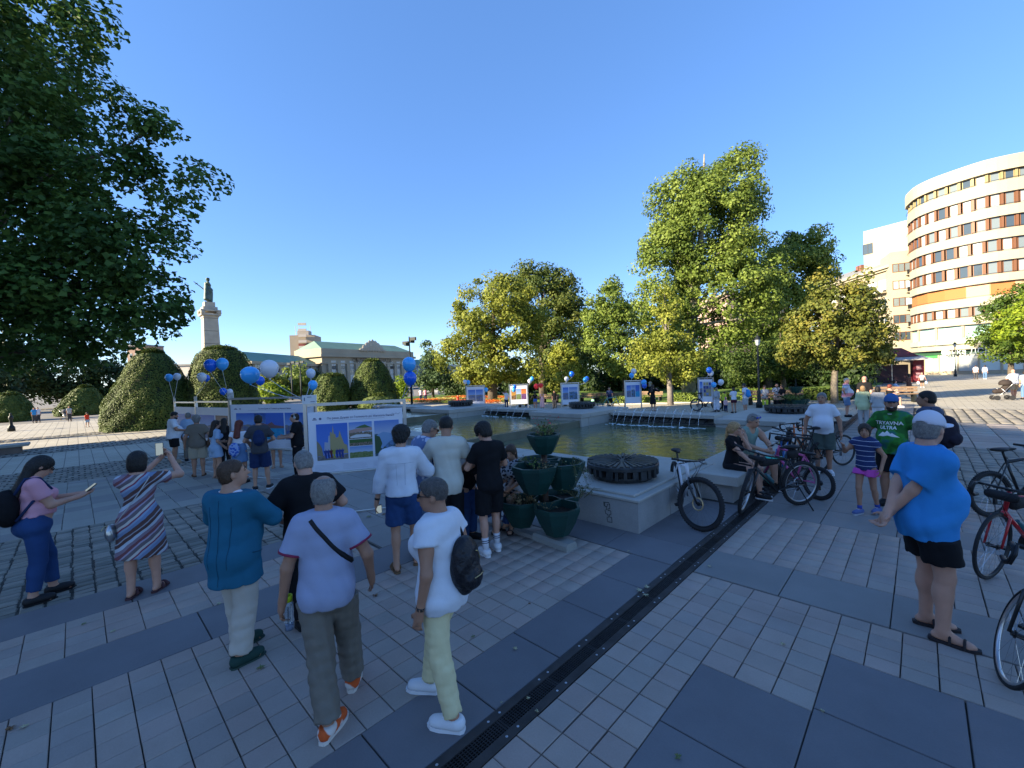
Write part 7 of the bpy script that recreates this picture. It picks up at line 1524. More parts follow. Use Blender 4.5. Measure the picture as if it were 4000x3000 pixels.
def phone(c, k, label, tilt=(0, 0), off=(0, 0, 0), sz=(.038, .004, .075)):
    h_ = c['J'][k]['hand']+np.array(off)
    def b(o): M = Matrix.Rotation(tilt[0], 4, 'X')@Matrix.Rotation(tilt[1], 4, 'Z'); mb = MB(); mb.box(-sz[0], -sz[1], -sz[2], sz[0], sz[1], sz[2], M=M); mb.build('case', mat('phone_black', (.012, .012, .014), .3), o); mb = MB(); mb.box(-sz[0]*.9, -sz[1]-.0015, -sz[2]*.94, sz[0]*.9, -sz[1]-.0005, sz[2]*.94, M=M); mb.build('screen', mat('phone_screen', (.05, .06, .07), .1, emit=(.30, .36, .36, .25)), o)
    return thing_at(c, 'phone', h_, label, 'phone', b)
def both(*fs):
    def f(c):
        for q in fs: q(c)
    return f
R1, R2, R3 = .0122, .015, .03
# --- nearest figures
c = person(150, 2345, 82, 'woman in a pink t-shirt and jeans looking down at her phone at the left edge', top=1765, g=1.2, belly=.35, bust=1.2, hips=1.6, head=(0, 34), hands={1: (.08, .36, 1.14), -1: (.0, .38, 1.16)}, elb={1: (.4, -.5, -1), -1: (-.4, -.5, -1)}, palm={1: (0, -.4, 1), -1: (0, -.4, 1)}, tone='fair', hair='long', hc='black', res=R1, shoes=S_blk,
    feet={1: (.11, -.06, 0, 4), -1: (-.09, .14, 0, -4)}, cl=[('trousers', DEN, {'waist': .16, 'len': 1.82, 'ease': .007, 'flare': .004, 'fold': .003}), ('shirt', PNK, {'hem': .07, 'sl': .62, 'ease': .014})], glasses=(SG, 'on'), face_on=True, extra=backpack(BLK, .15, .21, .10, .20, strapm=NAV))
phone(c, 1, 'dark phone in the hands of the woman in pink', (-.9, 0), (-.03, .05, .035))
def dress_x(c):
    T = c['T']; strap(c, [T(.11, .02, .50), T(.12, -.10, .46), T(.0, -.165, .25), T(-.14, -.16, .05), T(-.22, -.06, -.07)], mat('strap_silver', (.42, .40, .38), .5), .012, 'bag_strap')
c = person(563, 2320, 12, 'woman in a diagonally striped dress photographing with her phone raised', top=1752, g=1.12, bust=.8, hips=1.2, head=(14, -4), hands={1: (.27, .30, 1.56), -1: (.13, .34, 1.54)}, elb={1: (1, .1, -.8), -1: (-.6, .4, -1)}, palm={1: (-1, -.3, 0), -1: (1, -.3, 0)}, tone='fair', hair='bob', hc='black', res=R1, shoes=('clog', mat('clog_purple', (.07, .03, .035), .7)),
    feet={1: (.12, .02, 0, 22), -1: (-.11, -.03, 0, 14)}, cl=[('dress', DRS, {'len': .46, 'r': .245, 'sl': .55})], extra=dress_x)
phone(c, 1, 'black phone held up by the woman in the striped dress', (0, 0), (-.06, .02, .06), (.040, .005, .082))
def bagb(o):
    V, Q = surface([EL((0, 0, 0), (.05, .085, .10), None, k=.02)], .012, (.004, 40, 1)); mesh_obj('bag', V, Q, mat('bag_silver', (.45, .46, .47), .28, .85), o, True); mb = MB(); mb.tube([(-.052+.01*math.cos(t), .07*math.cos(t), .05+.03*math.sin(t)) for t in np.linspace(0, 3.1, 7)], .005, 5); mb.build('zip', mat('zip_gold', (.5, .4, .2), .3, .9), o)
thing_at(c, 'shoulder_bag', c['T'](-.25, -.06, -.13), 'silver shoulder bag hanging at the hip of the striped dress', 'bag', bagb)
def teal_x(c):
    T = c['T']; mb = MB(); mb.box(-.004, -.004, 0, .004, .004, .01)
    V, Q = surface([RC(T(-.055, -.075, .485), T(.055, -.075, .485), .020, .020, k=.01), RC(T(.055, -.075, .485), T(.088, .03, .475), .018, .014, k=.01), RC(T(-.055, -.075, .485), T(-.088, .03, .475), .018, .014, k=.01)], .012); mesh_obj('lapel', V, Q, TEA, c['root'], True)
    sm = mat('seam_teal', (.008, .06, .105), .9); seam(c['shirt'], [back_path(c, (0, 0, .46), (0, 0, -.24), 22), back_path(c, (.10, 0, .40), (.085, 0, -.1), 14), back_path(c, (-.10, 0, .40), (-.085, 0, -.1), 14)], sm)
    seam(c['shirt'], [[(T(.8, .02+.14*t, -.02-.03*t), c['R']@V3(-1, 0, 0)) for t in np.linspace(-.4, .6, 8)]], sm, .005, 'pocket')
c = person(935, 2565, 42, 'man in a teal blazer and cream trousers looking to the right', top=1780, g=1.18, belly=.7, sh=1.08, head=(42, -6), hands={1: (.03, .30, 1.23), -1: (-.12, .30, 1.22)}, elb={1: (1.1, -.2, -.7), -1: (-1, -.2, -.7)}, palm={1: (-.4, -1, 0), -1: (.4, -1, 0)}, tone='mid', hair='short', hc='brown', res=R1, shoes=S_grn,
    feet={1: (.10, -.10, 0, 28), -1: (-.08, .12, 0, 22)}, cl=[('trousers', CRM, {'waist': .05, 'len': 1.95, 'ease': .02, 'flare': .014, 'fr': 34}), ('shirt', W_, {'hem': .1, 'sl': 0, 'ease': .006, 'cm': W_, 'name': 'undershirt', 'neck': .512}), ('shirt', TEA, {'hem': -.27, 'sl': 1.86, 'ease': .024, 'flare': .03, 'neck': .495, 'name': 'jacket', 'fold': .005})], face_on=True, extra=teal_x)
c = person(1222, 2440, -8, 'heavy man in a black polo shirt with bowed grey head', top=1742, g=1.25, belly=.5, sh=1.12, head=(-6, 24), hands={1: (.22, .22, 1.02), -1: (-.22, .22, 1.02)}, elb={1: (1, -.6, -.5), -1: (-1, -.6, -.5)}, tone='fair', hair='short', hc='grey', res=R1, shoes=S_blk,
    cl=[('trousers', BLK, {'ease': .02}), ('shirt', BLK, {'hem': -.13, 'sl': .70, 'ease': .022, 'collar': 1, 'loose': 1})], glasses=(SG, 'on'))
def polo_x(c):
    T = c['T']; g_ = .125*c['tg']; seam(c['shirt'], [back_path(c, (-.075, 0, .49), (.185, 0, .13), 20)], mat('strap_black', (.012, .012, .014), .7), .021, 'shoulder_strap', -.012)
    mb = MB(); mb.tube([Vector(c['T'](.078*math.cos(t), -.012+.072*math.sin(t), .505+.01*math.sin(t))) for t in np.linspace(3.4, 6.0, 9)], .0045, 5); mb.build('collar_stripe', mat('trim_red', (.22, .02, .06), .7), c['root'])
c = person(1300, 2790, 6, 'balding man in a lavender-grey polo walking with a water bottle', top=1843, g=1.06, belly=.4, sh=1.02, head=(4, 6), lean=.04, hands={1: (.30, .10, .90), -1: (-.29, .02, .86)}, elb={1: (.6, -1, 0), -1: (-.6, -1, 0)}, tone='tan', hair='balding', hc='grey', res=R1, shoes=S_org, curl={1: .5, -1: .9},
    feet={-1: (-.01, -.20, 0, 30), 1: (.13, .24, 0, 10)}, cl=[('trousers', KHA, {'ease': .024, 'flare': .012, 'fold': .007, 'fr': 36}), ('shirt', LAV, {'hem': -.12, 'sl': .66, 'ease': .022, 'collar': 1, 'trim': mat('trim_red', (.22, .02, .06), .7), 'loose': .8, 'fold': .0045})], extra=polo_x)
def yoke(m, z=.34, wd=.14, drop=0):
    def f(c): seam(c['shirt'], [back_path(c, (-wd, 0, z), (wd, 0, z), 14)]+([back_path(c, (x, 0, z), (x*.9, 0, z-drop), 12) for x in (-.05, .05)] if drop else []), m, .0022)
    return f
def bottle(o):
    mb = MB(); mb.lathe([(.001, -.12), (.030, -.118), (.031, -.05), (.029, -.03), (.031, .0), (.031, .05), (.022, .09)], 16); mb.build('bottle_body', mat('pet_clear', (.75, .82, .9), .05, trans=.9, spec=.5), o, True)
    mb = MB(); mb.lathe([(.026, .08), (.027, .12), (.024, .125), (.019, .12), (.017, .10)], 16); mb.build('bottle_cap', mat('cap_lime', (.45, .55, .02), .45), o, True); mb = MB(); mb.lathe([(.001, -.116), (.028, -.114), (.028, -.075), (.001, -.075)], 14); mb.build('water', mat('water_in', (.35, .5, .75), .02, trans=.6), o, True)
thing_at(c, 'water_bottle', c['J'][-1]['hand']+V3(.02, .0, .0), 'clear water bottle with a lime green mouth in his left hand', 'bottle', bottle)
def bw_x(c):
    backpack(mat('nylon_black', (.012, .012, .016), .4, bump=1, bscale=22), .135, .21, .085, .15, .05, mat('zip_gold', (.5, .4, .2), .3, .9))(c)
    T = c['T']; mb = MB(); mb.tube([Vector(T(.055*math.cos(t), -.01+.055*math.sin(t), .525+.008*math.sin(t))) for t in np.linspace(3.0, 6.4, 10)], .003, 5); mb.build('necklace', mat('zip_gold', (.5, .4, .2), .3, .9), c['root'])
c = person(1745, 2770, -52, 'woman in a white t-shirt and pale yellow trousers with a black backpack', top=1852, g=1.08, bust=.6, hips=.9, head=(-24, 2), hands={1: (.24, .1, .93), -1: (-.25, .0, .86)}, elb={1: (.4, -1, 0), -1: (-.5, -1, 0)}, tone='tan', hair='fade', hc='saltpep', res=R1, shoes=S_wht,
    feet={-1: (-.13, -.16, 0, -14), 1: (.09, .22, 0, -18)}, cl=[('trousers', PYE, {'ease': .010, 'len': 1.93, 'flare': .008, 'fold': .006, 'fr': 44}), ('shirt', W_, {'hem': -.14, 'sl': .36, 'ease': .024, 'loose': 1.2, 'fold': .005, 'vneck': .06})], glasses=(SG, 'on'), extra=bw_x, watch=-1)
c = person(1585, 2225, 4, 'young man in a loose white shirt and denim shorts with curly black hair', top=1655, g=.98, sh=1.1, head=(8, 16), hands={1: (.16, .30, 1.10), -1: (-.30, .02, .84)}, elb={1: (1, -.4, -.6), -1: (-1, -.6, -.1)}, tone='mid', hair='curly', hc='black', res=R1, shoes=S_clog,
    feet={-1: (-.10, -.03, 0, -14), 1: (.13, .14, 0, 14)}, cl=[('shorts', DEN, {'len': .82, 'ease': .018, 'flare': .02}), ('shirt', W_, {'hem': -.02, 'sl': 1.62, 'ease': .032, 'collar': 1, 'loose': 1.2, 'fold': .006, 'fr': 22})], watch=-1, extra=yoke(mat('seam_white', (.36, .38, .45), .9), .36, .15, .25))
phone(c, -1, 'dark phone with white label in the hand of the man in the white shirt', (.2, .3), (0, 0, -.02), (.036, .012, .05))
person(1640, 2150, 58, 'man in a blue shirt with white flowers bending over the rim', top=1622, g=1.05, belly=.4, lean=.30, head=(8, 16), hands={1: (.16, .48, .95), -1: (-.1, .45, .95)}, elb={1: (.8, -.4, -.6), -1: (-.6, -.4, -.8)}, tone='mid', hair='short', hc='grey', res=0.0147, shoes=S_blk, cl=[('trousers', DEN2, {}), ('shirt', FLO, {'sl': .72, 'ease': .024, 'collar': 1})], glasses=(SG, 'on'))
person(1830, 2110, 128, 'bearded man in dark navy bending forward between the two young men', top=1672, g=1.1, lean=.62, head=(0, 8), hands={1: (.16, .50, .72), -1: (-.12, .5, .74)}, elb={1: (1, -.2, -.2), -1: (-1, -.2, -.2)}, tone='mid', hair='short', hc='black', beard='black', res=0.0147, shoes=S_blk, cl=[('trousers', DEN, {}), ('shirt', BLK, {'sl': .75, 'ease': .02})], face_on=True)
person(1762, 2172, 2, 'young man in an off-white t-shirt and black trousers seen from behind', top=1616, g=1.06, sh=1.16, head=(0, 16), hands={1: (.14, .26, .98), -1: (-.16, .28, 1.0)}, elb={1: (1.2, -.2, -.4), -1: (-1.2, -.2, -.4)}, tone='tan', hair='fade', hc='black', res=R1, shoes=S_blk, cl=[('trousers', BLK, {'ease': .014}), ('shirt', W2, {'hem': -.15, 'sl': .64, 'ease': .019, 'loose': .8, 'fold': .0045})])
c = person(1922, 2160, -22, 'young man in black t-shirt and black shorts with striped white socks', top=1638, g=.97, sh=1.06, head=(-22, 26), hands={1: (.10, .28, 1.10), -1: (-.08, .28, 1.12)}, elb={1: (1, -.5, -.6), -1: (-1, -.5, -.6)}, tone='fair', hair='curly', hc='black', res=R1, feet={1: (.10, .06, 0, 0), -1: (-.10, -.05, 0, -8)},
    shoes=('sneaker', S_wht[1], S_wht[2], S_wht[3], mat('sock_white', (.6, .6, .64), .9), .36, mat('sock_navy', (.015, .02, .06), .9)), cl=[('shorts', BLK, {'len': .88, 'ease': .016, 'flare': .014, 'waist': .08}), ('shirt', BLK, {'hem': -.10, 'sl': .66, 'ease': .016})], glasses=(mat('lens_clear', (.10, .10, .1), .1), 'on'))
# seated by the planter, half hidden
person(2010, 2040, 200, 'woman with long brown hair and black-white dress seated behind the planter', H=1.62, hz=.52, sit=True, bust=.8, head=(0, 18), feet={1: (.12, .42, 0, 5), -1: (-.1, .40, 0, -5)}, kneeh={1: (0, 1, 1.5), -1: (0, 1, 1.5)}, hands={1: (.10, .38, .66), -1: (-.1, .38, .66)}, hair='long', hc='brown', res=0.0147, shoes=S_dk, cl=[('dress', LEO, {'len': .14, 'r': .2, 'sl': .9})])
person(1893, 2080, 60, 'person in a straw hat and jeans crouching behind the man in black', H=1.6, hz=.42, sit=True, lean=.35, head=(0, 10), feet={1: (.12, .32, 0, 5), -1: (-.12, .30, 0, -5)}, kneeh={1: (.4, 1, 1.5), -1: (-.4, 1, 1.5)}, hands={1: (.10, .45, .7), -1: (-.1, .45, .7)}, hair='bob', hc='brown', res=0.0147, shoes=S_dk, cl=[('trousers', DEN, {'waist': .15}), ('shirt', LEO, {'sl': .8, 'hem': 0})],
    extra=lambda c: MB().lathe([(.17, .0), (.175, .01), (.09, .03), (.085, .10), (.02, .12)], 20, M=Matrix.Translation(Vector(c['Hd'](0, 0, .05)))).build('straw_hat', STW, c['root'], True))
# --- by the boards
c = person(682, 1808, 86, 'bearded man in a white short-sleeved shirt and black shorts by the leftmost board', top=1605, g=1.25, belly=1.1, head=(0, 12), hands={1: (.16, .28, 1.08), -1: (-.1, .30, 1.12)}, elb={1: (.9, -.6, -.5), -1: (-.6, -.4, -.8)}, tone='tan', hair='fade', hc='black', beard='black', res=0.0181, shoes=('shoe', mat('shoe_tan', (.35, .25, .16), .7)), cl=[('shorts', BLK, {'ease': .024, 'len': .85}), ('shirt', W_, {'hem': -.12, 'sl': .75, 'ease': .024, 'collar': 1})])
person(742, 1800, 20, 'grey-haired man in a light blue shirt facing the leftmost board', top=1607, g=1.05, head=(0, 5), tone='mid', hair='short', hc='grey', res=0.0181, shoes=S_blk, cl=[('trousers', KHA, {}), ('shirt', LBL, {'sl': .8})])
def bag_br(c): T = c['T']; strap(c, [T(-.1, .05, .50), T(-.05, -.12, .40), T(.12, -.14, .15), T(.22, -.06, .02)], mat('strap_brown', (.06, .035, .02), .7), .02, 'bag_strap')
c = person(778, 1860, 0, 'man in a brown t-shirt and beige shorts seen from behind', top=1619, g=1.16, belly=.3, head=(-6, 2), hands={1: (.25, .1, .95), -1: (-.29, .04, .88)}, elb={1: (.8, -1, 0), -1: (-.8, -1, 0)}, tone='tan', hair='curly', hc='grey', res=0.0169, shoes=S_brn, cl=[('shorts', BEI, {'ease': .026, 'len': .92}), ('shirt', BRN, {'hem': -.12, 'sl': .66, 'ease': .022})], extra=bag_br)
thing_at(c, 'shoulder_bag', c['T'](.245, -.08, -.04), 'brown leather shoulder bag on the man in the brown t-shirt', 'bag', lambda o: mesh_obj('bag', *surface([EL((0, 0, 0), (.05, .12, .12), None)], .02), mat('leather_brown', (.08, .04, .022), .6), o, True))
person(848, 1868, 62, 'dark-haired woman in a light blue belted playsuit', top=1637, g=1.02, bust=.8, hips=.8, head=(10, 6), hands={1: (.22, .12, .92), -1: (-.12, .25, 1.05)}, tone='mid', hair='long', hc='dark', res=0.0169, shoes=('sandal', mat('sandal_beige', (.35, .25, .18), .7)), cl=[('shorts', LBL, {'len': .62, 'ease': .022, 'flare': .03, 'waist': .15}), ('shirt', LBL, {'hem': .02, 'sl': .8, 'ease': .018, 'collar': 1})], glasses=(SG, 'head'))
c = person(942, 1888, 25, 'red-haired woman in a white top and blue skirt', top=1636, g=1.0, bust=.5, hips=.8, head=(15, 6), hands={1: (.20, .22, .92), -1: (-.25, .0, .86)}, tone='tan', hair='long', hc='red', res=0.0169, shoes=S_blk, cl=[('skirt', DEN2, {'len': .35, 'r': .2, 'waist': .16}), ('shirt', W_, {'hem': .1, 'sl': .4, 'neck': .46})])
thing_at(c, 'tote_bag', c['T'](-.05, -.17, .02), 'blue patterned shopping bag on the red-haired woman', 'bag', lambda o: mesh_obj('bag', *surface([EL((0, 0, -.02), (.14, .06, .19), None)], .02, (.006, 30, 1)), blot_mat('cloth_bluebag', (.03, .10, .45), (.25, .35, .6), 16, .45), o, True))
person(1022, 1912, 3, 'boy in a grey t-shirt with a navy backpack before the second board', top=1614, g=.95, head=(0, 4), hands={1: (.16, .25, 1.05), -1: (-.16, .25, 1.05)}, elb={1: (1, -.5, -.7), -1: (-1, -.5, -.7)}, tone='mid', hair='short', hc='black', res=0.0153, shoes=S_bw, feet={1: (.15, .02, 0, 20), -1: (-.12, 0, 0, -12)}, cl=[('shorts', NAV, {'len': .92, 'ease': .028}), ('shirt', GRY, {'hem': -.10, 'sl': .68, 'ease': .022})], extra=backpack(NAV, .115, .18, .06, .26))
def hph(c):
    for k in (1, -1): MB().ball((0, 0, 0), (.018, .035, .04), 10).build('headphone', LGY, c['root'], True, loc=tuple(c['Hd'](k*.092, -.01, 0)))
    mb = MB(); mb.tube([Vector(c['Hd'](.095*math.cos(t), -.01, .12*math.sin(t)+.005)) for t in np.linspace(0, math.pi, 11)], .008, 6); mb.build('headphone_band', LGY, c['root'], True)
person(1168, 1868, -82, 'man in black with headphones standing beside the big board', top=1607, g=1.05, belly=.3, head=(-4, 6), hands={1: (.1, .33, 1.12), -1: (-.14, .34, 1.10)}, elb={1: (.7, -.6, -.8), -1: (-.7, -.6, -.8)}, tone='fair', hair='balding', hc='dark', res=0.0153, shoes=S_blk, cl=[('trousers', BLK, {}), ('shirt', BLK, {'sl': .66, 'hem': -.12, 'ease': .02})], extra=hph)
person(1084, 1826, 178, 'person behind the second board, only the bare legs showing', H=1.62, res=0.0203, tone='mid', hair='bob', hc='brown', shoes=('sandal', mat('sandal_beige', (.35, .25, .18), .7)), cl=[('dress', BEI, {'len': .35})])
person(884, 1845, 10, 'person in black partly hidden between the second and third boards', H=1.6, res=0.0203, tone='mid', hair='long', hc='black', shoes=S_blk, cl=[('trousers', BLK, {}), ('shirt', BLK, {})])
person(342, 1668, 150, 'child in a red t-shirt and pale shorts on the sunlit square', top=1611, g=.95, headk=1.12, tone='tan', hair='curly', hc='dark', res=0.0249, shoes=S_dk, cl=[('shorts', LBL, {'len': .8}), ('shirt', RED, {'hem': -.05})], feet={1: (.16, 0, 0, 20), -1: (-.12, 0, 0, -10)})
# --- couple on the granite edge
sx, sy = -2.42, 7.98
a_ = math.degrees(math.atan2(sy, sx)-math.pi/2-(-math.pi/2-.12))
c = person(0, 0, a_, 'blonde woman in black with ponytail and sunglasses sitting on the granite edge', pos=(sx, sy, .0), H=1.66, hz=.56, sit=True, g=.95, bust=.7, lean=.10, head=(-4, -6), feet={1: (.05, .50, .0, 0), -1: (-.14, .42, .0, -5)}, kneeh={1: (.1, .6, 2), -1: (-.1, .6, 2)}, hands={1: (.10, .42, .60), -1: (-.02, .20, 1.06)}, elb={1: (1, -.5, -1), -1: (-.5, .2, -1)}, tone='fair', hair='pony', hc='blond', res=R1, shoes=S_bw,
    cl=[('shorts', BLK, {'len': .72, 'ease': .012, 'waist': .14}), ('shirt', BLK, {'hem': .0, 'sl': .50, 'ease': .013})], glasses=(SG, 'on'), face_on=True)
sx, sy = -2.40, 8.72
a_ = math.degrees(math.atan2(sy, sx)-math.pi/2-(-math.pi/2-.55))
c = person(0, 0, a_, 'muscular man in a sage tank top with blue sunglasses on his head, sitting', pos=(sx, sy, .0), H=1.84, hz=.55, sit=True, g=1.12, sh=1.14, lean=.26, head=(-4, 14), feet={1: (.16, .48, .0, 12), -1: (-.16, .46, .0, -8)}, kneeh={1: (.3, .6, 2), -1: (-.3, .6, 2)}, hands={1: (.08, .50, .70), -1: (-.06, .50, .70)}, elb={1: (1, -.2, -.6), -1: (-1, -.2, -.6)}, tone='mid', hair='short', hc='grey', res=R1, shoes=S_bw,
    cl=[('shorts', BLK, {'len': .8, 'ease': .016, 'waist': .14}), ('shirt', SAG, {'hem': .0, 'sl': 0, 'tank': 1, 'ease': .014})], glasses=(SGB, 'head'), face_on=True)
# --- right-hand group
person(3218, 1850, 176, 'grey-haired man in a white t-shirt and olive shorts facing the viewer', top=1526, g=1.08, belly=.5, sh=1.1, head=(16, -2), hands={1: (.30, .02, .87), -1: (-.30, .02, .87)}, elb={1: (1, -.8, 0), -1: (-1, -.8, 0)}, tone='tan', hair='short', hc='grey', res=R1, shoes=S_wht, cl=[('shorts', GRN, {'len': .92, 'ease': .026, 'waist': .08}), ('shirt', W_, {'hem': -.09, 'sl': .60, 'ease': .018, 'fold': .003})], face_on=True, watch=-1)
person(3386, 2005, -152, 'girl in a navy striped top and pink shorts raising one hand', top=1650, g=.86, headk=1.14, head=(-26, 0), hands={1: (.22, .28, 1.30), -1: (-.26, .02, .90)}, elb={1: (.7, -.2, -1), -1: (-.6, -1, 0)}, palm={1: (0, 1, .2)}, tone='tan', hair='pony', hc='dark', res=.0105, shoes=('sneaker', S_blu[1], S_blu[2], S_blu[3], mat('sock_blue', (.03, .06, .3), .9), .2),
    feet={1: (.04, .14, 0, 4), -1: (-.10, -.16, .02, -4)}, cl=[('shorts', HOT, {'len': .36, 'ease': .02, 'flare': .03}), ('shirt', GST, {'hem': -.10, 'sl': .34, 'ease': .02, 'loose': 1.5})], face_on=True)
def gtee(c):
    """print on the chest, laid onto the shirt surface"""
    from mathutils.bvhtree import BVHTree
    sh_ = person.last_shirt; bv = BVHTree.FromPolygons([v.co[:] for v in sh_.data.vertices], [p.vertices[:] for p in sh_.data.polygons])
    def lay(me, off=.004):
        for v in me.vertices:
            h_ = bv.ray_cast(Vector((v.co.x, .6, v.co.z)), Vector((0, -1, 0)))
            v.co = Vector((v.co.x, (h_[0].y if h_[0] else .13)+off, v.co.z))
    mw = mat('print_white', (.62, .64, .66), .7)
    for body, sz, z in (('TRYAVNA', .072, 1.27), ('ULTRA', .064, 1.205)):
        W = Matrix(((-1, 0, 0, .01), (0, 0, 1, 0), (0, 1, 0, z), (0, 0, 0, 1))); o = text_mesh('shirt_lettering', body, sz, mw, c['root'], W, 0, bold=.0018); 
        bm = __import__('bmesh').new(); bm.from_mesh(o.data); __import__('bmesh').ops.triangulate(bm, faces=bm.faces); __import__('bmesh').ops.subdivide_edges(bm, edges=[e for e in bm.edges if e.calc_length() > .012], cuts=2); bm.to_mesh(o.data); bm.free(); lay(o.data)
    pts = [(.12, 1.10), (.06, 1.165), (.035, 1.15), (.01, 1.185), (-.03, 1.14), (-.05, 1.15), (-.13, 1.09), (-.05, 1.10), (0, 1.115), (.05, 1.098)]
    me_o = MB(); me_o.add([(x, 0, z) for x, z in pts], [tuple(range(len(pts)))]); o = me_o.build('mountain_print', mw, c['root']); bm = __import__('bmesh').new(); bm.from_mesh(o.data); __import__('bmesh').ops.triangulate(bm, faces=bm.faces); __import__('bmesh').ops.subdivide_edges(bm, edges=bm.edges, cuts=4, use_grid_fill=True); bm.to_mesh(o.data); bm.free(); lay(o.data)
    mb = MB(); mb.tube([Vector(c['T'](.075*math.cos(t), .0+.085*math.sin(t)+.02, .507-.02*math.sin(t))) for t in np.linspace(0, math.pi, 10)], .007, 6); mb.build('neck_trim', mw, c['root'], True)
person(3492, 1975, -166, 'smiling man in a green jungle-print sports shirt and blue cap', top=1534, g=1.14, belly=.6, sh=1.08, head=(-14, 0), hands={1: (.26, .12, .92), -1: (-.26, .02, .9)}, elb={1: (1, -.8, 0), -1: (-1, -.8, 0)}, tone='tan', hair='short', hc='black', beard='dark', res=R1, shoes=S_blk, cap=(cloth('capblue', (.05, .13, .33)), 'front'), cl=[('shorts', BLK, {'len': .9}), ('shirt', GRT, {'hem': -.12, 'sl': .62, 'ease': .018, 'fold': .002})], face_on='smile', extra=gtee)
person(3640, 1975, -62, 'dark-haired man with a black rucksack behind the man in the white cap', top=1516, g=1.05, head=(-24, 4), tone='tan', hair='short', hc='black', res=0.0141, shoes=S_blk, cl=[('shorts', GRY, {}), ('shirt', cloth('slate', (.06, .075, .12)), {'sl': .66})], extra=backpack(cloth('ruck', (.02, .018, .03)), .16, .24, .11, .18))
c = person(3632, 2475, 60, 'large man in a bright blue t-shirt and white cap with hands clasped behind his back', top=1592, g=1.12, belly=.45, sh=1.04, head=(-32, 6), hands={1: (-.03, -.25, .90), -1: (.03, -.27, .94)}, elb={1: (1.1, -.5, .1), -1: (-1.1, -.5, .1)}, palm={1: (0, -1, .2), -1: (0, -1, .2)}, tone='fair', hair='short', hc='grey', res=R1, shoes=S_dk, legs=1.0, hz=.93,
    feet={1: (.10, .02, 0, 36), -1: (-.13, .05, 0, 20)}, cap=(cloth('capwhite', (.60, .60, .68)), 'back'), cl=[('shorts', BLK, {'len': .70, 'ease': .018, 'flare': .014}), ('shirt', BLU, {'hem': -.17, 'sl': .74, 'ease': .030, 'loose': .1, 'fold': .0055, 'fr': 22})], curl=.8)
person(3308, 1628, 95, 'man in a pink and white polo with hand on hip by the autumn maple', top=1473, g=1.12, belly=.9, head=(20, 0), hands={1: (.20, -.02, 1.02), -1: (-.22, .05, .95)}, elb={1: (1.4, -.5, 0), -1: (-1, -1, 0)}, tone='fair', hair='short', hc='white', res=0.0203, shoes=S_blk, cl=[('shorts', DEN2, {'len': .95}), ('shirt', PSH, {'sl': .7, 'collar': 1})])
person(3380, 1640, 8, 'bald man in a black t-shirt walking away behind the two women', top=1465, g=1.15, tone='fair', hair='none', res=0.0203, shoes=S_blk, cl=[('shorts', GRY, {}), ('shirt', BLK, {'sl': .7})])
person(3374, 1668, -4, 'fair-haired woman in a long pale green shirt seen from behind', top=1504, g=1.0, hips=.8, tone='mid', hair='bob', hc='blond', res=0.0186, shoes=S_wht, cl=[('trousers', LGY, {}), ('shirt', PGR, {'sl': 1.7, 'hem': -.22, 'ease': .035, 'collar': 1})], extra=lambda c: strap(c, [c['T'](.1, .05, .49), c['T'](.14, -.1, .4), c['T'](.2, -.1, .1)], BLK, .03, 'bag_strap'))
person(3432, 1672, 4, 'black-haired woman in a white blouse beside the pale green shirt', top=1506, g=1.05, hips=.8, tone='mid', hair='bob', hc='black', res=0.0186, shoes=S_wht, cl=[('trousers', W_, {}), ('shirt', LGY, {'sl': 1.2})])
person(3476, 1592, 60, 'woman with tied ginger hair in a black off-shoulder top sitting on a bench', H=1.55, hz=.50, sit=True, z=0, hair='bun', hc='red', tone='fair', res=0.0226, shoes=S_wht, feet={1: (.1, .45, 0, 0), -1: (-.1, .45, 0, 0)}, kneeh={1: (0, 1, 1.5), -1: (0, 1, 1.5)}, hands={1: (.1, .3, .9), -1: (-.1, .3, .9)}, cl=[('shorts', DEN2, {}), ('shirt', BLK, {'sl': .5, 'neck': .44})])
bench(3500, 1570, 'bench of the two women near the kiosk', .3)
person(3508, 1560, 100, 'person in a blue striped shirt leaning back on the bench near the kiosk', H=1.6, hz=.50, sit=True, lean=-.3, hair='bob', hc='dark', tone='fair', res=0.0226, shoes=S_wht, feet={1: (.1, .75, 0, 0), -1: (-.1, .72, 0, 0)}, kneeh={1: (0, 1, .6), -1: (0, 1, .6)}, hands={1: (.2, .3, .8), -1: (-.2, .3, .8)}, cl=[('trousers', GRY, {}), ('shirt', LBL, {'sl': 1.5})])
person(3552, 1548, -70, 'woman in a short brown dotted dress by the kiosk', top=1458, g=1.0, hips=.6, tone='tan', hair='bob', hc='dark', res=0.0249, shoes=S_dk, hands={1: (.15, .25, 1.1), -1: (-.15, .25, 1.1)}, cl=[('dress', BWD, {'len': .30, 'r': .2, 'sl': 1.3})])
c = person(3603, 1514, 178, 'man in a checked grey shirt carrying white shopping bags', top=1455, g=1.1, belly=.6, tone='tan', hair='none', res=0.0271, shoes=S_wht, cl=[('shorts', BLK, {}), ('shirt', LGY, {'sl': .7})], cap=(BEI, 'front'), hands={1: (.34, .05, .85), -1: (-.34, .05, .85)})
for k, lb in ((1, 'white plastic shopping bag at the left hand side of the man by the kiosk'), (-1, 'pale blue plastic shopping bag carried by the man by the kiosk')): thing_at(c, 'shopping_bag', c['J'][k]['hand']+V3(0, 0, -.22), lb, 'bag', lambda o: mesh_obj('bag', *surface([EL((0, 0, 0), (.13, .10, .17), None)], .03, (.008, 25, 1)), W_ if k > 0 else LBL, o, True))
person(3812, 1481, 5, 'man in white shirt and dark trousers walking past the bank', top=1425, res=.03, hair='short', hc='dark', shoes=S_blk, feet={1: (.1, .15, 0, 0), -1: (-.1, -.15, 0, 0)}, cl=[('trousers', GRY, {}), ('shirt', W_, {'sl': .8})])
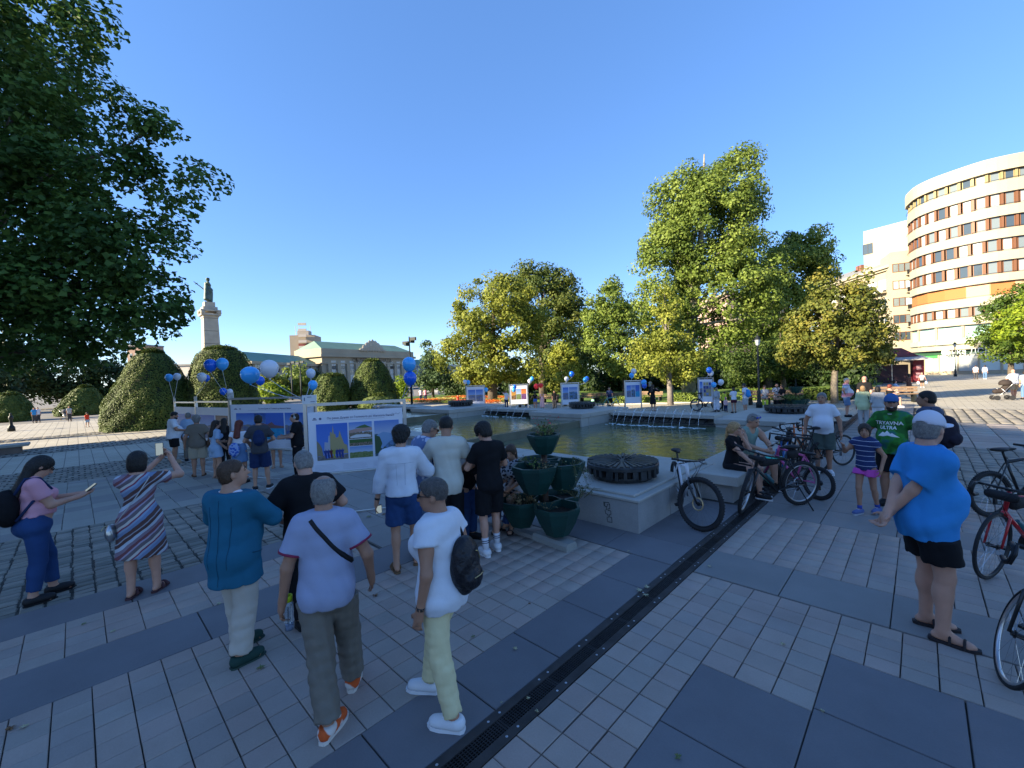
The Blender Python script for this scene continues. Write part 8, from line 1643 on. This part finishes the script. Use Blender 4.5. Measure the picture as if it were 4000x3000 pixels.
person(3848, 1481, 5, 'woman in a lilac shirt and blue trousers walking past the bank', top=1425, res=.03, hair='bob', hc='dark', shoes=S_wht, feet={1: (.1, -.15, 0, 0), -1: (-.1, .15, 0, 0)}, cl=[('trousers', DEN2, {}), ('shirt', LAV, {'sl': 1.6})])
person(3962, 1558, -25, 'bald man in a striped grey top pushing the pushchair', top=1440, g=1.2, tone='fair', hair='none', res=0.0226, shoes=S_dk, hands={1: (.2, .42, 1.05), -1: (-.2, .42, 1.05)}, lean=.08, feet={1: (.1, .15, 0, 0), -1: (-.1, -.12, 0, 0)}, cl=[('shorts', BEI, {'len': .9}), ('shirt', GYS, {'sl': .75})])
person(4006, 1560, -10, 'person in blue cut off by the right edge beside the pushchair', top=1446, res=0.0249, hair='bob', hc='dark', shoes=S_blk, cl=[('trousers', DEN2, {}), ('shirt', LBL, {})])
# --- across the fountain
F = dict(res=.026)
def far(px, py, a, lb, top, cl, **k): k.setdefault('res', .026); k.setdefault('shoes', S_blk); return person(px, py, a, lb, top=top, cl=cl, **k)
far(1790, 1592, 175, 'person in a red t-shirt behind the leftmost far disc', 1541, [('trousers', KHA, {}), ('shirt', RED, {})], hands={1: (.08, .28, 1.15), -1: (-.08, .28, 1.15)}, hc='dark')
far(1851, 1600, 170, 'woman in a white top holding a tan bag before the first far board', 1543, [('shorts', DEN2, {}), ('shirt', W_, {})], hair='long', hands={1: (.1, .2, 1.1), -1: (-.1, .2, 1.1)}, extra=lambda c: mesh_obj('tan_bag', *surface([EL(c['T'](0, .2, .15), (.1, .06, .14), None)], .03), BEI, c['root'], True))
far(1979, 1596, 160, 'woman in a white shirt and navy trousers with raised elbow', 1524, [('trousers', NAV, {}), ('shirt', W_, {'sl': 1.5})], hair='bob', hands={1: (.12, .1, 1.55), -1: (-.25, .05, .9)}, elb={1: (1.5, 0, .3), -1: (-1, -.8, 0)})
far(2092, 1598, 5, 'long-haired woman in black top and blue shorts across the fountain', 1528, [('shorts', cloth('blue_shorts', (.05, .14, .5)), {'len': .4}), ('shirt', BLK, {'hem': .05})], hair='long', hc='black', hands={1: (.2, .1, 1.0), -1: (-.45, .2, 1.0)})
far(2119, 1598, -6, 'woman in a long pale pink dress across the fountain', 1526, [('dress', PIN2, {'len': .75, 'r': .26, 'sl': .3})], hair='long', hc='blond', tone='fair')
far(2167, 1598, 178, 'woman in black with a dark rucksack and grey trousers', 1523, [('trousers', GRY, {'ease': .03}), ('shirt', BLK, {})], hair='long', hc='black', extra=backpack(BLK, .13, .2, .08, .2))
far(2250, 1594, -30, 'woman in black with a white rucksack at the disc board', 1524, [('trousers', BLK, {}), ('shirt', BLK, {})], hair='bob', hc='black', extra=backpack(W_, .14, .2, .08, .2))
far(2317, 1602, 20, 'toddler in a blue cap and mint t-shirt', 1552, [('shorts', DEN2, {'len': .8}), ('shirt', cloth('mint', (.3, .6, .42)), {})], headk=1.35, cap=(NAV, 'front'), hair='short')
far(2383, 1604, 175, 'cyclist in dark blue standing over a racing bike', 1510, [('shorts', BLK, {}), ('shirt', NAV, {})], hands={1: (.2, .35, 1.0), -1: (-.2, .35, 1.0)}, feet={1: (.2, 0, 0, 10), -1: (-.2, 0, 0, -10)})
far(2552, 1609, 30, 'woman in a black dress holding something to her mouth', 1500, [('dress', BLK, {'len': .45, 'r': .21, 'sl': 1.5})], hair='long', hc='dark', hands={1: (.12, .3, 1.42), -1: (-.2, .12, .95)}, elb={1: (1, 0, -.6), -1: (-1, -1, 0)}, tone='fair', res=0.0249)
far(2800, 1608, 15, 'person with a grey rucksack leaning towards the picture wall', 1512, [('trousers', W_, {'ease': .03}), ('shirt', LGY, {'sl': 1.5})], hair='bob', hc='blond', lean=.1, extra=backpack(LGY, .15, .2, .09, .22), res=0.0249)
far(2826, 1604, 30, 'person in a neon yellow vest bending down', 1526, [('trousers', BLK, {}), ('shirt', YEL, {})], hc='dark', lean=.3, res=0.0249)
far(2836, 1610, 10, 'small child with a pink helmet and pale pink top', 1553, [('trousers', NAV, {}), ('shirt', PIN2, {'sl': 1.6})], headk=1.3, hair='none', cap=(HOT, 'front'), res=0.0226)
far(2868, 1613, -25, 'woman in a white top and maroon shorts seen from behind', 1512, [('shorts', MAR, {'len': .5}), ('shirt', W_, {'hem': -.05})], hair='bun', hc='brown', hands={1: (.1, .25, 1.3), -1: (-.15, .25, 1.2)}, res=0.0249)
far(2913, 1613, -60, 'man in a white t-shirt with a bright blue rucksack', 1496, [('shorts', LGY, {'len': 1}), ('shirt', W_, {})], hair='short', hc='dark', cap=(GRY, 'front'), head=(0, 20), hands={1: (.1, .25, 1.1), -1: (-.15, .25, 1.1)}, extra=backpack(BLU, .16, .24, .1, .2), res=0.0226)
SB = dict(sit=True, hz=.52, feet={1: (.1, .42, 0, 0), -1: (-.1, .42, 0, 0)}, kneeh={1: (0, 1, 1.5), -1: (0, 1, 1.5)}, hands={1: (.1, .35, .7), -1: (-.1, .35, .7)})
person(2988, 1588, 178, 'person in yellow trousers sitting on the bench by the lamp', H=1.6, res=0.0271, hair='bob', hc='brown', shoes=S_wht, cl=[('trousers', YEL, {}), ('shirt', LGY, {})], **SB)
person(3036, 1588, 175, 'bearded man in black and white on the bench of the couple', H=1.75, res=0.0249, hair='short', hc='black', beard='black', shoes=S_blk, cl=[('trousers', BLK, {}), ('shirt', LEO, {})], **SB)
person(3058, 1590, -130, 'woman in black leaning on the bearded man on the bench', H=1.62, res=0.0249, hair='long', hc='dark', shoes=S_blk, cl=[('trousers', BLK, {}), ('shirt', BLK, {'sl': .6})], **SB)
for px, py, lb, mm in ((150, 1650, 'distant sitter in white among the far left benches', W_), (135, 1652, 'distant sitter in blue among the far left benches', BLU), (272, 1646, 'distant sitter in pale grey beside the far pushchair', LGY)): person(px, py, 170, lb, H=1.5, res=.045, hair='short', hc='dark', shoes=S_blk, cl=[('trousers', GRY, {}), ('shirt', mm, {})])
for px, lb, mm in ((1642, 'distant walker in white beyond the flower bed', W_), (1660, 'distant walker in pink beyond the flower bed', PNK), (2035, 'distant person in white beside the first park trunks', W_), (2540, 'distant walker seen between trunk and lamp', LGY)): person(px, 0, 10, lb, pos=tuple(dp(px, 52)), H=1.65, res=.045, hair='short', hc='dark', shoes=S_blk, cl=[('trousers', NAV, {}), ('shirt', mm, {})])
